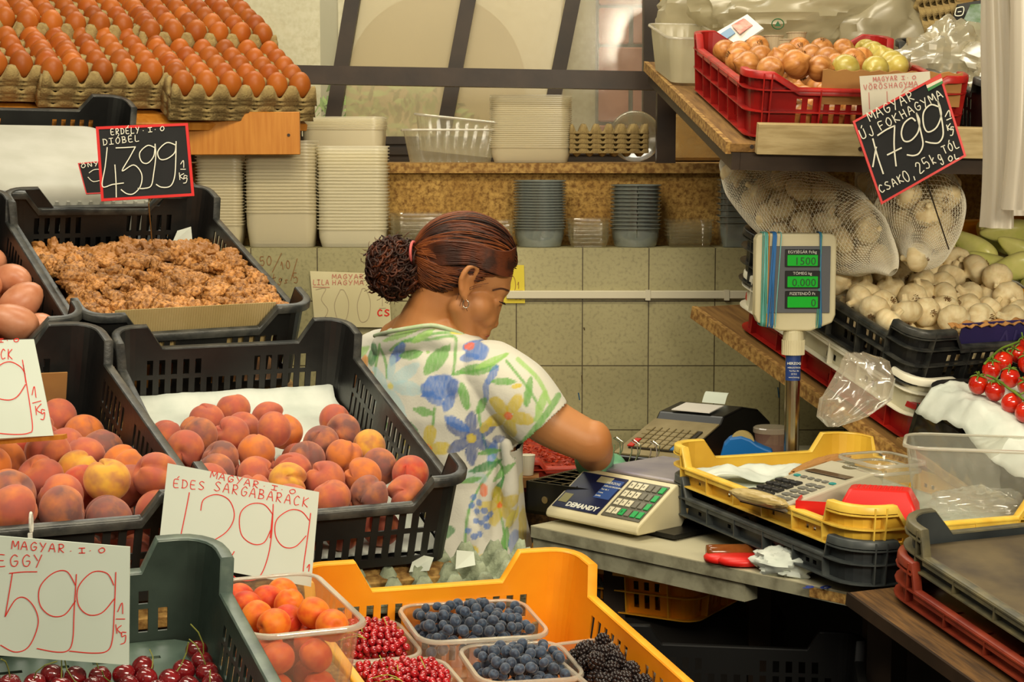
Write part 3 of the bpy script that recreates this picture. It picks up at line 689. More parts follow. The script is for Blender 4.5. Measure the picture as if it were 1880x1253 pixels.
ro = rest.build('walnut_heap', M_nut, smooth=True, mat=M); tag(ro, 'heap of walnut pieces filling the back and bottom of the walnut crate', 'walnuts', kind='stuff')
# corrugated liner standing at the front of the walnut crate, and a tissue corner at the back
s = MB(); v = []; f = []; n = 130
for i in range(n + 1):
    x = -.150 + .288 * i / n; yy = -.288 + .0012 * (i % 2)
    v += [(x, yy, .085), (x, yy - .002, .166)]
for i in range(n): a = 2 * i; f.append((a, a + 2, a + 3, a + 1))
o = cam_mesh('corrugated_card', v, f, mat('cream_corrugated_card', '#bda876', .75, '#ab9560', 8), mat=M); mod(o, 'SOLIDIFY', thickness=.0012); tag(o, 'cream corrugated card strip standing at the front of the walnut crate', 'cardboard')
s = MB(); s.add([(.125, .255, .055), (.17, .255, .055), (.168, .268, .088), (.14, .268, .080)], [(0, 1, 2, 3)]); o = s.build('tissue_paper', M_tissue, mat=M); mod(o, 'SOLIDIFY', thickness=.0006); tag(o, 'white tissue corner sticking up behind the walnuts', 'paper')
# ------------------------------------------------------------------ white foam lid and spare board in the upper crate
M = POSE['upper']
lid = MB(); v = []
W2, L2 = .165, .25
def rring(hw, hl, r, z, n=6):
    out = []
    for cx, cy, a0 in ((hw - r, -hl + r, -90), (hw - r, hl - r, 0), (-hw + r, hl - r, 90), (-hw + r, -hl + r, 180)):
        for i in range(n + 1): a = R(a0 + 90 * i / n); out.append(Vector((cx + r * math.cos(a), cy + r * math.sin(a), z)))
    return out
def loft(s, rings, cap0=True, cap1=True, close=True):
    n = len(rings[0]); v = [p for r_ in rings for p in r_]; f = []
    for i in range(len(rings) - 1):
        for k in range(n if close else n - 1): k2 = (k + 1) % n; f.append((i * n + k, i * n + k2, (i + 1) * n + k2, (i + 1) * n + k))
    if cap0: f.append(tuple(range(n - 1, -1, -1)))
    if cap1: f.append(tuple((len(rings) - 1) * n + k for k in range(n)))
    return s.add(v, f)
M_foam = mat('white_foam', '#b4b3a8', .6, '#a8a79a', 12)
s = MB(); loft(s, [rring(.17, .20, .03, 0), rring(.167, .197, .03, .02), rring(.162, .192, .03, .07), rring(.154, .184, .03, .088), rring(.138, .168, .03, .094)])
o = autosmooth(s.build('foam_lid', M_foam, mat=M @ xform((-.03, -.03, .052), -3, 0, 0)), 50); tag(o, 'white translucent box lid lying in the crate below the eggs', 'lid')
rb = MB()
for i in range(14): x = -.15 + i * .023; rb.box((x, -.1965, .038), (.006, .004, .06), M=Matrix.Identity(4))
rb.build('ribs', M_foam, o)
# ================================================================== berry punnets
M_clearp = film('clear_punnet', '#d8d4c4', .16, .08, .55); M_milky = film('milky_plastic', '#cfcbb8', .42, .2, .4)
def punnet(name, M, W, L, H, label, cat='punnet', m=None, group=None, flare=.012, rib=True, rimw=.006, r=.025):
    s = MB(); m = m or M_clearp
    def ring(k, z, zig=0):
        rr_ = rring(W / 2 - flare * (1 - k), L / 2 - flare * (1 - k), r, z, 5); return rr_
    def dense(rr_, z, amp):
        out = []; n = len(rr_)
        for i in range(n):
            a = rr_[i]; b = rr_[(i + 1) % n]; seg = max(1, int((b - a).length / .006))
            for q in range(seg): out.append(a.lerp(b, q / seg))
        return out
    base = dense(ring(1, 0), 0, 0); n = len(base); nor = []
    for i in range(n): t = base[(i + 1) % n] - base[i - 1]; nor.append(Vector((t.y, -t.x, 0)).normalized())
    def at(k, z, amp): return [Vector((base[i].x * (1 - (1 - k) * flare * 2 / W), base[i].y * (1 - (1 - k) * flare * 2 / L), z)) + nor[i] * (amp * (1 if i % 4 < 2 else -1)) for i in range(n)]
    am = .0007 if rib else 0
    rings = [at(0, .001, 0), at(.05, .008, am), at(.8, H * .8, am), at(.95, H * .93, 0), at(1, H, 0)]
    loft(s, rings, True, False); o = autosmooth(s.build(name, m, mat=M), 30); tag(o, label, cat, group)
    q = MB(); a = at(1, H, 0)
    rr1 = [[a[i] + nor[i] * w_ + Vector((0, 0, z_)) for i in range(n)] for w_, z_ in ((0, 0), (.001, .0015), (rimw - .001, .0015), (rimw, -.0005), (rimw, -.003))]
    loft(q, rr1, False, False); ro_ = autosmooth(q.build('rim', film('punnet_rim', '#e4dfcf', .5, .08, .6), o), 40); mod(ro_, 'SOLIDIFY', thickness=.0006)
    return o
MBR = POSE['berry'] @ Matrix.Translation((.02, 0, 0))
c_berry.matrix_world = MBR @ Matrix.Diagonal((1.13, 1, 1, 1)) if False else MBR
def bM(x, y, rz=0, z=.006): return POSE['berry'] @ Matrix.Translation((x - .016, y, z)) @ Matrix.Rotation(R(rz), 4, 'Z')
PB = {'blue1': (bM(.062, .222, -3), .175, .125, .095), 'blue2': (bM(.083, .098, -4), .135, .115, .085), 'black': (bM(.190, .035, 4), .095, .215, .085), 'cur1': (bM(-.085, .218, 0), .105, .125, .08), 'cur2': (bM(-.080, .080, 0), .13, .125, .08)}
punnet('berry_punnet', *PB['blue1'], 'clear punnet of blueberries at the back of the orange crate')
punnet('berry_punnet', *PB['blue2'], 'clear punnet of blueberries in the middle of the orange crate')
punnet('berry_punnet', *PB['black'], 'clear punnet of blackberries along the right wall of the orange crate')
punnet('berry_punnet', *PB['cur1'], 'clear punnet of redcurrants at the back left of the orange crate')
punnet('berry_punnet', *PB['cur2'], 'clear punnet of redcurrants in front of the other redcurrants')
M_blue = mat('blueberry_skin', '#34465c', .55, '#20283a', 2.0, 3, sheen=.3, rnd=.25, ramp=(.35, .65))
def blue_fn(d):
    el = math.asin(max(-1, min(1, d.z))); a = (math.pi / 2 - el); r = 1 - .32 * math.exp(-(a / .28) ** 2) + .07 * math.exp(-((a - .42) / .1) ** 2) * (1 + .6 * math.cos(5 * math.atan2(d.y, d.x)))
    return Vector((d.x * r, d.y * r, d.z * r * .86))
me_blue = sph_mesh('blueberry', blue_fn, 20, 16, M_blue)
def heap(n, W, L, zt, r, seed, z0=.006, rv=.0):
    rg = random.Random(seed); pts = []; tries = 0; rad = []
    while len(pts) < n and tries < n * 400:
        tries += 1; x = rg.uniform(-W / 2 + r, W / 2 - r); y = rg.uniform(-L / 2 + r, L / 2 - r); top = zt(x, y); z = rg.uniform(max(z0 + r, top - 3.4 * r), top)
        p = Vector((x, y, z))
        if all((p - q).length > 1.55 * r for q in pts): pts.append(p); rad.append(r * (1 - rg.uniform(0, rv)))
    pts = relax(pts, [r * .94] * len(pts), (-W / 2, -L / 2, z0), (W / 2, L / 2, .4), 60); return pts, rad
for key, n, lab, gp in (('blue1', 120, 'blueberry in the rear blueberry punnet of the orange crate', 'blueberries in the rear punnet'), ('blue2', 95, 'blueberry in the front blueberry punnet of the orange crate', 'blueberries in the front punnet')):
    Mx, W_, L_, H_ = PB[key]; pts, rad = heap(n, W_ - .02, L_ - .02, lambda x, y: H_ + .004 + .010 * math.cos(x * 20) * math.cos(y * 25), .0088, 3 if key == 'blue1' else 8, rv=.22)
    place_fruit('blueberry', me_blue, Mx, pts, rad, ['#34465c'] * len(pts), [lab] * len(pts), 'blueberry', gp)
M_cur = mat('redcurrant_skin', '#b3121a', .12, '#8c0c16', 1.5, 2, spec=.8, coat=.5, rnd=.2)
me_cur = sph_mesh('redcurrant', lambda d: d * (1 - .12 * math.exp(-((math.pi / 2 - math.asin(max(-1, min(1, d.z)))) / .25) ** 2)), 14, 10, M_cur)
restc = MB(); stm = {}
for key, n, lab, gp in (('cur1', 150, 'shiny redcurrant in the rear redcurrant punnet', 'redcurrants in the rear punnet'), ('cur2', 150, 'shiny redcurrant in the front redcurrant punnet', 'redcurrants in the front punnet')):
    Mx, W_, L_, H_ = PB[key]; zt = lambda x, y: H_ + .004 + .012 * math.exp(-(x * x + y * y) / .003)
    pts, rad = heap(330, W_ - .016, L_ - .016, zt, .0052, 13 if key == 'cur1' else 18, rv=.15)
    order = sorted(range(len(pts)), key=lambda i: -(pts[i].z - zt(pts[i].x, pts[i].y)))
    for k, i in enumerate(order):
        Mq = Matrix.Translation(pts[i]) @ rndrot() @ Matrix.Diagonal((rad[i],) * 3 + (1,))
        if k < n:
            o = bpy.data.objects.new('redcurrant', me_cur); COL.objects.link(o); o.matrix_world = Mx @ Mq; tag(o, lab, 'redcurrant', gp)
        else: restc.add([Mx @ Mq @ v.co for v in me_cur.vertices], [tuple(q.vertices) for q in me_cur.polygons])
    st = MB(); rg = random.Random(4)
    for k in range(5):
        x = rg.uniform(-.03, .03); y = rg.uniform(-.04, .04); a = rg.uniform(0, 6.28); z = zt(x, y)
        st.tube([(x + .010 * j * math.cos(a), y + .010 * j * math.sin(a), z + .004 + .006 * math.sin(j * .9 + k)) for j in range(5)], .0007, 5)
    o = st.build('redcurrant_stems', mat('currant_stem', '#9a9a3c', .6), mat=Mx); tag(o, 'green stalks among the redcurrants of the %s punnet' % ('rear' if key == 'cur1' else 'front'), 'stems', kind='stuff')
tag(restc.build('redcurrant_heap', M_cur, smooth=True), 'redcurrants lying under the top layer in both punnets', 'redcurrants', kind='stuff')
M_blackb = mat('blackberry_skin', '#1a1416', .25, '#2c2220', 3, 2, spec=.6)
bb = MB()
for i in range(46):
    t = (i + .5) / 46; ph = i * 2.39996; z = 1 - 2 * t; q = math.sqrt(1 - z * z); bb.sphere((q * math.cos(ph) * .78, q * math.sin(ph) * .78, z * .98), .24, 8, 6)
bb.sphere((0, 0, 0), (.75, .75, .95), 10, 8)
me_bb = bb.build('blackberry', M_blackb, smooth=True); me_ = me_bb.data; bpy.data.objects.remove(me_bb)
Mx, W_, L_, H_ = PB['black']; pts, rad = heap(50, W_ - .014, L_ - .014, lambda x, y: H_ + .008 + .008 * math.cos(y * 18), .0118, 31)
place_fruit('blackberry', me_, Mx, pts, [.0125] * len(pts), ['#000000'] * len(pts), ['knobbly blackberry in the punnet at the right of the orange crate'] * len(pts), 'blackberry', 'blackberries in the punnet')
# apricots in a tall clear box between the cherry crate and the berry crate
MA = Matrix.Translation((-.262, 2.015, 1.012)) @ Euler((R(3), 0, R(22.5))).to_matrix().to_4x4()
punnet('apricot_punnet', MA, .125, .215, .095, 'milky clear punnet of apricots beside the orange crate', m=film('clear_box', '#d8c8b0', .22, .1, .5), rimw=.007)
me_apr = sph_mesh('apricot', lambda d: peach_fn(1.12, .07)(d), 24, 16, M_apricot)
AP = [(215, 560, 'r'), (390, 590, 'r'), (520, 480, 'o'), (600, 640, 'o'), (330, 760, 'o'), (450, 810, 'o'), (570, 740, 'r'), (760, 760, 'o'), (920, 830, 'o'), (250, 660, 'r')]
zfa = lambda x, y: .082
Mi = MA
pts = [loc_px(MA, 400 + a / 4.59, 980 + b / 4.59, zfa) for a, b, c in AP]
under = [(x, y, z) for z in (.024, .058) for x in (-.03, .018) for y in (-.08, -.04, 0, .04)]
allp = relax(pts + [Vector(u) for u in under], [.0185] * (len(pts) + len(under)), (-.056, -.10, .003), (.056, .10, .2))
lab = order_labels(allp[:len(pts)], 'ripe apricot, {col} from left, {row} row from front of the punnet', 4) + ['ripe apricot in the lower layers of the apricot punnet'] * len(under)
place_fruit('apricot', me_apr, MA, allp, [.0185] * len(allp), [('#b8341c' if c == 'r' else '#e07a22') for a, b, c in AP] + ['#d0542a'] * len(under), lab, 'apricot', 'apricots in the punnet')
s = MB(); s.box((0, 0, -.011), (.15, .24, .018)); ap_b = tag(s.build('shelf_board', M_osb, mat=MA), 'narrow chipboard shelf under the apricot punnet', 'shelf')
for sx in (-.06, .06):
    for sy in (-.10, .10):
        wq = MA @ Vector((sx, sy, -.02)); q = MB(); q.box((wq.x, wq.y, wq.z / 2), (.02, .02, wq.z)); lo = q.build('leg', M_dmetal, ap_b); lo.matrix_parent_inverse = MA.inverted()
# cherries
M_cherry = mat('cherry_skin', '#5a0c12', .15, '#7a1418', 1.2, 2, spec=.7, coat=.5, rnd=.2)
me_ch = sph_mesh('cherry', lambda d: peach_fn(.93, .05)(d), 20, 14, M_cherry)
M = POSE['cherry']; rg = random.Random(12)
CH = [(755,330),(820,325),(880,345),(985,315),(1030,330),(1085,345),(1200,345),(1395,310),(1470,300),(1560,240),(1600,285),(1620,330),(1680,345),(1790,325),(240,350),(330,345),(420,350),(530,345),(640,350),(1300,345),(100,355),(20,350)]
zc = lambda x, y: .014 + .02 * max(0, min(1, (.02 - y) * 12))
pts = [loc_px(M, a / 3.76, 1160 + b / 3.76 + 6, zc) for a, b in CH]; n1 = len(pts)
ymin = min(p.y for p in pts)
extra = []
for k in range(46): extra.append(Vector((rg.uniform(-.17, .17), rg.uniform(-.10, ymin + .01), rg.uniform(.012, .05))))
pts = relax(pts + extra, [.0118] * (n1 + len(extra)), (-.184, -.285, .006), (.184, .285, .3))
rots = [Quaternion(Vector((rg.gauss(0, 1), rg.gauss(0, 1), 0)).normalized(), rg.gauss(0, .8)).to_matrix().to_4x4() for _ in pts]
chs = place_fruit('cherry', me_ch, M, pts, [.012] * len(pts), ['#5a0c12'] * len(pts), ['dark red cherry at the bottom of the green crate'] * len(pts), 'cherry', 'cherries in the dark green crate', tilt=lambda i: rots[i])
M_gstem = mat('green_stem', '#7a8a34', .6, '#6a5a2a', 30)
for i, o in enumerate(chs):
    if i % 2 == 0:
        s = MB(); a = rg.uniform(0, 6.28); k = rg.uniform(.6, 1.5); s.tube([(0, 0, .75), (.2 * math.cos(a), .2 * math.sin(a), 1.6), (.8 * k * math.cos(a), .8 * k * math.sin(a), 2.5), (1.6 * k * math.cos(a), 1.6 * k * math.sin(a), 3.0)], .06, 5)
        s.build('stem', M_gstem, o)
# ================================================================== egg trays
egg_prof = [];
for i in range(13):
    a = math.pi * i / 12; z = -math.cos(a); egg_prof.append((math.sin(a) * (1 - .10 * z) * .0258, z * .0312))
egg_prof[0] = (.0004, egg_prof[0][1]); egg_prof[-1] = (.0004, egg_prof[-1][1])
M_egg = mat('brown_eggshell', '#984a14', .42, '#ae6020', 8, 3, rnd=.16, spec=.35)
s = MB(); s.lathe(egg_prof, 20); _o = s.build('egg', M_egg, smooth=True); me_egg = _o.data; bpy.data.objects.remove(_o)
EP = .0567
def tray_mesh(nx, ny, name, ph=1.0):
    n = 8; v = []; f = []; W_ = nx * EP; L_ = ny * EP; NX = nx * n + 2; NY = ny * n + 2
    for j in range(NY + 1):
        for i in range(NX + 1):
            ii = min(max(i - 1, 0), NX - 2); jj = min(max(j - 1, 0), NY - 2); u = ii / n; w = jj / n; c = (math.cos(2 * math.pi * u) + math.cos(2 * math.pi * w)) / 2
            h = .016 + (.044 * ph * max(0, c) ** 1.25 if c > 0 else .014 * c); h = min(h, .016 + .030 * ph)
            if c > .93: h -= .004
            x = ii * EP / n - W_ / 2; y = jj * EP / n - L_ / 2
            if i in (0, NX) or j in (0, NY): h = .012; x += (-.005 if i == 0 else .005 if i == NX else 0); y += (-.005 if j == 0 else .005 if j == NY else 0)
            v.append((x, y, h))
    for j in range(NY):
        for i in range(NX): a = j * (NX + 1) + i; f.append((a, a + 1, a + NX + 2, a + NX + 1))
    me = bpy.data.meshes.new(name); me.from_pydata(v, [], f); me.polygons.foreach_set('use_smooth', [True] * len(f)); return me
me_tray = tray_mesh(6, 5, 'egg_tray'); me_tray.materials.append(M_pulp)
# sloping egg shelf: local frame with its origin on the front edge
ME = xform((0, 0, 0), 22, 0, 27)
org = P(470, 222, 4.27); ME = Matrix.Translation(org) @ ME.to_3x3().to_4x4()
def tray_stack(x, y, nstack, z0, label_where, cols, rows, skip=(), rz=0, group=None, eggs=True):
    Mt = ME @ Matrix.Translation((x, y, z0)) @ Matrix.Rotation(R(rz), 4, 'Z')
    for k in range(nstack):
        jit = Matrix.Translation((random.uniform(-.003, .003), random.uniform(-.003, .003), k * .0098)) @ Matrix.Rotation(R(random.uniform(-1, 1)), 4, 'Z')
        o = bpy.data.objects.new('egg_tray', me_tray); COL.objects.link(o); o.matrix_world = Mt @ jit; mod(o, 'SOLIDIFY', thickness=.0016, offset=1)
        tag(o, ('grey pulp tray full of eggs, ' if k == nstack - 1 else 'pulp tray, %s below the top, ' % ORD[nstack - 2 - k]) + label_where, 'egg tray', 'egg trays on the sloping shelf')
    zt = (nstack - 1) * .0098
    for j in range(rows):
        for i in range(cols):
            if (i, j) in skip: continue
            p = Vector(((i - 2.5) * EP, (j - 2) * EP, zt + .016 + .0245)); tl = Euler((random.uniform(-.12, .12), random.uniform(-.12, .12), random.uniform(0, 6))).to_matrix().to_4x4()
            o = bpy.data.objects.new('egg', me_egg); COL.objects.link(o); s_ = random.uniform(.95, 1.05); o.matrix_world = Mt @ Matrix.Translation(p) @ tl @ Matrix.Diagonal((s_, s_, s_, 1))
            tag(o, 'brown egg, %s from left, %s row from front, %s' % (ORD[i], ORD[j], label_where), 'egg', 'brown eggs in the pulp trays')
def eloc(px, py, z): return loc_px(ME, px, py, lambda x, y: z)
TRAYS = [((444, 160), 6, 0, 'front right stack'), ((210, 136), 6, 0, 'front middle stack'), ((15, 123), 6, 0, 'front left stack'),
         ((380, 66), 9, 0, 'rear right stack'), ((160, 50), 9, 0, 'rear middle stack'), ((-60, 38), 9, 0, 'rear left stack')]
for (q, ns, z0, lab) in TRAYS:
    ztop = (ns - 1) * .0098 + .036; p = eloc(q[0], q[1], ztop)
    tray_stack(p.x, p.y + 2.0 * EP, ns, .003, lab, 6, 5)
EX0 = eloc(-60, 200, 0).x - .12; ex = eloc(548, 210, 0)
s = MB(); s.box(((EX0 + ex.x) / 2, .30, -.009), (ex.x - EX0, .64, .018), bev=.002); eb = tag(s.build('egg_shelf', M_wood, mat=ME), 'sloping beech shelf board under the stacked egg trays', 'shelf')
for lx in (EX0 + .05, ex.x - .08):
    wq = ME @ Vector((lx, .05, -.02)); q = MB(); q.box((wq.x, wq.y, (wq.z + zs + .024) / 2), (.035, .035, wq.z - zs - .024)); lo = q.build('leg', M_dmetal, eb); lo.matrix_parent_inverse = ME.inverted()
# front board of the egg shelf
f0 = P(225, 207, 3.40); f1 = P(551, 207, 3.40); f2 = P(548, 284, 3.40)
s = MB(); dx = Vector((math.cos(R(8)), math.sin(R(8)), 0)); 
Mb = frame_mat(P(120, 246, 4.20), (1, .02, .003), (0, 0, 1)); Lb = (P(550, 246, 4.21) - P(120, 246, 4.20)).length
s.box((Lb / 2, .009, 0), (Lb, .018, px2m(78, 4.2)), bev=.0015); fb = tag(s.build('beech_board', M_wood, mat=Mb), 'orange-brown beech board standing below the egg trays', 'board')
s = MB(); s.lathe([(.0035, 0), (.0035, .002)], 12, M=Matrix.Translation((Lb - px2m(20, 4.2), 0, -.004)) @ Matrix.Rotation(R(90), 4, 'X')); s.build('screw', M_dmetal, fb)
# empty green-grey tray upside down behind the berries, with scraps of paper
MG = Matrix.Translation(P(790, 1066, 2.66)) @ Euler((R(8), 0, R(14))).to_matrix().to_4x4()
_ep = EP; EP = .046; me_trayg = tray_mesh(7, 3, 'egg_tray', .9); EP = _ep; me_trayg.materials.append(M_pulpg)
for k in range(3):
    o = bpy.data.objects.new('egg_tray', me_trayg); COL.objects.link(o); o.matrix_world = MG @ Matrix.Translation((0, 0, -.03 + k * .0098)); mod(o, 'SOLIDIFY', thickness=.0016, offset=1)
    tag(o, 'empty green-grey pulp tray behind the orange crate, %s of its pile' % ('bottom', 'middle', 'top')[k], 'egg tray', 'empty trays behind the berries')
for k, (qx, qy, a) in enumerate(((855, 1032, 20), (770, 1040, -12))):
    s = MB(); s.add([(-.016, 0, 0), (.015, 0, .004), (.018, .02, .016), (-.010, .018, .022)], [(0, 1, 2, 3)]); o = s.build('paper_scrap', M_paper, mat=Matrix.Translation(P(qx, qy + 12, 2.62)) @ Euler((R(14), 0, R(a))).to_matrix().to_4x4()); mod(o, 'SOLIDIFY', thickness=.0006); tag(o, ('white paper scrap on the right end of the empty pulp tray', 'white paper scrap near the middle of the empty pulp tray')[k], 'paper')
s = MB(); s.box((0, 0, 0), (.34, .20, .018)); tb = s.build('shelf_board', M_osb, mat=MG @ Matrix.Translation((-.02, 0, -.047))); tag(tb, 'chipboard shelf under the empty pulp trays', 'shelf')
for sx in (-.15, .15):
    wq = tb.matrix_world @ Vector((sx, 0, -.01)); q = MB(); q.box((wq.x, wq.y, wq.z / 2), (.03, .03, wq.z)); lo = q.build('leg', M_dmetal, tb); lo.matrix_parent_inverse = tb.matrix_world.inverted()
# ================================================================== handwriting
G = {  # strokes in a unit box, y up
 'A': [[(0, 0), (.45, 1), (.9, 0)], [(.2, .38), (.75, .38)]], 'M': [[(0, 0), (.1, 1), (.5, .3), (.9, 1), (1, 0)]], 'G': [[(.85, .85), (.5, 1), (.1, .6), (.2, .1), (.6, 0), (.85, .25), (.85, .45), (.5, .45)]],
 'Y': [[(0, 1), (.4, .5)], [(.85, 1), (.25, -.1)]], 'R': [[(.1, 0), (.1, 1)], [(.0, .95), (.5, 1), (.75, .75), (.5, .5), (.1, .48), (.8, 0)]], 'I': [[(.4, 1), (.4, 0)], [(0, 1), (.8, 1)], [(0, 0), (.8, 0)]],
 'O': [[(.45, 1), (.05, .6), (.15, .1), (.5, 0), (.85, .4), (.75, .9), (.45, 1)]], 'E': [[(.75, 1), (.1, .95), (.1, .05), (.8, 0)], [(.1, .5), (.65, .5)]], 'D': [[(.1, 1), (.1, 0)], [(0, 1), (.6, .9), (.85, .5), (.6, .08), (.0, 0)]],
 'S': [[(.8, .9), (.4, 1), (.1, .75), (.45, .5), (.8, .25), (.45, 0), (.0, .1)]], 'B': [[(.1, 1), (.1, 0)], [(0, 1), (.6, .95), (.6, .6), (.1, .52), (.75, .4), (.7, .08), (.0, 0)]], 'C': [[(.8, .85), (.45, 1), (.08, .55), (.3, .02), (.85, .12)]],
 'K': [[(.1, 1), (.1, 0)], [(.8, 1), (.15, .48), (.85, 0)]], 'L': [[(.15, 1), (.1, .05), (.8, 0)]], 'H': [[(.1, 1), (.1, 0)], [(.8, 1), (.8, 0)], [(.1, .5), (.8, .5)]], 'N': [[(.1, 0), (.1, 1), (.8, 0), (.8, 1)]], 'F': [[(.1, 0), (.12, 1), (.8, 1)], [(.12, .52), (.65, .55)]],
 'V': [[(0, 1), (.4, 0), (.8, 1)]], 'T': [[(.4, 0), (.42, 1)], [(0, 1), (.85, 1)]], 'U': [[(.05, 1), (.1, .15), (.45, 0), (.8, .2), (.8, 1)]], 'J': [[(.7, 1), (.65, .1), (.35, -.05), (.05, .2)]], 'Z': [[(0, 1), (.8, 1), (.05, 0), (.85, 0)]], 'P': [[(.1, 0), (.1, 1), (.6, .95), (.7, .65), (.1, .5)]],
 '0': [[(.45, 1), (.05, .6), (.12, .1), (.5, 0), (.85, .4), (.78, .9), (.45, 1)]], '1': [[(.05, .55), (.4, 1), (.4, 0)]], '2': [[(.05, .75), (.4, 1), (.8, .75), (.05, 0), (.85, .02)]], '3': [[(.1, 1), (.8, 1), (.35, .58), (.8, .35), (.6, .02), (.05, .08)]], '5': [[(.8, 1), (.2, 1), (.12, .55), (.6, .6), (.8, .3), (.5, 0), (.05, .08)]],
 '6': [[(.7, 1), (.15, .5), (.2, .05), (.6, 0), (.75, .35), (.4, .52), (.12, .35)]], '7': [[(0, 1), (.8, 1), (.35, 0)], [(.2, .5), (.7, .5)]], '9': [[(.75, .9), (.4, 1), (.08, .72), (.35, .5), (.75, .75), (.78, .9), (.72, .15), (.4, -.05), (.1, .1)]],
 ',': [[(.2, .08), (.05, -.25)]], '.': [[(.18, .42), (.22, .46)]], '/': [[(.0, -.1), (.6, 1.1)]], '-': [[(.1, .5), (.7, .5)]], 'k': [[(.05, 1), (.05, 0)], [(.55, .6), (.08, .28), (.6, 0)]], 'g': [[(.6, .55), (.3, .62), (.08, .3), (.35, .05), (.6, .3), (.62, .55), (.55, -.3), (.2, -.45), (.05, -.25)]], 'i': [[(.2, .7), (.2, 0)], [(.2, .95), (.22, .98)]], 's': [[(.55, .6), (.1, .5), (.5, .2), (.05, .02)]],
}
ACC = {'É': 'E', 'Á': 'A', 'Ó': 'O', 'Ú': 'U', 'Ö': 'O', 'Ü': 'U', 'Í': 'I', 'Ő': 'O'}
def text_strokes(txt, p0, p1, h, wr=.62, gap=.25):
    """strokes in photo pixels along the base line p0->p1; h = letter height in px"""
    d = Vector((p1[0] - p0[0], p1[1] - p0[1])); Ln = d.length; d.normalize(); up = Vector((d.y, -d.x)); n = len(txt); cell = Ln / max(1, n - gap); w = cell * (1 - gap); out = []
    for i, ch in enumerate(txt):
        if ch == ' ': continue
        b_ = ACC.get(ch, ch)
        for st in G[b_]: out.append([(p0[0] + d.x * (i * cell + x * w) + up.x * y * h, p0[1] + d.y * (i * cell + x * w) + up.y * y * h) for x, y in st])
        if ch in ACC:
            ms = [(.55, 1.15, .8, 1.38)] if ch not in 'ÖÜŐ' else [(.2, 1.15, .22, 1.3), (.6, 1.15, .62, 1.3)]
            for (a, b, c, e) in ms: out.append([(p0[0] + d.x * (i * cell + x * w) + up.x * y * h, p0[1] + d.y * (i * cell + x * w) + up.y * y * h) for x, y in ((a, b), (c, e))])
    return out
def smooth_poly(st, k=6):
    if len(st) < 3: return [Vector(p) for p in st]
    P_ = [Vector(p) for p in st]; out = []
    for i in range(len(P_) - 1):
        p0 = P_[max(i - 1, 0)]; p1 = P_[i]; p2 = P_[i + 1]; p3 = P_[min(i + 2, len(P_) - 1)]
        for q in range(k):
            t = q / k; out.append(.5 * ((2 * p1) + (p2 - p0) * t + (2 * p0 - 5 * p1 + 4 * p2 - p3) * t * t + (3 * p1 - p0 - 3 * p2 + p3) * t ** 3))
    out.append(P_[-1]); return out
def ribbon_mesh(strokes, Q, wpx, name, m, parent, nrm, lift=.0012):
    s = MB()
    for st in strokes:
        q = smooth_poly(st); n = len(q); v = []
        for i, p in enumerate(q):
            t = (q[min(i + 1, n - 1)] - q[max(i - 1, 0)]); t = t.normalized() if t.length > 1e-6 else Vector((1, 0)); nn = Vector((-t.y, t.x)) * wpx / 2
            ext = t * wpx * .3 * (-1 if i == 0 else 1 if i == n - 1 else 0)
            v += [Q(*(p + nn + ext)) + nrm * lift, Q(*(p - nn + ext)) + nrm * lift]
        s.add(v, [(2 * i, 2 * i + 1, 2 * i + 3, 2 * i + 2) for i in range(n - 1)])
    o = s.build(name, m); o.parent = parent; return o
def plane_Q(a, b, c):
    a, b, c = Vector(a), Vector(b), Vector(c); n = (b - a).cross(c - a).normalized(); o = Vector((0, 0, CAMZ))
    if n.dot(o - a) < 0: n = -n
    def Q(x, y): d = ray(x, y); return o + d * ((a - o).dot(n) / d.dot(n))
    return Q, n
def sign(name, px4, Ys, m, label, cat='price sign', frame=None, th=.0025, strokes=(), frw=7, cols=None, wpx=2.4):
    """flat sign with photo corners TL, TR, BR, BL; Ys = distance of TL, TR, BL"""
    a, b, d = P(*px4[0], Ys[0]), P(*px4[1], Ys[1]), P(*px4[3], Ys[2]); Q, n = plane_Q(a, b, d); cs = [Q(*p) for p in px4]
    s = MB(); s.add([p for p in cs] + [p - n * th for p in cs], [(0, 3, 2, 1), (4, 5, 6, 7), (0, 1, 5, 4), (1, 2, 6, 5), (2, 3, 7, 6), (3, 0, 4, 7)])
    o = s.build(name, m); tag(o, label, cat)
    if frame:
        cen = sum(px4[i][0] for i in range(4)) / 4, sum(px4[i][1] for i in range(4)) / 4; q = MB(); inner = []
        for i in range(4):
            p = Vector(px4[i]); u = (Vector(px4[(i + 1) % 4]) - p).normalized(); w_ = (Vector(px4[i - 1]) - p).normalized(); inner.append(p + (u + w_) * frw)
        for i in range(4):
            j = (i + 1) % 4; A_, B_, C_, D_ = Q(*px4[i]), Q(*px4[j]), Q(*inner[j]), Q(*inner[i]); l = n * .0012
            q.add([A_ + l, B_ + l, C_ + l, D_ + l, A_ - n * th, B_ - n * th, C_, D_], [(0, 3, 2, 1), (0, 1, 5, 4), (3, 7, 6, 2)])
        fo = q.build('frame', frame); fo.parent = o
    for k, (stk, mm, w_) in enumerate(strokes): ribbon_mesh(stk, Q, w_, 'lettering', mm, o, n, .0016 if frame else .0008)
    return o, Q, n
def Z(ox, oy, sc, lst): return [[(ox + x / sc, oy + y / sc) for x, y in st] for st in lst]
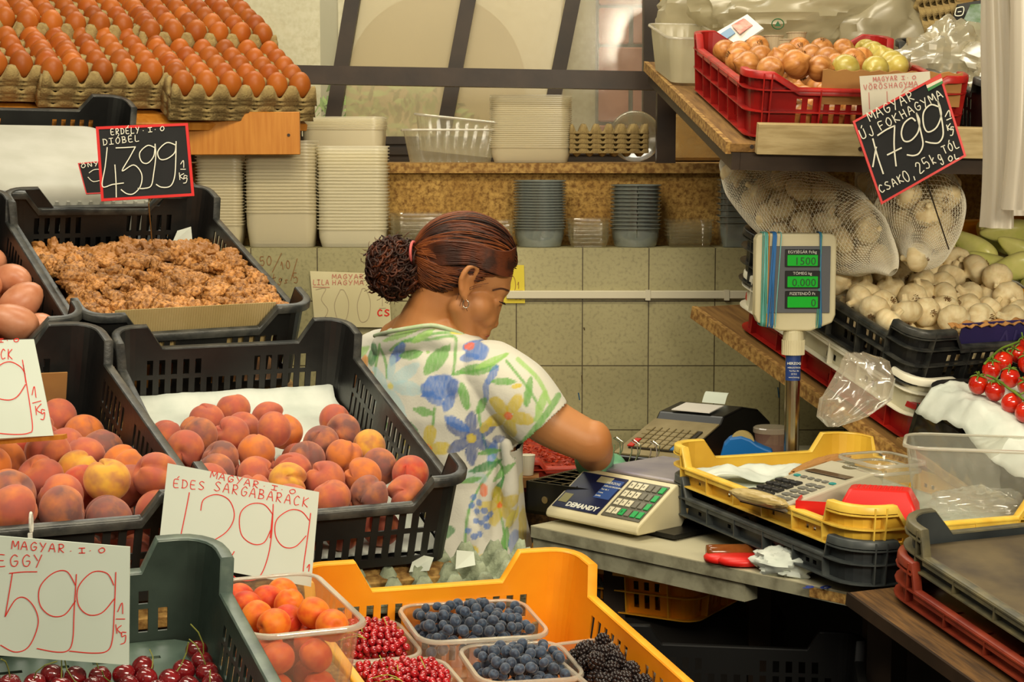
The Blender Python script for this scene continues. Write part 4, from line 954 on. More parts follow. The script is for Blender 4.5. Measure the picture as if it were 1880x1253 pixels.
# 1 blackboard 4399 above the walnuts (zoom 3.133)
big = Z(0, 0, 3.133, [[(618, 850), (606, 960), (590, 1072), (650, 1062), (712, 1054)], [(662, 950), (668, 1040), (670, 1135)], [(668, 852), (720, 850), (780, 846)], [(780, 846), (745, 910), (704, 985), (770, 950), (815, 1000), (810, 1070), (770, 1115), (730, 1115), (698, 1092)],
  [(890, 850), (850, 838), (805, 880), (815, 930), (850, 940), (885, 900), (893, 840)], [(893, 830), (897, 900), (885, 1000), (870, 1070), (830, 1085), (795, 1085)], [(1010, 835), (960, 822), (910, 870), (920, 915), (960, 915), (1005, 880), (1012, 830)], [(1014, 815), (1012, 920), (1005, 1020), (980, 1072), (930, 1078), (900, 1062)]])
sm = text_strokes('ERDÉLY', (204, 248), (257, 244), 10.5) + text_strokes('.I.O', (262, 244), (303, 240), 8) + text_strokes('DIÓBÉL', (190, 267), (257, 259), 11) + Z(0, 0, 3.133, [[(1040, 945), (1056, 925), (1058, 965)], [(1040, 975), (1068, 975)], [(1032, 995), (1036, 1035)], [(1058, 1000), (1036, 1015), (1058, 1032)], [(1078, 1015), (1062, 1010), (1060, 1028), (1076, 1024), (1072, 1050), (1056, 1055)]])
o, Q1, n1 = sign('chalk_sign', [(176, 233), (345, 226), (357, 360), (186, 370)], (3.2, 3.2, 3.18), M_slate, 'red-framed blackboard reading DIÓBÉL 4399 above the walnuts', frame=M_redfr, strokes=((big, M_chalk, 1.9), (sm, M_chalk, 1.4)), frw=5)
s = MB(); s.tube([Q1(275, 362) - n1 * .004, Q1(272, 372) - n1 * .004, P(279, 442, 3.24)], .0011, 6); sp = s.build('spike', M_metal); sp.parent = o
# 2 hidden blackboard behind it
st = text_strokes('ÖNY', (150, 309), (182, 304), 7) + [[(164, 318), (174, 312), (190, 312)], [(162, 326), (172, 334), (190, 330)]]
sign('chalk_sign', [(143, 300), (250, 290), (262, 352), (158, 357)], (3.52, 3.52, 3.50), M_slate, 'red-framed blackboard half hidden behind the DIÓBÉL board', frame=M_redfr, strokes=((st, M_chalk, 1.5),), frw=2)
# 3 sign 1299 (zoom of 0,800 scale 2.767)
big = Z(0, 800, 2.767, [[(962, 290), (945, 380), (915, 525)], [(1020, 380), (1035, 325), (1100, 300), (1165, 330), (1190, 410), (1150, 490), (1050, 552)], [(1190, 590), (1165, 630), (1140, 662)],
  [(1385, 400), (1340, 350), (1270, 350), (1220, 400), (1225, 500), (1280, 550), (1340, 545), (1375, 480)], [(1388, 350), (1380, 500), (1360, 620), (1320, 715), (1260, 738), (1200, 725), (1162, 685)], [(1384, 400), (1372, 520)],
  [(1570, 430), (1530, 385), (1470, 380), (1405, 430), (1400, 510), (1440, 565), (1500, 565), (1555, 510)], [(1578, 395), (1565, 500), (1545, 640), (1540, 690)], [(1560, 672), (1572, 655), (1568, 690)]])
sm = text_strokes('MAGYAR', (386, 877), (475, 897), 12) + text_strokes('.I.O', (482, 896), (543, 908), 8) + text_strokes('ÉDES', (318, 895), (376, 900), 15) + text_strokes('SÁRGABARACK', (393, 901), (566, 932), 17)
sign('price_sign', [(308, 851), (586, 904), (571, 1078), (289, 1026)], (2.23, 2.27, 2.21), M_paper, 'white card sign reading ÉDES SÁRGABARACK 1299 on the peach crate', strokes=((big, M_redpen, 1.7), (sm, M_redpen, 1.4)), th=.002)
# 4 sign 599
big = Z(0, 800, 2.767, [[(50, 700), (120, 693), (190, 692)], [(65, 700), (45, 820), (28, 920)], [(28, 920), (80, 835), (130, 825), (180, 880), (195, 960), (150, 1070), (80, 1100), (5, 1065)],
  [(385, 760), (340, 690), (270, 700), (205, 770), (205, 860), (260, 915), (330, 910), (385, 840)], [(390, 705), (378, 900), (372, 1030), (350, 1090), (290, 1100), (190, 1082)], [(580, 760), (545, 700), (470, 695), (400, 770), (400, 860), (450, 910), (520, 900), (582, 830)], [(590, 695), (582, 900), (572, 1040), (545, 1095), (470, 1105), (355, 1095)]])
sm = text_strokes('MAGYAR', (22, 1008), (120, 1015), 15) + text_strokes('.I.O', (128, 1016), (195, 1015), 9) + text_strokes('MEGGY', (-26, 1040), (80, 1040), 21) + Z(0, 800, 2.767, [[(600, 895), (622, 850), (625, 905)], [(592, 932), (636, 932)], [(590, 960), (596, 1005)], [(618, 965), (598, 985), (622, 1008)], [(642, 1000), (620, 1000), (622, 1022), (640, 1015), (636, 1050), (615, 1060)]])
sign('price_sign', [(-70, 979), (238, 1005), (236, 1222), (-70, 1199)], (1.72, 1.70, 1.72), M_paper, 'white card sign reading MEGGY 599 in the cherry crate', strokes=((big, M_redpen, 1.8), (sm, M_redpen, 1.6)), th=.002)
s = MB(); a = P(57, 951, 2.155); s.tube([a + Vector((0, .005 * math.cos(t), .012 * math.sin(t) - .006)) for t in np.linspace(0, 6.283, 13)[:-1]], .0018, 6, closed=True); s.box(a + Vector((0, -.006, -.022)), (.005, .004, .008)); s.box(a + Vector((0, -.005, -.04)), (.003, .002, .03)); tag(s.build('cable_tie', mat('white_nylon', '#d8d6c8', .5)), 'white cable tie looped over the rim of the left peach crate', 'cable tie')
# 5 sign 9 at the left edge (zoom 0,400 scale 3.133)
big = Z(0, 400, 3.133, [[(145, 900), (120, 860), (60, 830), (0, 850), (-60, 920), (-40, 1020), (40, 1050), (100, 1030), (148, 960)], [(130, 820), (152, 950), (170, 1060), (188, 1210), (165, 1240), (100, 1248), (0, 1242), (-40, 1230)], [(135, 850), (150, 950)]])
sm = text_strokes('BARACK', (-50, 659), (24, 660), 18) + text_strokes('I.O', (-2, 629), (36, 628), 6) + Z(0, 400, 3.133, [[(185, 1020), (198, 972), (208, 1035)], [(188, 1068), (236, 1055)], [(205, 1085), (210, 1135)], [(238, 1072), (212, 1105), (238, 1125)], [(258, 1108), (240, 1105), (242, 1130), (258, 1122), (252, 1160), (235, 1160)]])
sign('price_sign', [(-110, 628), (62, 623), (98, 800), (-110, 812)], (2.42, 2.42, 2.36), M_paper, 'white card sign ending in 9 at the left edge among the peaches', strokes=((big, M_redpen, 1.7), (sm, M_redpen, 1.5)), th=.002)
s = MB(); s.box((0, 0, 0), (.10, .012, .006)); tag(s.build('wooden_stick', M_wood, mat=frame_mat(P(55, 807, 2.375), P(110, 803, 2.36) - P(20, 810, 2.37), (0, 0, 1))), 'wooden stick along the bottom edge of the left white sign', 'stick')
# 6 paper on the tiled wall with 300
M_oldpaper = mat('yellowed_paper', '#d9cfa6', .7, '#cdc295', 6)
st = text_strokes('MAGYAR', (610, 512), (668, 512), 8) + text_strokes('LILA', (575, 523), (604, 523), 9) + text_strokes('HAGYMA', (610, 523), (668, 523), 8) + [[(575, 527), (605, 528)]]
pl = [[(580, 532), (598, 530), (590, 550), (602, 570), (590, 590), (578, 588)], [(625, 532), (614, 560), (622, 590), (636, 585), (640, 555), (632, 534), (625, 532)], [(665, 530), (656, 560), (662, 590), (676, 585), (680, 555), (672, 532), (665, 530)], [(702, 545), (702, 562)], [(697, 566), (708, 566)]]
cs = text_strokes('CS', (693, 580), (716, 580), 11)
sign('price_sign', [(569, 498), (712, 503), (719, 602), (578, 600)], (4.24, 4.24, 4.24), M_oldpaper, 'yellowed paper reading LILA HAGYMA 300 on the tiled wall', strokes=((st, mat('faded_red_pen', '#c0806a', .7), 1.5), (pl, mat('pencil_line', '#b0a080', .7), 1.2), (cs, M_redpen, 2.4)), th=.001)
sign('price_sign', [(918, 487), (962, 487), (964, 557), (925, 557)], (4.245, 4.245, 4.245), mat('yellow_note', '#d8c43c', .7), 'yellow paper note on the tiles behind the face of the woman', strokes=((text_strokes('1', (950, 530), (957, 530), 12) + [[(948, 534), (959, 534)], [(930, 500), (944, 510), (946, 530), (938, 548)]] + text_strokes('CS', (945, 550), (959, 550), 7), mat('brown_pen', '#9a7430', .7), 1.2),), th=.0008)
# pencil notes on the tiles
nt = text_strokes('50', (478, 488), (500, 486), 16) + [[(500, 500), (517, 465)]] + text_strokes('10', (517, 495), (534, 492), 14) + [[(534, 515), (546, 475)]] + text_strokes('5', (540, 520), (552, 518), 18) + text_strokes('kgs', (500, 515), (530, 522), 12)
Qw, nw = plane_Q(P(400, 480, YW), P(600, 480, YW), P(500, 600, YW)); wl = ribbon_mesh(nt, Qw, 1.3, 'wall_writing', mat('brown_pencil', '#8a6038', .8), None, nw, .0015); tag(wl, 'brown handwriting 50/10/5 on the tiled wall', 'writing')
for k, (pth) in enumerate(([(1072, 602), (1073, 606)], [(1428, 712), (1430, 730)], [(1068, 690), (1069, 704)], [(1062, 722), (1064, 734)])):
    sk = ribbon_mesh([pth], Qw, 2.2, 'wall_stain', mat('dark_stain', '#4a3a22', .9) if k % 2 == 0 else mat('blue_paint_drip', '#2a5068', .8), None, nw, .001); tag(sk, ('dark drip on the tiles right of the woman, upper one', 'blue paint drip on the tiles under the right stall', 'dark drip on the tiles left of the other low drip', 'blue paint drip on the tiles above the cash register')[k], 'stain')
# 7 blackboard 1799 (zoom of 1560,0 scale 3.916)
z = lambda l: Z(1560, 0, 3.916, l)
big = z([[(165, 1200), (185, 1080), (190, 1060)], [(165, 1000), (200, 1130), (240, 1250)], [(200, 975), (260, 935), (322, 905)], [(322, 905), (318, 1050), (332, 1195)], [(270, 1115), (370, 1065)],
  [(470, 870), (440, 850), (390, 890), (370, 960), (390, 1015), (440, 1010), (490, 950), (500, 870), (478, 815)], [(478, 815), (510, 950), (525, 1040), (500, 1100), (460, 1120), (412, 1115)],
  [(640, 770), (580, 755), (530, 810), (530, 900), (560, 950), (620, 920), (655, 840), (650, 780), (632, 728)], [(632, 728), (660, 860), (670, 970), (640, 1025), (590, 1030), (545, 1020)]])
sm = text_strokes('MAGYAR', (1597, 223), (1680, 182), 17) + text_strokes('ÚJ', (1582, 256), (1607, 246), 17) + text_strokes('FOKHAGYMA', (1617, 240), (1732, 178), 15) + text_strokes('CSAK', (1617, 355), (1660, 333), 14) + text_strokes('0,25', (1664, 335), (1710, 305), 20) + text_strokes('kg', (1713, 302), (1733, 292), 18) + text_strokes('TÓL', (1733, 283), (1762, 270), 14) + text_strokes('OL', (1742, 297), (1762, 290), 9) + z([[(685, 840), (712, 795), (722, 840)], [(695, 865), (730, 850)], [(695, 900), (705, 940)], [(722, 890), (703, 920), (728, 935)], [(745, 915), (728, 915), (728, 935), (742, 930), (738, 970), (722, 975)]])
o, Q7, n7 = sign('chalk_sign', [(1565, 223), (1727, 135), (1774, 287), (1618, 376)], (3.04, 3.05, 3.02), M_slate, 'tilted red-framed blackboard reading ÚJ FOKHAGYMA 1799', frame=M_redfr, strokes=((big, M_chalk, 2.7), (sm, M_chalk, 1.8)), frw=4.2)
for k, c_ in enumerate(('#c83a26', '#d8d0b8', '#2c7a38')):
    f = [Vector((1698, 152)), Vector((1728, 139)), Vector((1731, 153)), Vector((1704, 168))]; q0 = [f[0].lerp(f[3], k / 3), f[1].lerp(f[2], k / 3), f[1].lerp(f[2], (k + 1) / 3), f[0].lerp(f[3], (k + 1) / 3)]
    s = MB(); s.add([Q7(*p) + n7 * .0018 for p in q0], [(0, 3, 2, 1)]); fo = s.build('flag_stripe', mat('flag_%d' % k, c_, .5)); fo.parent = o
s = MB(); s.tube([Q7(1699, 325) - n7 * .003, P(1742, 458, 3.12)], .0013, 6); sp = s.build('spike', M_dmetal); sp.parent = o
# 8 paper sign on the onion crate
st = text_strokes('MAGYAR', (1603, 150), (1648, 147), 8) + text_strokes('I.O', (1655, 146), (1682, 145), 6) + text_strokes('VÖRÖSHAGYMA', (1586, 165), (1685, 158), 9) + [[(1595, 170), (1596, 200)], [(1628, 168), (1629, 195)], [(1655, 170), (1665, 160), (1680, 162), (1690, 175)]]
sign('price_sign', [(1578, 140), (1707, 131), (1712, 210), (1584, 212)], (3.22, 3.24, 3.22), mat('cream_paper', '#cfc8b4', .75), 'white paper reading VÖRÖSHAGYMA hanging on the onion crate', strokes=((st, mat('pink_pen', '#c07068', .7), 1.3),), th=.001)
# ================================================================== counter and what stands on it
CZ_ = .93
E0 = Vector((.035, 3.285, 0)); E1 = Vector((.553, 2.75, 0)); U_ = (E1 - E0).normalized(); V_ = Vector((-U_.y, U_.x, 0))
M_count = mat('worn_white_laminate', '#b9b396', .5, '#a9a284', 5, 8, .05, ramp=(.4, .7))
M_edge = mat('chipped_grey_edge', '#8f8d76', .7, '#55503c', 26, 9, .3, ramp=(.45, .78))
pl = [E0, E1, E1 + Vector((.07, .035, 0)), E1 + Vector((.45, .35, 0)), Vector((1.0, 4.2, 0)), Vector((.5, 4.2, 0)), E0 + V_ * .35]
pl = [(p.x, p.y) for p in pl]
s = MB(); s.prism(pl, CZ_ - .002, CZ_); ct = tag(s.build('counter', M_count), 'worn white counter top under the scale and the stacked trays', 'counter')
s = MB(); s.prism(pl, CZ_ - .022, CZ_ - .0022); s.build('edge', M_edge, ct)
c2 = [E0 + U_ * .0 + V_ * .006, E0 + U_ * .50 + V_ * .006, E0 + U_ * .50 + V_ * .04, E0 + V_ * .04]
s = MB(); s.prism([(p.x, p.y) for p in c2], CZ_ - .055, CZ_ - .0225); s.build('apron', M_edge, ct)
for p in (E0 + V_ * .12 + U_ * .1, E1 + V_ * .12 - U_ * .06, Vector((.62, 4.1, 0)), E0 + V_ * .3 + U_ * .3): q = MB(); q.box((p.x, p.y, (CZ_ - .022) / 2), (.04, .04, CZ_ - .022)); q.build('leg', M_dmetal, ct)
def text_obj(body, size, m, M, parent=None, name='lettering', ext=.0002, align='LEFT', bold=0):
    cu = bpy.data.curves.new('t', 'FONT'); cu.body = body; cu.size = size; cu.extrude = ext; cu.align_x = align; cu.offset = bold; cu.resolution_u = 2
    t = bpy.data.objects.new('t', cu); COL.objects.link(t); bpy.context.view_layer.update(); dg = bpy.context.evaluated_depsgraph_get(); me = bpy.data.meshes.new_from_object(t.evaluated_get(dg)); bpy.data.objects.remove(t); bpy.data.curves.remove(cu)
    me.materials.clear(); me.materials.append(m); me.name = name; o = bpy.data.objects.new(name, me); COL.objects.link(o)
    if parent is not None: o.parent = parent
    o.matrix_world = M if parent is None else M
    if parent is not None: o.matrix_parent_inverse = Matrix(); o.matrix_local = M
    return o
# ---- weighing scale: sloped console, steel platform
SX = Vector((.68, -.733, 0)).normalized(); SY = Vector((-SX.y, SX.x, 0)); SO = Vector((.062, 3.315, CZ_ + .004))
SM = frame_mat(SO, SX, (0, 0, 1))
M_ivory = mat('ivory_plastic', '#d6cdaa', .4, '#c4ba94', 6, 4); M_navy = mat('navy_label', '#131c3e', .35); M_keyw = mat('key_cream', '#cfc9ad', .5); M_keyg = mat('key_grey', '#6d6a5c', .5); M_keygr = mat('key_green', '#1f9a4c', .5); M_pad = mat('keypad_grey', '#5b584a', .5)
W_ = .235
prof = [(0, .012), (.004, .006), (.12, .006), (.13, .02), (.13, .080), (.105, .086), (.004, .022)]
s = MB(); v = [(x, a, b) for x in (0, W_) for a, b in prof]; n = len(prof); s.add(v, [tuple(range(n)), tuple(range(2 * n - 1, n - 1, -1))] + [(i + n, (i + 1) % n + n, (i + 1) % n, i) for i in range(n)])
sc = s.build('weighing_scale', M_ivory, mat=SM); mod(sc, 'BEVEL', width=.003, segments=2); tag(sc, 'ivory electronic shop scale with blue label and keypad at the counter edge', 'scale')
sl = math.atan2(.064, .101); PM = Matrix.Translation((0, .004, .0225)) @ Matrix.Rotation(sl, 4, 'X')   # panel frame: x right, y up the slope
def pan(x0, x1, y0, y1, m, nm, t=.0012, par=sc, bev=0): s = MB(); s.box(((x0 + x1) / 2, (y0 + y1) / 2, t / 2 + .0004), (x1 - x0, y1 - y0, t), M=PM, bev=bev); return s.build(nm, m, par)
pan(.008, .125, .008, .108, M_navy, 'label')
pan(.058, .092, .088, .104, mat('dull_display', '#a8a27c', .5), 'display', .0018); pan(.012, .034, .022, .046, mat('sticker_olive', '#8f8a5c', .6), 'sticker', .0018)
pan(.082, .122, .048, .100, mat('sticker_blue', '#2c4a86', .5), 'sticker', .0016)
text_obj('DEMANDY', .0165, mat('label_white', '#d8d8cc', .5), PM @ Matrix.Translation((.038, .014, .0018)) @ Matrix.Shear('XY', 4, (0, 0)), sc, bold=.0006)
for k, t in enumerate(('HERZOG', 'MÉRLEGTECHNIKA', 'Tel: 06 1', 'www.', 'javítás')): text_obj(t, .0055 if k else .0085, MATS['label_white'], PM @ Matrix.Translation((.084, .088 - k * .0088, .0022)), sc)
kp = pan(.134, .228, .010, .108, M_pad, 'keypad')
for r_ in range(4):
    for c_ in range(6):
        m = M_keygr if (c_ == 5 or (r_ == 0 and c_ in (2, 4)) or (r_ == 1 and c_ == 5)) else (M_keyw if c_ < 3 and not (r_ == 0 and c_ == 2) else M_keyg)
        x = .141 + c_ * .0148; y = .017 + r_ * .0232; q = MB(); q.box((x + .0055, y + .008, .0028), (.0112, .0165, .0024), M=PM, bev=.0006); q.build('key', m, kp)
        if c_ < 3: text_obj('123456789000'[(r_ * 3 + c_)], .008, mat('key_black', '#222018', .6), PM @ Matrix.Translation((x + .003, y + .005, .0042)), kp)
s = MB(); s.box((.135, .215, .042), (.25, .15, .044)); s.box((.135, .2, .004), (.29, .30, .008)); s.build('base', M_blkp, sc)
s = MB(); s.box((.160, .222, .083), (.30, .185, .009), bev=.003); s.build('platform', mat('brushed_platform', '#b9b3b8', .42, '#9a96a8', 10, 4, metal=.6), sc)
# ---- customer display on a pole
YD = 3.46
def head_pt(x, y, dy=0): p = P(x, y, YD); return Vector((p.x, YD + dy, p.z))
c = head_pt(1458, 517); hw = px2m(148, YD) / 2; hh = px2m(178, YD) / 2
prof = [(-hw, hh - .012), (-hw + .004, hh - .003), (-hw + .014, hh), (hw - .014, hh), (hw - .004, hh - .003), (hw, hh - .012), (hw, -hh + .03), (hw - .006, -hh + .015), (.030, -hh - .001), (-.030, -hh - .001), (-hw + .006, -hh + .015), (-hw, -hh + .03)]
DM = Matrix.Translation(c)
s = MB(); s.prism([(x, z) for x, z in prof], -.02, .02, Matrix.Rotation(R(90), 4, 'X')); dd = s.build('customer_display', M_ivory, mat=DM); mod(dd, 'BEVEL', width=.004, segments=3); tag(dd, 'ivory customer display on a steel pole wound with rubber bands', 'display')
def dbox(x0, y0, x1, y1, m, nm, dy, t=.002, par=dd):
    a, b = head_pt(x0, y0) - c, head_pt(x1, y1) - c; s = MB(); s.box(((a.x + b.x) / 2, -.0225 - dy, (a.z + b.z) / 2), (abs(b.x - a.x), t, abs(a.z - b.z)), bev=.0008); return s.build(nm, m, par)
dbox(1404, 451, 1519, 573, mat('grey_panel', '#55565a', .5), 'panel', 0)
M_lcd = mat('green_lcd', '#0a7a1c', .25, emit='#08a81c', estr=.5); M_lcdd = mat('lcd_digit', '#06400f', .4)
for y0, tx, dg in ((457, 'EGYSÉGÁR Ft/kg', '1500'), (496, 'TÖMEG kg', '0.000'), (533, 'FIZETENDŐ Ft', '0')):
    fr_ = dbox(1438, y0, 1501, y0 + 32, M_blkp, 'screen_frame', .002, .003)
    dbox(1442, y0 + 10, 1497, y0 + 30, M_lcd, 'screen', .0035, .002)
    a = head_pt(1469, y0 + 7) - c; text_obj(tx, .0078, MATS['label_white'], Matrix.Translation((a.x, -.0272, a.z)) @ Matrix.Rotation(R(90), 4, 'X'), dd, align='CENTER')
    a = head_pt(1494, y0 + 28) - c; text_obj(dg, .021, M_lcdd, Matrix.Translation((a.x, -.0274, a.z)) @ Matrix.Rotation(R(90), 4, 'X'), dd, align='RIGHT', name='digits')
s = MB(); p0 = head_pt(1458, 606) - c; p1 = head_pt(1458, 651) - c; s.lathe([(.006, p0.z + .012), (.014, p0.z + .008), (.0195, p0.z - .004), (.0205, p0.z - .018), (.0205, p0.z - .019)], 20); s.lathe([(.0212, p1.z), (.0212, p0.z - .019)], 30)
for k in range(30): a = 2 * math.pi * k / 30; s.box((.0214 * math.cos(a), .0214 * math.sin(a), (p1.z + p0.z - .019) / 2), (.0014, .0014, p0.z - .019 - p1.z), rz=0)
s.build('collar', M_ivory, dd)
s = MB(); s.lathe([(.0145, CZ_ - c.z), (.0145, p1.z + .004)], 20); s.lathe([(.03, CZ_ - c.z), (.03, CZ_ - c.z + .006)], 20); s.build('pole', mat('chrome_pole', '#c0b49a', .22, metal=1), dd, smooth=False)
pa = head_pt(1458, 652) - c; pb = head_pt(1458, 698) - c
s = MB(); v = []; n = 14
for i in range(n + 1): a = R(-165 + 150 * i / n); v += [(.0151 * math.cos(a), .0151 * math.sin(a), pb.z), (.0151 * math.cos(a), .0151 * math.sin(a), pa.z)]
s.add(v, [(2 * i, 2 * i + 2, 2 * i + 3, 2 * i + 1) for i in range(n)]); s.build('label', mat('blue_label', '#1f3a78', .5), dd)
s = MB(); s.add([(x * 1.004, y * 1.02, z - (.0125 if k % 2 else -.012 * 1.9)) for k, (x, y, z) in enumerate(v)], []) if False else None
text_obj('HERZOG', .0066, MATS['label_white'], Matrix.Translation((0, -.0158, pa.z - .017)) @ Matrix.Rotation(R(90), 4, 'X'), dd, align='CENTER', bold=.0001)
for k, t in enumerate(('MÉRLEGTECH', 'Tel./Fax: 06', '30 912', 'www.herzog')): text_obj(t, .0040, MATS['label_white'], Matrix.Translation((0, -.0158, pa.z - .0245 - k * .0062)) @ Matrix.Rotation(R(90), 4, 'X'), dd, align='CENTER')
# rubber bands round the display head
bc = [mat('teal_band', '#4f9a8a', .6), mat('blue_band', '#2f6fae', .6), mat('light_band', '#7cc0bc', .6), mat('orange_band', '#d88a20', .6)]
rg = random.Random(2)
def band(xt, xb, m, lab, gp):
    xt_ = head_pt(xt, 0).x - c.x; xb_ = head_pt(xb, 0).x - c.x; zb = -hh - .001 if abs(xb_) < .03 else -hh + .012 - (.03 - 0) * 0
    if abs(xb_) > .03: zb = -hh + .016 - .010 * (1 - (abs(xb_) - .03) / (hw - .03))
    e = .0016; pts = [(xt_, -.0225 - e, hh - .004), (xt_, -.016, hh + e), (xt_, .016, hh + e), (xt_, .0215, hh - .004), (xb_, .0215, zb + .006), (xb_, .018, zb - .004), (xb_, -.018, zb - .004), (xb_, -.0225 - e, zb + .006)]
    s = MB(); s.tube(pts, .0011, 5, closed=True); o = s.build('rubber_band', m, mat=DM, smooth=True); tag(o, lab, 'rubber band', gp)
for k in range(12): band(1404 + rg.uniform(0, 9), 1402 + rg.uniform(0, 12), bc[0] if k % 3 else bc[2], 'teal rubber band on the left side of the customer display', 'teal bands at the left of the display')
band(1416, 1413, bc[3], 'single orange rubber band between the teal and blue ones', None)
for k in range(9): band(1421 + rg.uniform(0, 9), 1414 + rg.uniform(0, 11), bc[1], 'blue rubber band on the left side of the customer display', 'blue bands at the left of the display')
band(1438, 1429, bc[2], 'pale slanting rubber band nearest the green screens', None)
for k in range(8): band(1508 + rg.uniform(0, 5), 1504 + rg.uniform(0, 11), bc[0] if k % 2 else bc[1], 'green-blue rubber band on the right side of the customer display', 'bands at the right of the display')
# ---- stacked low trays with the calculator
c_calc = put_crate('calc', 'plastic_tray', 'yellow plastic tray holding the desk calculator', 'tray', .40, .60, .072, .038, .07, .095, .064, mw=M_yel, mr=M_rimyel, style='tray', r=.05, taper=.004)
o = make_crate('plastic_tray', .40, .60, .072, .038, .07, .095, .064, mw=M_charc, mr=mat('charcoal_rim', '#34393a', .4, '#4a4f4d', 30, 6), style='tray', r=.05, taper=.004); del o['dims']
o.matrix_world = POSE['calc'] @ Matrix.Translation((.0, -.006, -.054)); tag(o, 'charcoal plastic tray directly under the yellow tray', 'tray')
MC = POSE['calc']
sheet('paper_sheet', MC, -.185, .17, -.27, .28, lambda x, y: .010, M_paper, 'white paper sheet lining the yellow tray', 'paper', amp=.0012, sc=9)
sheet('crumpled_paper', MC @ Matrix.Translation((-.09, .20, .03)) @ Matrix.Rotation(R(-12), 4, 'Z'), -.11, .11, -.045, .045, lambda x, y: .0, M_tissue, 'crumpled white paper at the back of the yellow tray', 'paper', amp=.016, sc=14, nx=30, ny=16, seed=5)
# calculator
za = 1.045; kA, kB, kC, kD = PZ(1368, 888, za), PZ(1452, 930, za), PZ(1640, 892, za), PZ(1552, 852, za)
kB = PZ(1446, 932, za); KM = frame_mat(kB, (math.cos(R(33)), math.sin(R(33)), 0), (0, 0, 1)); KL = .215; KW = .125   # x along its length, y across (to the back left)
KM = Matrix.Translation((0, 0, -.012)) @ KM
s = MB(); pr = [(0, .002), (KL * .96, .002), (KL, .040), (KL * .985, .052), (KL * .62, .040), (KL * .02, .016), (0, .012)]; v = [(a, y, b) for y in (0, KW) for a, b in pr]; n = len(pr)
s.add(v, [tuple(range(n)), tuple(range(2 * n - 1, n - 1, -1))] + [(i + n, (i + 1) % n + n, (i + 1) % n, i) for i in range(n)])
ca = s.build('calculator', mat('silver_grey_plastic', '#bdb7a2', .42, '#aca68f', 8), mat=KM); mod(ca, 'BEVEL', width=.004, segments=2); tag(ca, 'silver-grey desk calculator lying in the yellow tray', 'calculator')
s = MB(); s.box((KL * .5, KW / 2, .006), (KL * .97, KW * .97, .012)); s.build('base', M_blkp, ca)
def ktop(x): 
    return .016 + (x - KL * .02) / (KL * .6) * .024 if x < KL * .62 else .040 + (x - KL * .62) / (KL * .365) * .012
def kbox(x0, x1, y0, y1, m, nm, t=.005): 
    s = MB(); a = math.atan2(ktop(x1) - ktop(x0), x1 - x0); s.box(((x0 + x1) / 2, (y0 + y1) / 2, (ktop(x0) + ktop(x1)) / 2 + t / 2 - .0008), (x1 - x0, y1 - y0, t), M=None, bev=.0012); return s.build(nm, m, ca)
M_key = mat('dark_key', '#2a2a2a', .35); M_key2 = mat('mid_grey_key', '#6f6e66', .4)
kx = KL / 100
for r_ in range(3):
    for c_ in range(4): kbox(kx * (6 + c_ * 9.5) + r_ * 0, kx * (13 + c_ * 9.5), KW * (.50 + r_ * .155), KW * (.62 + r_ * .155), M_key, 'key', .006)
for r_ in range(2):
    for c_ in range(5): kbox(kx * (6 + c_ * 8.2), kx * (12 + c_ * 8.2), KW * (.12 + r_ * .17), KW * (.23 + r_ * .17), M_key2, 'key', .004)
for c_ in range(6): kbox(kx * (50 + c_ * .3), kx * (54 + c_ * .3), KW * (.08 + c_ * .145), KW * (.16 + c_ * .145), mat('teal_key', '#2a8a88', .4) if c_ in (0, 5) else M_key2, 'key', .004)
kbox(kx * 64, kx * 80, KW * .10, KW * .90, mat('lcd_brown', '#5c4a34', .2), 'screen', .0016)
s = MB(); s.lathe([(.016, 0), (.016, .0008)], 24, M=Matrix.Translation((kx * 91, KW * .5, ktop(kx * 91) + .0004)) @ Matrix.Rotation(math.atan2(.012, KL * .365) * -1, 4, 'Y'), sx=.6); s.build('badge', mat('badge_olive', '#6a624a', .4), ca)
text_obj('OSAMA', .0095, MATS['label_white'], Matrix.Translation((kx * 92.5, KW * .34, ktop(kx * 91) + .0018)) @ Matrix.Rotation(R(90), 4, 'Z'), ca)
# crumpled tape and twist of paper by the calculator
def crumple(name, M, rad, m, label, cat, amp=.25, fr=2.2, seed=0, n=36, mm=24, flat=None, ridge=True, **k):
    s = MB(); s.sphere((0, 0, 0), 1, n, mm); v = []
    for p in s.v:
        d = Vector(p); q = d * fr + Vector((seed * 3.1, seed, -seed)); a = mnoise.noise(q); b = 1 - abs(mnoise.noise(q * 1.9)) * 2; c_ = 1 - abs(mnoise.noise(q * 4.1)) * 2
        r_ = 1 + amp * (a + (.55 * b + .28 * c_ if ridge else 0)); p2 = Vector((d.x * rad[0], d.y * rad[1], d.z * rad[2])) * r_
        if flat is not None: p2.z = max(p2.z, flat)
        v.append(p2)
    o = cam_mesh(name, v, s.f, m, True, mat=M); autosmooth(o, 38)
    if label: tag(o, label, cat, k.get('group'))
    return o
crumple('paper_twist', xform(P(1505, 855, 3.22), 0, -12, 20), (.055, .016, .012), M_card, 'brown twisted paper roll behind the calculator', 'paper', .2, 3, 4)
crumple('tape_wrap', Matrix.Translation(P(1393, 915, 2.93)) @ Matrix.Rotation(R(-57), 4, 'Z'), (.066, .015, .011), mat('yellowed_tape', '#c2ae78', .3, '#ab955e', 30), 'yellowed crumpled tape around the near end of the calculator', 'tape', .12, 3, 9)
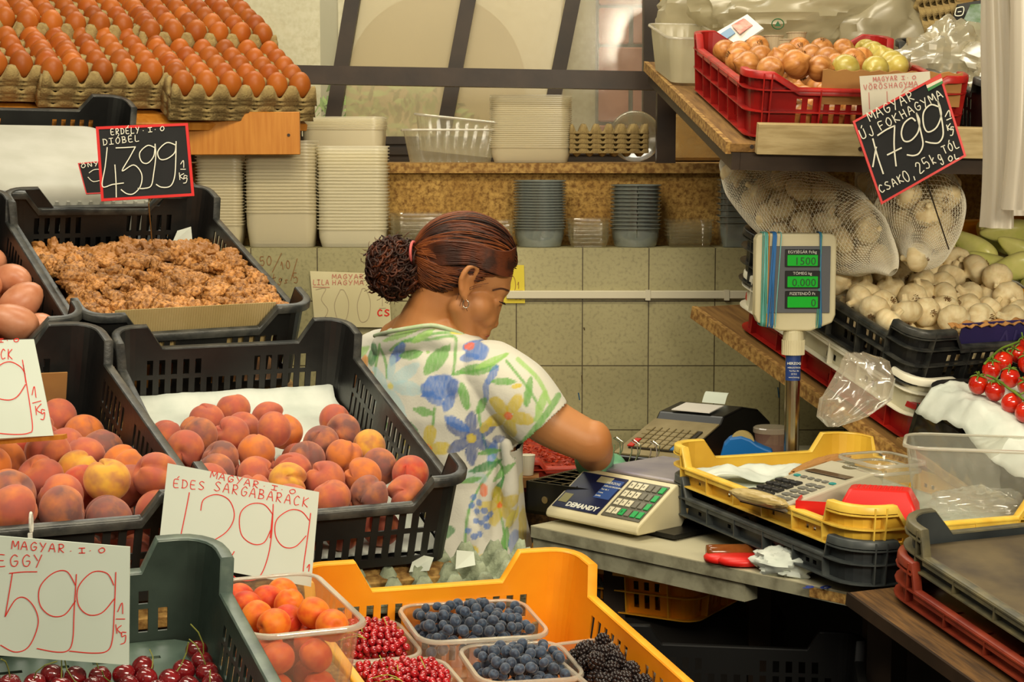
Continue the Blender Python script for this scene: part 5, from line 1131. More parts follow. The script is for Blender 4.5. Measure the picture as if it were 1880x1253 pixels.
# red plastic holder at the right of the tray
RM = Matrix.Translation(P(1615, 925, 2.86)) @ Matrix.Rotation(R(-18), 4, 'Z')
s = MB(); loft(s, [rring(.062, .036, .006, -.018), rring(.060, .034, .006, .0), rring(.048, .024, .006, .024), rring(.044, .020, .006, .026)]); M_rp = mat('bright_red_plastic', '#d01f18', .4)
rh = autosmooth(s.build('plastic_holder', M_rp, mat=RM)); tag(rh, 'bright red plastic holder lying at the right of the yellow tray', 'holder')
s = MB(); s.box((-.075, -.012, -.016), (.11, .05, .004), bev=.001); s.box((-.075, -.036, -.006), (.11, .003, .02)); s.box((-.128, -.012, -.006), (.003, .05, .02)); s.build('arm', M_rp, rh)
s = MB()
for i in range(9):
    for j in range(4): s.lathe([(.0022, 0), (.0016, .002)], 6, M=Matrix.Translation((-.034 + i * .0085, -.013 + j * .0085, .0255)))
s.build('studs', M_rp, rh)
for k in range(2): punnet('clear_punnet', Matrix.Translation(P(1610 + k * 8, 893 - k * 14, 3.06)) @ Matrix.Rotation(R(22), 4, 'Z'), .10, .13, .034, ('clear empty punnet in the yellow tray behind the calculator', 'clear empty punnet nested on top of the other behind the calculator')[k], m=film('clear_empty', '#c9c2a2', .18, .1, .35))
# ---- on the counter below the trays
def onc(x, y, dz=0): p = PZ(x, y, CZ_ + dz); return p
s = MB(); pa_ = onc(1322, 990); 
me_ct = tray_mesh(4, 2, 'egg_carton', .7); me_ct.materials.append(M_pulp); o = bpy.data.objects.new('egg_carton', me_ct); COL.objects.link(o); mod(o, 'SOLIDIFY', thickness=.0016, offset=1)
o.matrix_world = Matrix.Translation(pa_ + Vector((.02, .05, .012))) @ Euler((R(180), 0, R(-30))).to_matrix().to_4x4() @ Matrix.Translation((0, 0, -.045)) @ Matrix.Diagonal((.62, .7, .8, 1)); tag(o, 'grey pulp egg carton squeezed under the charcoal tray', 'egg carton')
s = MB(); a = onc(1297, 1015, .014); b = onc(1390, 1014, .014); s.tube([a, a.lerp(b, .1), b], [.013, .014, .014], 16); tag(s.build('brown_jar', mat('amber_glass', '#6a3818', .15, '#8a5022', 20), smooth=True), 'brown glass jar lying on its side under the charcoal tray', 'jar')
s = MB(); a = onc(1325, 1033, .0); s.lathe([(.020, .001), (.030, .004), (.031, .010), (.026, .015), (.010, .016)], 26, M=Matrix.Translation(a), sx=1.0); b = onc(1362, 1038, 0); s.lathe([(.020, .001), (.032, .004), (.033, .011), (.028, .016), (.012, .017)], 26, M=Matrix.Translation(b), sx=1.3)
tag(s.build('red_scoop', M_rp, smooth=True), 'flat glossy red plastic scoop on the counter under the trays', 'scoop')
crumple('tissue_ball', Matrix.Translation(onc(1440, 1060) + Vector((0, 0.02, .016))) @ Matrix.Rotation(R(-40), 4, 'Z'), (.045, .026, .022), M_tissue, 'crumpled white tissue on the counter near its corner', 'tissue', .35, 2.0, 3, flat=-.016)
for k, t in enumerate(('9', '0')): text_obj(t, .03, mat('blue_marker', '#2a3c8a', .6), Matrix.Translation(onc(1470 + k * 32, 1080) + Vector((0, 0, .0006))) @ Matrix.Rotation(R(-44), 4, 'Z'), ct, bold=.001)
s = MB(); a = E1 + Vector((.004, .002, 0)); s.prism([(E1.x - .075, E1.y + .0775), (E1.x + .001, E1.y - .001), (E1.x + .001, E1.y - .0012), (E1.x - .076, E1.y + .0765)], CZ_ - .020, CZ_ - .004) ; s.build('bare_edge', M_osb, ct)
# ---- cash register, drawer, wire stand, dispenser, tub, cup, crate
RO = P(1122, 852, 3.62); XR = Vector((.83, -.55, 0)).normalized(); GM = frame_mat(RO, XR, (0, 0, 1)); WR = .155
pr = [(0, 0), (.40, 0), (.44, .02), (.42, .048), (.36, .082), (.29, .095), (.20, .085), (.185, .070), (.0, .018)]; v = [(x, a, b) for x in (0, WR) for a, b in pr]; n = len(pr)
s = MB(); s.add(v, [tuple(range(n)), tuple(range(2 * n - 1, n - 1, -1))] + [(i + n, (i + 1) % n + n, (i + 1) % n, i) for i in range(n)]); rg_ = s.build('cash_register', M_blkp, mat=GM); mod(rg_, 'BEVEL', width=.004, segments=2); tag(rg_, 'black cash register with a slanted keyboard at the back of the counter', 'cash register')
a1_ = math.atan2(.052, .185); RP = Matrix.Translation((0, 0, .0185)) @ Matrix.Rotation(a1_, 4, 'X')
M_regk = mat('register_beige', '#8c7e5a', .5, '#7a6d4a', 20)
s = MB(); s.box((WR / 2, .098, .001), (WR * .98, .18, .003), M=RP); s.build('deck', M_regk, rg_); s = MB(); s.box((WR / 2 + .004, .085, .004), (.118, .105, .004), M=RP); kb = s.build('keyboard', mat('keyboard_dark', '#2a241a', .5), rg_)
for i in range(7):
    for j in range(5): s = MB(); s.box((.026 + i * .0165, .043 + j * .0205, .0075), (.0135, .0165, .004), M=RP, bev=.001); s.build('key', mat('red_key', '#b02a1c', .5) if (i == 0 and j < 2) else mat('blue_key', '#3a6a9a', .5) if (i, j) == (6, 0) else M_regk, kb)
s = MB(); v = [(.03, .20, .089), (.12, .20, .089), (.12, .265, .096), (.03, .265, .096)]; s.add(v + [(x, y, z + .002) for x, y, z in v], [(4, 5, 6, 7), (0, 1, 5, 4), (1, 2, 6, 5), (2, 3, 7, 6), (3, 0, 4, 7)]); s.build('screen', mat('pale_screen', '#d8d4cc', .4), rg_)
s = MB(); v = []; 
for i in range(9): t = i / 8; v += [(.045, .31 + .02 * t, .094 + .022 * math.sin(t * 1.6)), (.10, .31 + .02 * t, .094 + .022 * math.sin(t * 1.6))]
s.add(v, [(2 * i, 2 * i + 1, 2 * i + 3, 2 * i + 2) for i in range(8)]); o = s.build('receipt', M_paper, rg_); mod(o, 'SOLIDIFY', thickness=.0004)
s = MB(); s.box((WR / 2 + .02, .20, -.035), (.26, .42, .066), bev=.003); s.build('drawer', M_blkp, rg_) 
# black drawer box with a wire grid left of the scale
BM = frame_mat(P(966, 960, 3.40), (.8, -.6, 0), (0, 0, 1)); BM.translation.z = CZ_ + .001
s = MB(); t = .004; w_, l_, h_ = .16, .20, .062
s.box((w_ / 2, t / 2, h_ / 2), (w_, t, h_)); s.box((w_ / 2, l_ - t / 2, h_ / 2), (w_, t, h_)); s.box((t / 2, l_ / 2, h_ / 2), (t, l_, h_)); s.box((w_ - t / 2, l_ / 2, h_ / 2), (t, l_, h_)); s.box((w_ / 2, l_ / 2, .003), (w_, l_, .006))
db = tag(s.build('cash_box', M_blkp, mat=BM), 'black open cash drawer box between the woman and the scale', 'drawer')
s = MB()
for i in range(5): s.tube([(.01 + i * .035, .004, h_), (.01 + i * .035, l_ - .004, h_)], .0012, 6)
for i in range(6): s.tube([(.004, .02 + i * .032, h_), (w_ - .004, .02 + i * .032, h_)], .0012, 6)
s.build('wire_grid', M_metal, db); s = MB(); s.lathe([(.007, 0), (.007, .002)], 16, M=Matrix.Translation((.045, 0, .03)) @ Matrix.Rotation(R(90), 4, 'X')); s.build('lock', M_metal, db)
# wire spring holders
for k, (x0, y0) in enumerate(((1128, 845), (1160, 850), (1195, 852))):
    a = P(x0, y0, 3.50); s = MB(); s.tube([a + Vector((0, 0, -.02)), a + Vector((.012, 0, .020)), a + Vector((.010, 0, .036)), a + Vector((-.002, 0, .044)), a + Vector((.004, .01, .044)), a + Vector((.018, .01, .034)), a + Vector((.016, .01, .018)), a + Vector((-.004, .01, -.02))], .0014, 6)
    s.tube([a + Vector((-.012, .005, -.02)), a + Vector((.0, .005, .02)), a + Vector((.0, .005, .03))], .0014, 6); tag(s.build('wire_clip', mat('shiny_wire', '#c8bfa8', .25, metal=1)), ('bent shiny wire clip nearest the glove in front of the register', 'middle bent shiny wire clip in front of the register keyboard', 'right bent shiny wire clip in front of the register keyboard')[k], 'wire clip')
# tape dispenser
TM = Matrix.Translation(P(1370, 842, 3.52)) @ Matrix.Rotation(R(-8), 4, 'Z'); M_tdb = mat('bright_blue_plastic', '#0a62a8', .35)
pr = [(-.052, 0), (.05, 0), (.052, .018), (.036, .024), (.022, .030), (.008, .040), (-.010, .046), (-.032, .043), (-.044, .030)]
s = MB(); s.prism(pr, -.02, .02, Matrix.Rotation(R(90), 4, 'X')); td = s.build('tape_dispenser', M_tdb, mat=TM); mod(td, 'BEVEL', width=.004, segments=2); tag(td, 'bright blue tape dispenser between the register and the pole', 'tape dispenser')
s = MB(); s.lathe([(.024, -.009), (.024, .009)], 24, M=Matrix.Translation((-.008, 0, .031)) @ Matrix.Rotation(R(90), 4, 'X')); s.build('tape_roll', mat('tan_tape', '#a8945a', .4), td)
s = MB(); s.box((.0, 0, -.026), (.14, .07, .050)); tag(s.build('carton_box', mat('dark_carton', '#4a3a2c', .8, '#3a2c20', 20), mat=TM), 'dark small box under the blue tape dispenser', 'box')
# tub with lid
a = P(1416, 838, 3.70); s = MB(); s.lathe([(.028, 0), (.030, .002), (.036, .052), (.036, .053)], 28, M=Matrix.Translation(a)); tb_ = s.build('plastic_tub', film('pinkish_plastic', '#c9a090', .45, .2, .3), smooth=False); tag(tb_, 'pinkish translucent round tub with lid behind the yellow tray', 'tub')
s = MB(); s.lathe([(.037, .050), (.0385, .051), (.0385, .060), (.036, .062)], 28, M=Matrix.Translation(a)); s.build('lid', film('clear_lid', '#d0c8b0', .5, .2, .4), tb_)
s = MB(); s.box((a.x, a.y, (a.z + CZ_) / 2 - .001), (.12, .10, a.z - CZ_ - .004)); tag(s.build('carton_box', M_card), 'cardboard box under the pinkish round tub', 'box')
# red crate with dried peppers at the wall
M = xform(P(1000, 872, 3.93) + Vector((.03, .05, 0)), 8, 0, 6)
o = make_crate('plastic_crate', .20, .28, .075, .055, .04, .055, .03, mw=mat('faded_red_plastic', '#8c2416', .5, '#6e1c12', 12), mr=mat('faded_red_rim', '#a83420', .45), style='ribbed', r=.02, taper=.006); o.matrix_world = M; del o['dims']; tag(o, 'small faded red crate against the tiles behind the elbow', 'crate')
s = MB(); rg = random.Random(9)
for k in range(260):
    p = Vector((rg.uniform(-.085, .085), rg.uniform(-.12, .12), rg.uniform(.045, .062))); a = rg.uniform(0, 6.28); l = rg.uniform(.006, .012); s.tube([p, p + Vector((math.cos(a), math.sin(a), rg.uniform(-.3, .3))) * l], [.0035, .001], 5)
s.box((0, 0, .025), (.17, .24, .036)); tag(s.build('dried_peppers', mat('dried_red_pepper', '#8a2212', .5, '#b03a18', 60), mat=M), 'dried red pepper pieces filling the small faded red crate', 'peppers', kind='stuff')
s = MB(); s.box((M.translation.x, M.translation.y, (M.translation.z + 0) / 2 - .012), (.26, .26, M.translation.z - .024)); tag(s.build('side_cabinet', M_oldwood), 'dark cabinet under the small faded red crate by the wall', 'cabinet')
a = P(968, 872, 3.80); s = MB(); s.lathe([(.013, 0), (.017, .042), (.0175, .043)], 20, M=Matrix.Translation(a)); tag(s.build('paper_cup', mat('white_cup', '#cfc9b4', .5)), 'small white cup between the shirt and the faded red crate', 'cup')
s = MB(); s.box((a.x, a.y, a.z - .012), (.05, .06, .022)); tag(s.build('carton_box', M_card), 'little cardboard box under the white cup', 'box')
s = MB(); bxp = P(628, 1032, 2.76); s.box((0, 0, 0), (.062, .08, .05), bev=.002); tag(s.build('carton_box', M_card, mat=Matrix.Translation(bxp) @ Matrix.Rotation(R(12), 4, 'Z')), 'small brown cardboard box behind the empty pulp trays', 'box')
# ---- below the counter
def low_crate(px, py, Y, rz, lab, mw, mr, W=.30, L=.40, H=(.11, .085), st='ribbed', rx=0):
    o = make_crate('plastic_crate', W, L, H[0], H[1], .06, .08, .05, mw=mw, mr=mr, style=st, r=.03); p = P(px, py, Y); o.matrix_world = xform(p, rx, 0, rz); del o['dims']; tag(o, lab, 'crate'); return o
low_crate(1178, 1098, 3.40, -30, 'yellow-orange crate standing under the counter', M_orange, M_rimora, .34, .26)
low_crate(1068, 1102, 3.45, 20, 'grey plastic crate under the left end of the counter', mat('grey_plastic', '#4a4c46', .5), mat('grey_plastic_rim', '#5c5e56', .5), .20, .30, (.10, .07))
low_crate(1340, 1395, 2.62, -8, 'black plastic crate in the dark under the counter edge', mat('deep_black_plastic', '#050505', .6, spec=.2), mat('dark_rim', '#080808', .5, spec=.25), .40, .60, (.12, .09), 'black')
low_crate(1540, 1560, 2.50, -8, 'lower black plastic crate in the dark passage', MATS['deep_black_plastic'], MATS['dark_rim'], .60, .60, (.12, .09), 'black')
for z0, x, y, w_, l_, lab in ((P(1178, 1098, 3.40).z, P(1178, 1098, 3.40).x - .02, 3.46, .56, .36, 'dark wooden bench under the counter carrying the yellow-orange crate'),): s = MB(); s.box((x, y, z0 / 2 - .004), (w_, l_, z0 - .008)); tag(s.build('bench', mat('black_wood_and_shade', '#17120c', .8)), lab, 'bench')
s = MB(); s.box((.62, 3.98, .45), (1.2, .02, .90)); tag(s.build('shade_panel', MATS['black_wood_and_shade']), 'added black panel standing in for the unlit dark under the counter', 'panel')  # added panel, black in place of the unlit space under the counter
p = P(1340, 1395, 2.62); s = MB(); s.box((p.x, p.y, p.z / 2 - .004), (.44, .58, p.z - .008)); tag(s.build('dark_stand', MATS['black_wood_and_shade']), 'dark stand under the black crates in the passage', 'stand')
# ================================================================== right stall
M_tr = mat('translucent_white_plastic', '#cfcbb4', .45, '#bdb89c', 12)
c_garlic = put_crate('garlic', 'plastic_crate', 'black plastic crate of loose garlic on the right stall', 'crate', .40, .60, .112, .078, .083, .105, .063, style='ribbed')
MGc = POSE['garlic']
for dz, dx, mw, mr, lab in ((-.058, .012, M_tr, mat('white_plastic_rim', '#ddd9c4', .4), 'white plastic crate under the garlic crate'), (-.110, .028, M_red, M_rimred, 'red plastic crate at the bottom of the garlic stack')):
    o = make_crate('plastic_crate', .40, .60, .078, .052, .083, .105, .063, mw=mw, mr=mr, style='tray', taper=.006); o.matrix_world = MGc @ Matrix.Translation((dx, -.012, dz)); del o['dims']; tag(o, lab, 'crate')
def board(name, M, x0, x1, y0, y1, z, th, m, lab, me_=None):
    s = MB(); s.box(((x0 + x1) / 2, (y0 + y1) / 2, z - th / 2), (x1 - x0, y1 - y0, th), bev=.001); o = s.build(name, m, mat=M)
    if lab: tag(o, lab, 'shelf')
    return o
M_shelf = mat('raw_board', '#8a6632', .8, '#6a4a20', 7, 8, .4, stretch=(10, 1.5, 10))
b_ = board('shelf_board', MGc, -.20, 1.3, -.36, .42, -.118, .020, M_shelf, 'rough wooden shelf board under the garlic stack'); s = MB(); s.box((-.203, .03, -.130), (.012, .78, .028)); s.build('edge_strip', M_osb, b_)
# pepper crate right of the garlic
MPp = MGc @ Matrix.Translation((.425, .02, .0))
o = make_crate('plastic_crate', .40, .60, .13, .10, .083, .105, .063, mw=M_orange, mr=M_rimora, style='black'); o.matrix_world = MPp; del o['dims']; tag(o, 'orange plastic crate of pale peppers at the right edge', 'crate')
o = make_crate('plastic_crate', .40, .60, .12, .09, .083, .105, .063, mw=M_charc, mr=M_charc, style='solid'); o.matrix_world = MPp @ Matrix.Translation((0, 0, -.105)); del o['dims']; tag(o, 'charcoal crate under the orange pepper crate', 'crate')
sheet('tissue_paper', MPp, -.19, .19, -.28, .28, lambda x, y: .05 + max(0, abs(x) - .14) * 1.1, M_tissue, 'white tissue lining the orange pepper crate', 'paper', amp=.006)
M_pep = mat('pale_green_pepper', '#e8e28e', .3, '#d8d878', 1.2, 3, spec=.5, rnd=.08)
def pep_fn(d):
    th = math.atan2(d.y, d.x); r_ = (1 + .10 * math.cos(3 * th)) * (.62 + .25 * d.z); return Vector((d.x * r_, d.y * r_, d.z * 1.7 - .12 * math.exp(-((1 - d.z) / .1))))
me_pep = sph_mesh('pepper', pep_fn, 24, 18, M_pep); rg = random.Random(6); pts = []
for i in range(7):
    for j in range(4): pts.append(Vector((-.13 + j * .085 + rg.uniform(-.01, .01), -.22 + i * .068 + rg.uniform(-.01, .01), .085 + .03 * (j % 2) + .02 * (i % 2))))
for i, p in enumerate(pts):
    o = bpy.data.objects.new('pepper', me_pep); COL.objects.link(o); Mx = MPp @ Matrix.Translation(p) @ Euler((R(90) + rg.gauss(0, .3), rg.gauss(0, .3), rg.gauss(.8, .7))).to_matrix().to_4x4() @ Matrix.Diagonal((.042, .042, .036, 1)); o.matrix_world = Mx
    tag(o, 'pale yellow-green pepper, %s from left, %s row of the orange crate' % (ORD[i % 4], ORD[i // 4]), 'pepper', 'pale peppers in the orange crate')
    s = MB(); s.tube([(0, 0, 1.45), (.1, 0, 1.9), (.3, 0, 2.2)], [.16, .11, .13], 8); s.build('stem', mat('pepper_stem', '#7a8a3a', .6), o, smooth=True)
# ---- garlic bulbs
M_gar = mat('garlic_skin', '#efdfb4', .5, '#dcc594', 2.6, 4, .08, stretch=(1, 1, .25), sub=.08, rnd=.06, spec=.35)
def gar_fn(d):
    th = math.atan2(d.y, d.x); el = d.z; r_ = 1 + .055 * abs(math.cos(4 * th)) * (1 - el * el) - .03
    top = max(0, el); z = el * .80 + .55 * max(0, el - .80) / .2 * .6; k = 1 - .0 * top
    if el > .80: k = .30 / math.sqrt(max(1e-6, 1 - .8 * .8)) * .9 if False else (1 - (el - .80) / .2 * .15)
    xy = math.sqrt(max(0, 1 - el * el)); w = xy * r_ * k
    if el > .86: w = .21 + .02 * math.cos(5 * th)
    elif el > .6: t = (el - .6) / .26; w = w * (1 - t) + .21 * t
    if el > .985: w *= .8
    if el < -.93: z += .06
    n = math.hypot(d.x, d.y) or 1; return Vector((d.x / n * w, d.y / n * w, z)) if xy > 1e-6 else Vector((0, 0, z))
me_gar = sph_mesh('garlic_bulb', gar_fn, 32, 26, M_gar)
s = MB(); rg = random.Random(1)
for k in range(26): a = rg.uniform(0, 6.28); q = rg.random() ** .5 * .22; s.tube([(q * math.cos(a), q * math.sin(a), -.70), (q * 1.25 * math.cos(a), q * 1.25 * math.sin(a), -.86)], .022, 4)
_o = s.build('roots', mat('dry_roots', '#7a5a34', .9)); me_roots = _o.data; bpy.data.objects.remove(_o)
def garlic(M, lab, gp, n_):
    o = bpy.data.objects.new('garlic_bulb', me_gar); COL.objects.link(o); o.matrix_world = M; tag(o, lab, 'garlic', gp)
    r_ = bpy.data.objects.new('roots', me_roots); COL.objects.link(r_); r_.parent = o; return o
GA = [(130,110),(300,220),(110,270),(540,200),(545,330),(720,280),(880,270),(1030,340),(1160,400),(1320,260),(1440,340),(1370,440),(1600,410),(1570,540),(1770,550),(1880,580),(160,440),(350,560),(600,430),(620,520),(500,680),(720,400),(830,580),(1060,440),(960,470),(1050,590),(930,760),(1130,700),(270,670),(380,750),(520,850),(730,760),(1190,870),(1300,690),(1450,800),(1340,600),(1640,690),(1750,850),(1900,770),(1820,670),(250,430),(1000,560),(1980,640),(1960,860),(2000,500),(1900,480)]
rG = .0292; zfg = lambda x, y: .090 + .018 * max(-1, min(1, (y) * 6)) + (.02 if y > .12 else 0)
pts = [loc_px(MGc, 1520 + a / 5.222, 430 + b / 5.222, zfg) for a, b in GA]; nG = len(pts)
und = [Vector((x, y, .034)) for x in np.arange(-.15, .16, .062) for y in np.arange(-.25, .26, .062)] 
pts = relax(pts + und, [rG * .86] * (nG + len(und)), (-.182, -.282, .008), (.19, .285, .3))
lab = order_labels(pts[:nG], 'loose garlic bulb, {col} from left, {row} row from front of black crate', 6) + ['garlic bulb in the bottom layer of the loose garlic crate'] * len(und)
for i, p in enumerate(pts):
    s_ = rG * random.uniform(.95, 1.12); garlic(MGc @ Matrix.Translation(p) @ rndrot() @ Matrix.Diagonal((s_, s_, s_, 1)), lab[i], 'loose garlic in the black crate', i)
# cardboard lining and purple box front of the garlic crate
s = MB(); s.box((.06, -.290, .088), (.30, .003, .060)); o = s.build('cardboard_liner', mat('purple_carton', '#241e4e', .6, '#2f2860', 8), mat=MGc); tag(o, 'dark purple printed carton strip at the front of the garlic crate', 'cardboard')
text_obj('ALL', .055, mat('carton_print', '#3a3468', .6), Matrix.Translation((.0, -.2925, .062)) @ Matrix.Rotation(R(90), 4, 'X'), o)
s = MB(); v = []
for i in range(41): x = -.12 + .32 * i / 40; v += [(x, -.283 - .004 * math.sin(i * .8), .118 + .0025 * math.sin(i * 1.3)), (x, -.297 + .002 * math.sin(i), .114 + .003 * math.sin(i * 1.9))]
s.add(v, [(2 * i, 2 * i + 1, 2 * i + 3, 2 * i + 2) for i in range(40)]); q = s.build('torn_edge', M_card, o); mod(q, 'SOLIDIFY', thickness=.0015)
# ---- netted garlic
M_net = mat('white_net', '#ece6d2', .6)
def net_bag(path, Yf, lab, seed, nb, tail=None, flat=.8):
    """path: px centre x, y and radius in px; Yf gives the distance along the way"""
    K = []
    for i, (x, y, r_) in enumerate(path): Y = Yf[i]; K.append((P(x, y, Y), px2m(r_, Y)))
    C = smooth3([k[0] for k in K], 10); Rr = [K[min(int(i / 10), len(K) - 1)][1] * (1 - (i % 10) / 10) + K[min(int(i / 10) + 1, len(K) - 1)][1] * (i % 10) / 10 for i in range(len(C))]
    n = 58; v = []; f = []; up = None; fr = []
    for i, p in enumerate(C):
        t = (C[min(i + 1, len(C) - 1)] - C[max(i - 1, 0)]).normalized()
        if up is None: up = Vector((0, 0, 1))
        up = (up - t * up.dot(t)).normalized(); bn = t.cross(up); fr.append((p, t, up, bn))
        for k in range(n):
            a = 2 * math.pi * (k + .5 * (i % 2)) / n; rr_ = Rr[i] * (1 + .07 * mnoise.noise(Vector((math.cos(a) * 2 + seed, math.sin(a) * 2, i * .12))))
            v.append(p + up * math.cos(a) * rr_ + bn * math.sin(a) * rr_ * flat)
    for i in range(len(C) - 1):
        for k in range(n):
            k2 = (k + 1) % n; a, b, c_, d = i * n + k, i * n + k2, (i + 1) * n + k2, (i + 1) * n + k
            if i % 2 == 0: f += [(a, b, d), (b, c_, d)]
            else: f += [(a, b, c_), (a, c_, d)]
    o = cam_mesh('net_bag', v, f, M_net); mod(o, 'WIREFRAME', thickness=.0015, use_replace=True, use_even_offset=False); tag(o, lab, 'net bag')
    rg = random.Random(seed); pts = []; tr = 0; rb = .0280
    while len(pts) < nb and tr < 40000:
        tr += 1; i = rg.randrange(8, len(C) - 3); p, t, u_, bn = fr[i]; R0 = Rr[i] - rb * .92
        if R0 < 0: continue
        a = rg.uniform(0, 6.28); q = R0 * rg.uniform(.55, 1) ; c_ = p + u_ * math.cos(a) * q + bn * math.sin(a) * q * flat
        if all((c_ - e).length > 1.72 * rb for e in pts): pts.append(c_)
    return o, pts, rb
def smooth3(K, k):
    out = []
    for i in range(len(K) - 1):
        p0, p1, p2, p3 = K[max(i - 1, 0)], K[i], K[i + 1], K[min(i + 2, len(K) - 1)]
        for q in range(k): t = q / k; out.append(.5 * ((2 * p1) + (p2 - p0) * t + (2 * p0 - 5 * p1 + 4 * p2 - p3) * t * t + (3 * p1 - p0 - 3 * p2 + p3) * t ** 3))
    out.append(K[-1]); return out
NB = [([(1324, 297, 3), (1336, 306, 18), (1365, 335, 44), (1420, 368, 68), (1480, 395, 88), (1545, 425, 84), (1592, 452, 62), (1622, 476, 34), (1640, 500, 10)], [3.78, 3.76, 3.72, 3.68, 3.62, 3.56, 3.50, 3.47, 3.45], 'white net bag of garlic lying behind the customer display', 3, 58, 'garlic bulb inside the net bag behind the customer display'),
      ([(1590, 275, 6), (1600, 300, 38), (1630, 340, 76), (1672, 372, 106), (1690, 400, 104), (1695, 440, 70), (1685, 470, 30), (1684, 482, 6)], [3.66, 3.64, 3.62, 3.58, 3.54, 3.50, 3.46, 3.45], 'white net bag of garlic standing behind the 1799 blackboard', 8, 56, 'garlic bulb inside the net bag under the 1799 blackboard')]
for path, Yf, lab, sd, nb, gl in NB:
    o, pts, rb = net_bag(path, Yf, lab, sd, nb)
    for i, p in enumerate(pts): garlic(Matrix.Translation(p) @ rndrot() @ Matrix.Diagonal((rb, rb, rb, 1)), gl, 'garlic in the net bag %s' % ('behind the display' if sd == 3 else 'under the blackboard'), i)
# ---- tomatoes in paper, lower right
MT = xform(P(1700, 735, 3.25), 16, 0, 24) @ Matrix.Translation((.2, -.3, -.07))
o = make_crate('plastic_crate', .40, .60, .104, .096, .083, .105, .063, mw=M_black, mr=M_black, style='black'); o.matrix_world = MT; del o['dims']; tag(o, 'black crate wrapped in paper holding the tomatoes', 'crate')
sheet('tissue_paper', MT, -.244, .2, -.30, .27, lambda x, y: .116 + (.008 * math.exp(-((x + .19) / .03) ** 2)) - (max(0, -x - .218) * 1.6) + .012 * math.sin(y * 26 + x * 9) * max(0, min(1, (-x - .12) * 10)), M_tissue, 'white tissue paper draped under the vine tomatoes', 'paper', amp=.009, sc=26, seed=2, nx=70, ny=90)
sheet('black_film', MT @ Matrix.Translation((-.236, 0, .03)) @ Matrix.Rotation(R(-88), 4, 'Y'), -.045, .045, -.29, .28, lambda x, y: 0, mat('shiny_black_film', '#141210', .22), 'crinkled black film hanging over the side of the tomato crate', 'film', amp=.008, sc=16, seed=7)
M_tom = mat('tomato_skin', '#b81408', .12, '#c62a0c', .9, 2, spec=.6, coat=.6, rnd=.08)
me_tom = sph_mesh('tomato', lambda d: Vector((d.x, d.y, d.z * 1.08)) * (1 - .12 * math.exp(-((1 - d.z) / .06))), 26, 18, M_tom)
s = MB()
for k in range(5):
    a = k * 1.2566; s.tube([(0, 0, 1.0), (.35 * math.cos(a), .35 * math.sin(a), 1.08), (.7 * math.cos(a), .7 * math.sin(a), .95 + .15 * (k % 2)), (.95 * math.cos(a + .2), .95 * math.sin(a + .2), .85)], [.09, .10, .07, .01], 5)
s.tube([(0, 0, .95), (.05, 0, 1.3), (.2, 0, 1.6)], [.10, .08, .09], 6); M_calyx = mat('tomato_green', '#6f8a2c', .6, '#55701f', 20)
_o = s.build('calyx', M_calyx, smooth=True); me_cal = _o.data; bpy.data.objects.remove(_o)
TO = [(735,670),(880,500),(910,740),(1010,400),(1095,590),(1180,320),(1110,880),(1290,430),(1290,680),(1280,990),(1400,300),(1420,560),(1450,820),(1300,220),(1560,420),(1580,700),(1480,1050)]
pts = [loc_px(MT, 1680 + a / 6.265, 600 + b / 6.265, lambda x, y: .145) for a, b in TO]; rT = .0172; pts = relax(pts, [rT] * len(pts), (-.3, -.4, .128), (.3, .4, .3)); lab = order_labels(pts, 'red vine tomato, {col} from left, {row} row from front', 5)
for i, p in enumerate(pts):
    o = bpy.data.objects.new('tomato', me_tom); COL.objects.link(o); o.matrix_world = MT @ Matrix.Translation(p) @ Euler((random.gauss(-.3, .3), random.gauss(0, .3), random.uniform(0, 6))).to_matrix().to_4x4() @ Matrix.Diagonal((rT, rT, rT, 1)); tag(o, lab[i], 'tomato', 'vine tomatoes on the tissue')
    q = bpy.data.objects.new('calyx', me_cal); COL.objects.link(q); q.parent = o
for k, l in enumerate(([(800, 430), (900, 330), (1000, 250), (1100, 210), (1200, 170)], [(820, 560), (900, 590), (1000, 650), (1060, 700), (1150, 760), (1250, 840)])):
    s = MB(); s.tube(smooth3([MT @ (loc_px(MT, 1680 + a / 6.265, 600 + b / 6.265, lambda x, y: .166)) for a, b in l], 5), .0022, 7); tag(s.build('tomato_vine', M_calyx, smooth=True), ('upper green vine across the tomatoes', 'lower green vine across the tomatoes')[k], 'vine')
board('shelf_board', MT, -.24, .24, -.33, .31, -.006, .016, M_shelf, 'wooden shelf board under the tomato crate')
# ---- near right: trays on the low dark shelf, clear box
M_olive = mat('muddy_tray_plastic', '#4a4032', .45, '#6a5c40', 12, 7, .1, ramp=(.4, .7))
c_fr = put_crate('frontR', 'plastic_tray', 'muddy dark plastic tray at the lower right corner', 'tray', .40, .60, .068, .029, .062, .098, .067, mw=M_charc, mr=mat('muddy_rim', '#4c4a3c', .4, '#6c6448', 30), mb=M_olive, style='tray', r=.05, taper=.004)
MF = POSE['frontR']; sheet('muddy_tray_floor', MF, -.185, .185, -.285, .285, lambda x, y: .020, M_olive, 'muddy brown floor of the dark tray at lower right', 'board', amp=.0006, th=.004)  # raised floor of the dark tray
o = make_crate('plastic_tray', .40, .60, .068, .029, .062, .098, .067, mw=M_rust, mr=mat('rust_rim', '#8a3822', .4, '#6a2418', 20), style='tray', r=.05, taper=.004); o.matrix_world = MF @ Matrix.Translation((-.008, 0, -.052)); del o['dims']; tag(o, 'maroon plastic tray under the muddy dark tray', 'tray')
bb_ = board('shelf_board', MF, -.26, 1.0, -.6, .32, -.062, .022, M_oldwood, 'dark worn wooden shelf at the lower right corner'); s = MB(); s.box((-.2625, -.14, -.072), (.005, .92, .020)); s.build('steel_edge', M_dmetal, bb_)
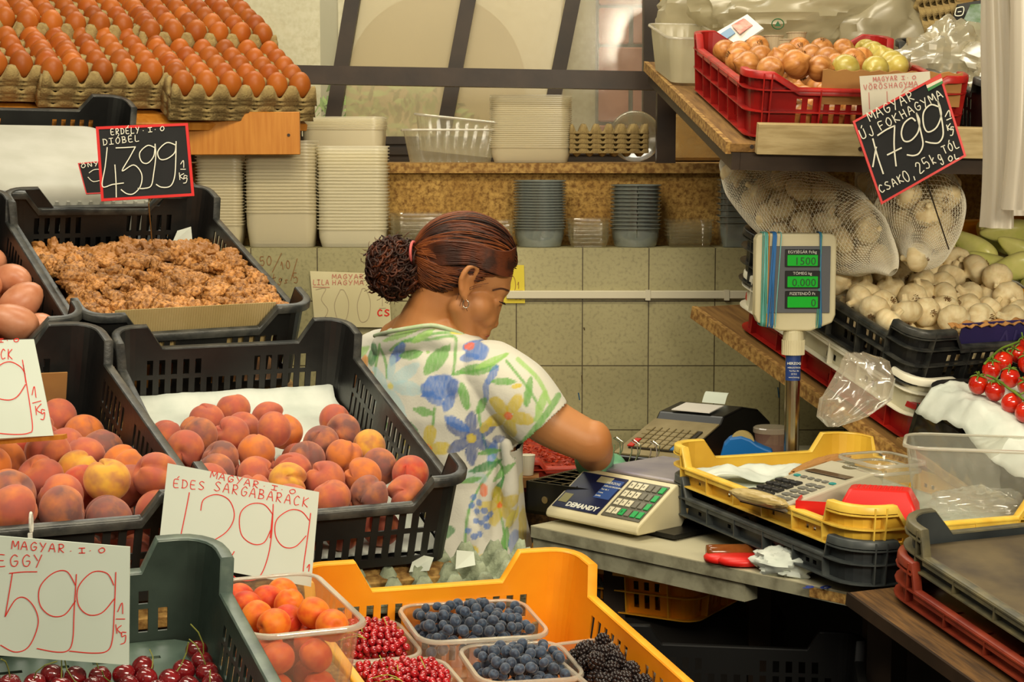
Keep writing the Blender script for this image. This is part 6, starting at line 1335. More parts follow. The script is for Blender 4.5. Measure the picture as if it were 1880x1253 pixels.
for lx in (.9,): wq = MF @ Vector((lx, .2, -.08)); q = MB(); q.box((wq.x, wq.y, wq.z / 2), (.04, .04, wq.z)); lo = q.build('leg', M_dmetal, bb_); lo.matrix_parent_inverse = MF.inverted()
bx = P(1800, 965, 2.93)
punnet('clear_box', Matrix.Translation(bx + Vector((.0, .02, 0))) @ Matrix.Rotation(R(-14), 4, 'Z'), .235, .15, .135, 'large clear plastic box standing behind the muddy tray', 'box', m=film('clear_box_big', '#dcdccc', .30, .08, .5), flare=.018, rimw=.006, r=.035)
s = MB(); s.box((bx.x + .05, bx.y + .02, (bx.z - .002) / 2), (.36, .16, bx.z - .004)); tag(s.build('side_stand', mat('dark_board', '#2a2118', .7, '#1c150e', 12)), 'dark stand under the large clear box', 'stand')
o = sheet('pale_board', Matrix.Translation(bx + Vector((0, .02, .004))), -.1, .1, -.05, .05, lambda x, y: 0, M_batten, 'pale board under the things in the large clear box', 'board', amp=0, nx=2, ny=2, th=.003)
crumple('crumpled_film', Matrix.Translation(bx + Vector((0, .02, .032))), (.075, .04, .024), film('bag_film', '#dcdcd0', .35, .05, .8), 'crumpled clear film inside the large clear box', 'film', .3, 2.4, 6)
# clear bag hanging between the shelves
BG = [(1572, 648, 18), (1590, 664, 40), (1592, 695, 54), (1572, 732, 66), (1545, 765, 44), (1528, 784, 10)]
s = MB(); rings = []
for i, (x, y, r_) in enumerate(BG):
    pc = P(x, y, 3.12); ring_ = []
    for k in range(44): a = 2 * math.pi * k / 44; rr_ = px2m(r_, 3.12) * (1 + .28 * mnoise.noise(Vector((math.cos(a) * 2.4, math.sin(a) * 2.4, i * .7))) + .08 * math.sin(a * 9 + i)); ring_.append(pc + Vector((math.cos(a) * rr_, math.sin(a) * rr_ * .45, .0)))
    rings.append(ring_)
R2 = []
for i in range(len(rings) - 1):
    for q in range(5): t = q / 5; t = t * t * (3 - 2 * t); R2.append([rings[i][k].lerp(rings[i + 1][k], t) + Vector((0, .004 * mnoise.noise(Vector((k * .5, i * 5 + q, 2))), .003 * mnoise.noise(Vector((k * .3, i * 5 + q, 9))))) for k in range(44)])
R2.append(rings[-1]); loft(s, R2, False, False); o = autosmooth(s.build('plastic_bag', film('bag_clear', '#d8cdb8', .32, .1, .7)), 30); tag(o, 'crumpled clear plastic bag hanging below the garlic stack', 'bag')
# ---- top right shelf with onions
MO = POSE['onion']
c_on = put_crate('onion', 'plastic_crate', 'red plastic crate of brown onions on the top right shelf', 'crate', .40, .58, .122, .094, .04, .088, .057, mw=M_red, mr=M_rimred, style='ribbed')
s = MB(); s.box((-.207, -.30, .055), (.022, .003, .03)); s.box((0, 0, 0), (.001, .001, .001))
top = board('top_shelf', MO, -.235, 1.1, -.312, .72, -.006, .016, M_shelf, 'sloping wooden shelf board under the red onion crate'); s = MB(); s.box((-.238, .20, -.015), (.010, 1.02, .022)); s.build('chipped_edge', M_osb, top)
fr_ = MB(); fr_.box((-.215, .20, -.039), (.032, 1.02, .032)); fr_.box((.44, -.296, -.039), (1.31, .032, .032)); f_o = fr_.build('steel_frame', M_dmetal, top)
s = MB(); s.box((.10, -.322, .006), (.58, .018, .056), bev=.001); bt = tag(s.build('batten', M_batten, mat=MO), 'pale wooden batten along the front of the top right shelf', 'batten'); 
for x in (-.2, .0): s = MB(); s.lathe([(.004, 0), (.004, .002)], 10, M=Matrix.Translation((x, -.331, -.008)) @ Matrix.Rotation(R(90), 4, 'X')); s.build('screw', M_dmetal, bt)
s = MB(); v = []
for i in range(31): x = -.07 + .26 * i / 30; v += [(x, -.288, .065), (x, -.290, .128 + .002 * math.sin(i * 1.7))]
s.add(v, [(2 * i, 2 * i + 2, 2 * i + 3, 2 * i + 1) for i in range(30)]); o = s.build('cardboard_liner', M_card, mat=MO); mod(o, 'SOLIDIFY', thickness=.003); tag(o, 'brown cardboard strip standing at the front of the onion crate', 'cardboard')
M_on = mat('onion_skin', '#c4884a', .34, '#a0622a', 2.4, 4, .06, stretch=(1, 1, .2), rnd=.14, spec=.5); M_on2 = mat('pale_onion_skin', '#b9ab5a', .3, '#a89440', 2.4, 4, .04, stretch=(1, 1, .2), rnd=.08, spec=.5)
def on_fn(d):
    el = d.z; w = math.sqrt(max(0, 1 - el * el)); z = el * .90
    if el > .8: t = (el - .8) / .2; z += .28 * t * t; w = w * (1 - .5 * t) + .04 * t
    n = math.hypot(d.x, d.y) or 1; return Vector((d.x / n * w, d.y / n * w, z)) if n > 1e-6 else Vector((0, 0, z))
me_on = sph_mesh('onion', on_fn, 26, 20, M_on); me_on2 = sph_mesh('onion', on_fn, 26, 20, M_on2)
s = MB(); rg = random.Random(3)
for k in range(22): a = rg.uniform(0, 6.28); q = rg.random() ** .5 * .16; s.tube([(q * math.cos(a), q * math.sin(a), -.86), (q * 1.9 * math.cos(a), q * 1.9 * math.sin(a), -1.03)], .02, 4)
_o = s.build('roots', MATS['dry_roots']); me_or = _o.data; bpy.data.objects.remove(_o)
ON = [(380,215,0),(190,340,0),(285,290,0),(335,365,0),(450,400,0),(430,310,0),(590,435,0),(655,300,0),(685,390,0),(785,225,0),(830,310,0),(850,395,0),(945,330,0),(1040,215,0),(1110,250,1),(1030,370,0),(1175,340,0),(1065,405,1),(1355,285,1),(1325,405,1),(1430,325,1),(1515,370,1),(1580,315,1),(1680,375,1),(560,330,0),(920,250,0),(1240,330,0),(120,270,0)]
rO = .0255; zfo = lambda x, y: .075 + max(0, min(.03, (.0 - y) * .2)) + .02
pts = [loc_px(MO, 1290 + a / 4.178, 30 + b / 4.178, zfo) for a, b, c_ in ON]; nO = len(pts); und = [Vector((x, y, .034)) for x in np.arange(-.15, .16, .058) for y in np.arange(-.25, .2, .058)]
pts = relax(pts + und, [rO * .93] * (nO + len(und)), (-.182, -.275, .008), (.182, .275, .3)); lab = order_labels(pts[:nO], '{w} onion, {col} from left, {row} row from front of the red crate', 5, [('brown', 'pale yellow')[c_] for a, b, c_ in ON]) + ['brown onion in the bottom layer of the red crate'] * len(und)
for i, p in enumerate(pts):
    pale = i < nO and ON[i][2]; o = bpy.data.objects.new('onion', me_on2 if pale else me_on); COL.objects.link(o); s_ = rO * random.uniform(.92, 1.1); o.matrix_world = MO @ Matrix.Translation(p) @ rndrot() @ Matrix.Diagonal((s_, s_, s_, 1)); tag(o, lab[i], 'onion', 'onions in the red crate')
    q = bpy.data.objects.new('roots', me_or); COL.objects.link(q); q.parent = o
# things behind and beside the onions
punnet('white_tub', MO @ xform((-.195, .46, 0), 0, 0, 2), .115, .24, .10, 'milky white rectangular tub left of the red onion crate', 'tub', m=film('milky_tub', '#d0c8a8', .72, .25, .25), flare=.014, rimw=.006)
YB = 3.98
def card(pts4, Ys, m, nm, lab, cat, th=.002, bend=0):
    s = MB(); q = [P(*p, y) for p, y in zip(pts4, Ys)]; n_ = (q[1] - q[0]).cross(q[3] - q[0]).normalized() * th; s.add(q + [p + n_ for p in q], [(0, 3, 2, 1), (4, 5, 6, 7), (0, 1, 5, 4), (1, 2, 6, 5), (2, 3, 7, 6), (3, 0, 4, 7)]); o = s.build(nm, m); 
    if lab: tag(o, lab, cat)
    return o
cp = card([(1303, 66), (1372, 26), (1402, 52), (1330, 100)], [3.93, 3.97, 3.9, 3.86], mat('glossy_white_card', '#cfccc0', .3), 'meat_packet', 'flat white packet with a pink meat picture behind the onions', 'packet', .004)
def on_card(pts4, Ys, m, nm, par): o = card(pts4, Ys, m, nm, None, None, .0015); o.parent = par; return o
on_card([(1343, 46), (1366, 33), (1382, 46), (1358, 62)], [3.935, 3.96, 3.92, 3.895], mat('pink_print', '#c46a5e', .5, '#d8a090', 60), 'picture', cp); on_card([(1316, 66), (1341, 50), (1350, 60), (1326, 76)], [3.92, 3.94, 3.91, 3.89], mat('blue_print', '#6f90b0', .5), 'picture', cp)
for k, (x, y) in enumerate(((1440, 95), (1420, 88), (1462, 82))):
    a = P(x, y, 3.86); s = MB(); s.lathe([(.015, 0), (.021, .034), (.0225, .034), (.0225, .036), (.0205, .036)], 20, M=Matrix.Translation(a - Vector((0, 0, .01)))); tag(s.build('paper_cup', mat('beige_cup', '#a8987a', .6)), ('beige cup standing behind the onions, in front of the other two', 'beige cup behind the onions, left of the other two', 'beige cup behind the onions, nearest the grey trays')[k], 'cup')
M_bagw = film('white_bag_film', '#c8bf9e', .80, .3, .25)
b1 = crumple('shopping_bag', Matrix.Translation(P(1450, 22, 4.10)), (.19, .10, .085), M_bagw, 'crumpled pale shopping bag with printed letters behind the onions', 'bag', .22, 1.5, 2, 56, 36)
crumple('shopping_bag', Matrix.Translation(P(1285, 22, 4.25)) @ Matrix.Rotation(R(20), 4, 'Z'), (.09, .07, .10), M_bagw, 'small pale plastic bag hanging at the left end of the top shelf', 'bag', .3, 1.6, 5)
crumple('shopping_bag', Matrix.Translation(P(1610, 75, 4.12)), (.13, .10, .13), M_bagw, 'plain whitish bag right behind the pale onions', 'bag', .25, 1.7, 12, 50, 34)
crumple('plastic_bag', Matrix.Translation(P(1745, 130, 3.72)), (.10, .08, .085), film('clear_bag_film', '#d8cfb0', .5, .2, .5), 'knotted clear plastic bag right of the onion crate', 'bag', .35, 1.8, 17, 50, 34)
bp = P(1445, 20, 3.955)
for t, sz, x, y, c_, rot_ in (('KED', .026, 1492, 6, '#3a3a30', 80), ('JÓ', .026, 1512, 8, '#3a3a30', 76), ('S', .03, 1554, 22, '#c02a20', 75), ('OE', .03, 1580, 24, '#c02a20', 78)):
    text_obj(t, sz, mat('print' + c_, c_, .6), Matrix.Translation(P(x, y, 3.965) - Vector((0, 0, .0))) @ Matrix.Rotation(R(90), 4, 'X') @ Matrix.Rotation(R(rot_), 4, 'Z'), b1).matrix_world = b1.matrix_world.inverted() @ Matrix.Translation(P(x, y, 3.965)) @ Matrix.Rotation(R(90), 4, 'X') @ Matrix.Rotation(R(rot_), 4, 'Z')
# green fir-tree mark in a ring on the bag
s = MB(); cq = b1.matrix_world.inverted() @ P(1428, 44, 3.965); s.tube([cq + Vector((.013 * math.cos(a), 0, .011 * math.sin(a))) for a in np.linspace(0, 6.283, 25)[:-1]], .0012, 5, closed=True); s.add([cq + Vector((-.007, 0, -.005)), cq + Vector((.007, 0, -.005)), cq + Vector((0, 0, .007))], [(0, 1, 2)]); s.build('tree_mark', mat('dark_green_print', '#1c5a30', .6), b1)
# bundle of pulp trays and a printed carton at the top right
for k in range(7):
    o = bpy.data.objects.new('egg_tray', me_tray); COL.objects.link(o); mod(o, 'SOLIDIFY', thickness=.0016, offset=1); o.matrix_world = Matrix.Translation(P(1668 + k * 11, 25 - k * 1.5, 4.12)) @ Euler((R(20), R(72), R(15))).to_matrix().to_4x4() @ Matrix.Diagonal((.55, .7, .8, 1)); tag(o, 'folded pulp tray, %s from the left of the bundle at the top right' % ORD[k], 'egg tray', 'bundle of pulp trays at the top right')
ca_ = card([(1757, 8), (1812, -2), (1816, 60), (1738, 66)], [4.0, 3.98, 3.94, 3.96], mat('dark_print_card', '#1c1f1c', .4, '#222222', 8), 'printed_carton', 'dark printed carton with green leaves at the top right', 'carton', .02)
on_card([(1782, 8), (1812, 6), (1810, 55), (1762, 52)], [3.985, 3.97, 3.935, 3.95], mat('leaf_print', '#4a6a38', .5, '#8a9a90', 40), 'picture', ca_)
Qc, nc = plane_Q(P(1757, 8, 3.985), P(1812, -2, 3.965), P(1738, 66, 3.945)); 
for x, y in ((1762, 22), (1748, 52)): q = ribbon_mesh([[(x - 6, y - 6), (x + 7, y - 8), (x + 5, y + 6), (x - 8, y + 7), (x - 6, y - 6)], [(x - 3, y + 1), (x + 3, y)]], Qc, 1.6, 'mark', M_chalk, ca_, nc, .002)
# black crate right of the onions
MB2 = MO @ Matrix.Translation((.43, -.02, .0)); o = make_crate('plastic_crate', .40, .60, .118, .090, .06, .088, .057, style='black'); o.matrix_world = MB2; del o['dims']; tag(o, 'black plastic crate beside the red onion crate on the top shelf', 'crate')
crumple('plastic_bag', MB2 @ Matrix.Translation((.02, -.02, .09)), (.15, .18, .07), MATS['clear_bag_film'], 'big clear plastic bag filling the black crate beside the onions', 'bag', .25, 1.8, 22, 50, 34)
# hanging pale bags in the near right corner
M_hang = film('hanging_bag_film', '#dcd4c2', .85, .4, .15)
for k, (x0, x1, Y, y1, lab) in enumerate(((1800, 1852, 2.62, 418, 'long pale plastic bag hanging at the right edge, left one'), (1848, 1900, 2.55, 385, 'long pale plastic bag hanging at the right edge, right one'), (1822, 1880, 2.70, 395, 'long pale plastic bag hanging behind the other two at the right edge'))):
    s = MB(); rings = []; N_ = 40
    for j in range(30):
        t = j / 29; y = -60 + (y1 + 60) * t; xc = (x0 + x1) / 2 + 10 * math.sin(t * 2.6 + k) ; hw_ = (x1 - x0) / 2 * (.75 + .35 * t + .15 * math.sin(t * 5 + k)); pc = P(xc, y, Y); ring_ = []
        for i in range(N_): a = 2 * math.pi * i / N_; rr_ = 1 + .16 * math.sin(a * 5 + k * 2 + t * 1.2) + .06 * math.sin(a * 11 + t * 3); ring_.append(pc + Vector((px2m(hw_, Y) * math.cos(a) * rr_, .02 * math.sin(a) * rr_ * (1 + t), 0)))
        rings.append(ring_)
    loft(s, rings, False, False); o = s.build('hanging_bag', M_hang, smooth=True); tag(o, lab, 'bag')
# ================================================================== nested containers on the ledge and the sill
def nest(name, x0, x1, y0, y1, Y, n, m, lab, gp, Hc, depth=None, style='rect', rimm=None, z0=None, ang=0, flare=.012, frac=1):
    """n nested containers; the pile reaches from photo row y0 (top) to y1 (foot)"""
    a = P((x0 + x1) / 2, y1, Y); W = px2m(x1 - x0, Y); D = depth or W * .75; top = P(0, y0, Y).z; zb = z0 if z0 is not None else a.z; sp = (top - zb - Hc) / max(1, n - 1)
    s = MB(); r_ = min(.03, W * .2) if style == 'rect' else min(W, D) / 2 - .001
    f = flare; rings = [rring(W / 2 - f, D / 2 - f, max(.01, r_ - f), 0), rring(W / 2 - f + .001, D / 2 - f + .001, max(.01, r_ - f), .003)]
    m_ = len(rings[0])
    rings += [rring(W / 2 - f * .45, D / 2 - f * .45, r_ - f * .45, Hc * .5), rring(W / 2 - .004, D / 2 - .004, r_ - .002, Hc - .003), rring(W / 2, D / 2, r_, Hc - .0025), rring(W / 2, D / 2, r_, Hc)]
    loft(s, rings, True, False); _o = s.build(name, m); me = _o.data; autosmooth(_o, 45); bpy.data.objects.remove(_o)
    for k in range(n):
        o = bpy.data.objects.new(name, me); COL.objects.link(o); o.matrix_world = Matrix.Translation((a.x + random.uniform(-.0008, .0008), Y + D / 2, zb + k * sp)) @ Matrix.Rotation(R(ang + random.uniform(-.8, .8)), 4, 'Z'); tag(o, lab, 'container', gp)
M_st = film('stack_milky', '#f0e8cc', .62, .25, .3); M_st2 = film('stack_white', '#f4eed6', .72, .25, .3); M_st3 = film('stack_clear', '#cfc8a8', .26, .12, .5)
M_dk = mat('smoky_plastic', '#6a6c60', .12, '#7c8480', 12, spec=1, coat=1); M_cl = film('stack_faint', '#a89a70', .22, .12, .5)
YL = 4.27
zL = zl + .001; zS = zs + .025
nest('clear_container', 358, 446, 285, 455, YL, 24, M_st, 'nested pale container in the narrow stack at the left end of the ledge', 'leftmost stack of pale containers', .055, .11, z0=zL)
nest('clear_container', 447, 582, 258, 455, YL, 22, M_st, 'nested milky container in the stack behind the walnut crate', 'middle stack of milky containers', .085, .11, z0=zL)
nest('clear_container', 580, 712, 268, 455, YL, 26, M_st2, 'nested white container in the stack just left of the hair bun', 'right stack of white containers', .045, .11, z0=zL)
nest('flat_container', 552, 705, 214, 318, 4.48, 8, M_st2, 'flat white container in the pile on the window sill left of the tubs', 'flat white containers on the sill', .085, .16, z0=zS)
nest('clear_container', 899, 1050, 174, 318, 4.46, 26, M_st, 'nested clear container in the tall stack on the window sill', 'tall stack of clear containers on the sill', .040, .14, z0=zS)
nest('dark_container', 942, 1041, 332, 455, YL, 18, M_dk, 'nested dark round container in the taller stack on the ledge', 'taller stack of dark containers', .045, .125, 'round', z0=zL)
nest('dark_container', 1122, 1218, 340, 455, YL, 12, M_dk, 'nested dark round container in the stack right of the tall one', 'shorter stack of dark containers', .045, .125, 'round', z0=zL)
nest('shallow_container', 1040, 1122, 402, 455, YL, 5, M_cl, 'clear shallow container between the two dark stacks', 'clear containers between the dark stacks', .030, .10, z0=zL)
nest('shallow_container', 712, 832, 392, 455, YL, 6, M_cl, 'clear shallow container behind the hair on the ledge', 'clear containers behind the hair', .030, .12, z0=zL)
nest('shallow_container', 1222, 1312, 404, 455, YL, 5, M_cl, 'clear shallow container right of the dark stacks', 'clear containers right of the dark stacks', .030, .10, z0=zL)
nest('dark_container', 1320, 1400, 330, 455, YL, 8, M_dk, 'dark container in the stack half hidden by the netted garlic', 'dark stack behind the netted garlic', .06, .10, z0=zL)
nest('dark_container', 885, 945, 405, 455, YL, 4, M_cl, 'faint clear container left of the taller dark stack', 'clear containers left of the tall dark stack', .030, .09, z0=zL)
p = P(825, 312, 4.47)
punnet('clear_tub', Matrix.Translation((p.x, 4.53, zS)) @ Matrix.Rotation(R(2), 4, 'Z'), px2m(172, 4.47), .13, px2m(60, 4.47), 'clear rectangular tub at the bottom of the tilted pair on the sill', 'tub', m=M_st3, flare=.016)
punnet('clear_tub', Matrix.Translation((p.x + .016, 4.53, zS + .020)) @ Matrix.Rotation(R(6), 4, 'Y'), px2m(160, 4.47), .12, px2m(66, 4.47), 'clear rectangular tub tilted inside the other tub on the sill', 'tub', m=M_st3, flare=.018)
ME_c = tray_mesh(3, 2, 'egg_carton', .75); ME_c.materials.append(M_pulp)
for k, (x, lab) in enumerate(((1082, 'left'), (1150, 'right'))):
    for q in range(5):
        o = bpy.data.objects.new('egg_carton', ME_c); COL.objects.link(o); mod(o, 'SOLIDIFY', thickness=.0016, offset=1); a = P(x, 300, 4.5); o.matrix_world = Matrix.Translation((a.x, 4.5, zS + .012 + q * .012)) @ Matrix.Rotation(R(4 * k), 4, 'Z') @ Matrix.Diagonal((.56, .62, .9, 1)); tag(o, 'grey pulp egg carton, %s from the bottom of the %s pile on the sill' % (ORD[q], lab), 'egg carton', 'pulp cartons on the window sill')
s = MB(); Ml = Matrix.Translation((P(1168, 0, 4.62).x, 4.63, zS + .066)) @ Matrix.Rotation(R(80), 4, 'X'); s.lathe([(.02, 0), (.050, .001), (.062, .006), (.066, .004)], 40, M=Ml); o = s.build('round_cover', M_st3, smooth=True); mod(o, 'SOLIDIFY', thickness=.0008); tag(o, 'round clear lid leaning on the window behind the pulp cartons', 'lid')
# ================================================================== the woman at the scale
YWm = 3.40; pm = YWm / FOC
def q(x, y, d=0): p = P(x, y, YWm); return Vector((p.x, YWm + d, p.z))
def capsule(s, pts, rads, n=16, sub=6):
    C = smooth3([Vector(p) for p in pts], sub) if len(pts) > 2 else [Vector(pts[0]).lerp(Vector(pts[1]), i / sub) for i in range(sub + 1)]
    N = len(pts) - 1; rr_ = []
    for i in range(len(C)): t = i / (len(C) - 1) * N; k = min(int(t), N - 1); rr_.append(rads[k] * (1 - (t - k)) + rads[k + 1] * (t - k))
    s.tube(C, rr_, n); s.sphere(C[0], rads[0], n, 10); s.sphere(C[-1], rads[-1], n, 10)
def remeshed(s, name, m, vox, parent=None, smooth=4, fac=.5):
    o = s.build(name, m); mod(o, 'REMESH', mode='VOXEL', voxel_size=vox, use_smooth_shade=True); mod(o, 'SMOOTH', factor=fac, iterations=smooth); bake(o)
    o.data.polygons.foreach_set('use_smooth', [True] * len(o.data.polygons)); o.data.materials.clear(); o.data.materials.append(m)
    if parent is not None: o.parent = parent
    return o
M_skin = mat('warm_skin', '#bd8352', .5, '#b0723f', 9, 4, .04, sub=.12, ramp=(.35, .7), bscale=300)
LX = Vector((.82, -.57, 0)); FX = Vector((.57, .82, 0))       # her right-hand side; the way the chest faces
def trunk(s, rings, grow=0):
    R_ = []
    for (y, cx, a, b, d) in rings:
        c = q(cx, y, d); R_.append([c + LX * math.copysign(abs(math.cos(t)) ** .85, math.cos(t)) * (a + grow) + FX * math.copysign(abs(math.sin(t)) ** .85, math.sin(t)) * (b + grow) for t in np.linspace(0, 2 * math.pi, 41)[:-1]])
    loft(s, R_)
TR = [(618, 792, .05, .045, .02), (640, 800, .10, .06, .02), (662, 806, .150, .078, .02), (700, 812, .165, .095, .02), (760, 814, .155, .102, .02), (820, 820, .140, .100, .02), (880, 826, .132, .096, .02), (940, 830, .134, .100, .02), (1000, 832, .145, .108, .02), (1080, 834, .160, .115, .02), (1150, 836, .155, .11, .02)]
s = MB(); trunk(s, TR)
# head: skull, face with brow, nose, lips and chin, ear
def ell(c, r, M=None, n=28, m=18): s.sphere(c, r, n, m, M)
ell(q(852, 479), (.094, .074, .082)); ell(q(893, 502), (.050, .060, .048)); 
capsule(s, [q(912, 526, -.022), q(914, 526, .0), q(912, 526, .022)], [.022, .025, .022]); capsule(s, [q(876, 558, -.030), q(880, 566, 0), q(876, 558, .030)], [.034, .040, .034])
capsule(s, [q(892, 580, -.016), q(893, 584, .016)], [.022, .022]); capsule(s, [q(918, 548, 0), q(908, 580, 0), q(906, 594, 0)], [.0085, .0090, .0105], 12); s.sphere(q(900, 598, -.010), .0085, 12, 8); s.sphere(q(900, 598, .010), .0085, 12, 8)
capsule(s, [q(889, 609, -.014), q(892, 611, 0), q(889, 609, .014)], [.0085, .0100, .0085], 12); capsule(s, [q(883, 621, -.012), q(886, 623, 0), q(883, 621, .012)], [.0080, .0095, .0080], 12); s.sphere(q(866, 632, 0), .020, 16, 10)
capsule(s, [q(846, 560, -.045), q(858, 612, -.022), q(866, 632, 0)], [.024, .022, .018]); capsule(s, [q(846, 560, .045), q(858, 612, .022), q(866, 632, 0)], [.024, .022, .018]); ell(q(862, 590), (.036, .035, .045))
for sg in (-1, 1):
    s.sphere(q(913, 549, sg * .024), .0115, 14, 9)
    capsule(s, [q(868, 512, sg * .072), q(878, 490, sg * .080), q(873, 482, sg * .084), q(860, 488, sg * .087), q(849, 508, sg * .086), q(850, 530, sg * .082), q(856, 543, sg * .077)], [.0045, .0052, .0058, .006, .006, .0062, .0065], 10)
    capsule(s, [q(866, 500, sg * .076), q(858, 512, sg * .078), q(860, 532, sg * .076)], [.005, .005, .0055], 10); s.sphere(q(862, 514, sg * .070), (.012, .006, .022), 12, 8)
capsule(s, [q(822, 530, .005), q(795, 575, .01), q(780, 625, .02)], [.052, .054, .068], 24); capsule(s, [q(775, 600, .03), q(720, 625, .06)], [.045, .030]); capsule(s, [q(800, 600, 0), q(850, 635, -.03)], [.045, .030])
# arms
RS, RE, RW = q(928, 690, -.08), q(1078, 797, -.10), q(1093, 862, .05); LS, LE, LWr = q(668, 690, .12), q(700, 860, .22), q(830, 915, .27)
capsule(s, [RS, q(1000, 757, -.09), RE], [.055, .047, .039], 22, 8); s.sphere(q(1086, 795, -.105), (.034, .034, .040), 18, 12); capsule(s, [RE, q(1090, 826, -.03), RW], [.038, .036, .027], 20, 8)
capsule(s, [LS, (LS + LE) / 2, LE], [.055, .045, .038], 20); capsule(s, [LE, (LE + LWr) / 2, LWr], [.037, .034, .026], 18)
# legs down to the floor
zh = q(836, 1100).z
for sg in (-1, 1):
    h_ = q(836, 1110, .02) + LX * sg * .080; k_ = Vector((h_.x + .01, h_.y + .02, .47)); a_ = Vector((h_.x, h_.y + .01, .09)); capsule(s, [h_, k_, a_], [.085, .055, .038], 20, 10); capsule(s, [a_ - Vector((0, 0, .04)), a_ - Vector((0, 0, .05)) + FX * .14], [.034, .026], 14)
# hands: palm, four bent fingers, thumb at the side
def hand(s, w, dirn, side, dn, r=.0085, k=1):
    dirn = dirn.normalized(); side = (side - dirn * side.dot(dirn)).normalized(); nrm = dirn.cross(side)
    if nrm.dot(dn) < 0: nrm = -nrm
    capsule(s, [w, w + dirn * .045 * k], [.027, .026], 14); 
    for i in range(4): a = w + dirn * .04 * k + side * (i - 1.5) * .017; capsule(s, [w + dirn * .02, a, a + dirn * .035], [.012, .0135, .0105], 10)
    L_ = (.062, .072, .068, .054)
    for i in range(4):
        b = w + dirn * .075 * k + side * (i - 1.5) * .0185; l = L_[i]; capsule(s, [b - dirn * .01, b + dirn * l * .42, b + dirn * l * .68 + nrm * l * .30, b + dirn * l * .70 + nrm * l * .62], [r * 1.08, r, r * .95, r * .85], 10)
    b = w + dirn * .012 - side * .028; capsule(s, [b, b + dirn * .022 - side * .020 + nrm * .006, b + dirn * .048 - side * .022 + nrm * .022], [r * 1.35, r * 1.15, r * .95], 10)
HD = Vector((.75, .45, -.18)); hand(s, RW, HD, Vector((.5, -.8, 0)), Vector((0, 0, -1))); hand(s, LWr, Vector((.9, -.1, -.1)), Vector((.1, .9, 0)), Vector((0, 0, -1)))
wom = remeshed(s, 'woman', M_skin, .0036, None, 5); wom.name = 'person'; tag(wom, 'woman with curly brown hair bun and floral shirt, bending over the scale', 'person')
def child(o): o.parent = wom; return o
# t-shirt with its painted flower print
s = MB(); trunk(s, TR[:-1][0:0] + [(604, 786, .078, .062, .005), (622, 793, .105, .066, .01), (640, 800, .118, .072, .02), (660, 806, .168, .088, .02), (700, 812, .180, .104, .02), (760, 814, .168, .112, .02), (820, 820, .150, .110, .02), (880, 826, .141, .105, .02), (940, 830, .143, .109, .02), (1000, 832, .154, .117, .02), (1085, 834, .168, .124, .02)])
capsule(s, [q(702, 637, .02), q(745, 622, -.02), q(793, 614, -.038), q(840, 628, -.035)], [.022, .026, .026, .022], 16); capsule(s, [q(905, 680, -.07), q(948, 712, -.085), q(987, 755, -.09)], [.064, .066, .060], 28, 8); capsule(s, [LS + Vector((.03, 0, .01)), LS.lerp(LE, .5)], [.066, .060], 24)
for k, (a, b, c_) in enumerate((((860, 812, -.075), (905, 850, -.085), (930, 900, -.07)), ((930, 800, -.10), (940, 880, -.09), (925, 960, -.07)), ((905, 830, -.10), (890, 920, -.10), (900, 1010, -.09)), ((855, 900, -.09), (870, 960, -.1), (860, 1040, -.1)))): capsule(s, [q(*a), q(*b), q(*c_)], [.010, .016, .012], 10)
_sh = s.build('shirt', M_skin); mod(_sh, 'REMESH', mode='VOXEL', voxel_size=.0030, use_smooth_shade=True); mod(_sh, 'SMOOTH', factor=.5, iterations=9); bake(_sh); shirt = _sh
# open the sleeve ends and the hem
bm = bmesh.new(); bm.from_mesh(shirt.data)
ax = (Vector(q(1002, 772, -.09)) - Vector(q(948, 712, -.085))).normalized(); c0_ = q(996, 764, -.09)
kill = [v for v in bm.verts if ((v.co - c0_).dot(ax) > 0 and (v.co - c0_).length < .085 and v.co.x > q(930, 0).x and v.co.z > q(0, 880).z) or v.co.z < q(0, 1078).z or (v.co - LS.lerp(LE, .5)).dot((LE - LS).normalized()) > .03 and v.co.x < q(720, 0).x and v.co.z > q(0, 860).z and v.co.y > YWm + .1]
bmesh.ops.delete(bm, geom=kill, context='VERTS')
for v in bm.verts:
    n_ = mnoise.noise(Vector((v.co.x * 9, v.co.y * 9, v.co.z * 5))) * .006 + mnoise.noise(Vector((v.co.x * 22 + v.co.z * 14, v.co.y * 20, v.co.z * 9))) * .0035; v.co += v.normal * n_
bm.to_mesh(shirt.data); bm.free(); me = shirt.data; mod(shirt, 'SOLIDIFY', thickness=.0016, offset=1)
N = len(me.vertices); co = np.empty(N * 3); me.vertices.foreach_get('co', co); co = co.reshape(-1, 3)
rz = ray(940, 626.5); px_ = 940 + FOC * co[:, 0] / YWm * math.cos(0)
# flat pattern coordinates: the print is laid on the cloth from behind, unit = one photo pixel at the woman
zref = np.array([q(0, y).z for y in (600, 1000)]); py_ = 600 + (co[:, 2] - zref[0]) / (zref[1] - zref[0]) * 400
xref = np.array([q(x, 800).x for x in (600, 1000)]); px_ = 600 + (co[:, 0] - xref[0]) / (xref[1] - xref[0]) * 400
wob = np.array([mnoise.noise(Vector((a * .09, b * .09, 0))) for a, b in zip(px_, py_)]); wob2 = np.array([mnoise.noise(Vector((a * .35, b * .08, 5))) for a, b in zip(px_, py_)])
colr = np.tile(np.array(lin('#d0cdbe')[:3]), (N, 1))
CL = {k: np.array(lin(v)[:3]) for k, v in dict(g='#63a048', G='#2c7c3a', l='#94bf66', b='#4672bd', B='#34508f', s='#a9c8cc', y='#cdb62c', o='#e8661e', Y='#d8cc5a', O='#e89a24').items()}
def put(mask, c, a=.92):
    a_ = (a * (.88 + .25 * wob2))[:, None].clip(0, 1) * mask[:, None]; colr[:] = colr * (1 - a_) + CL[c] * a_
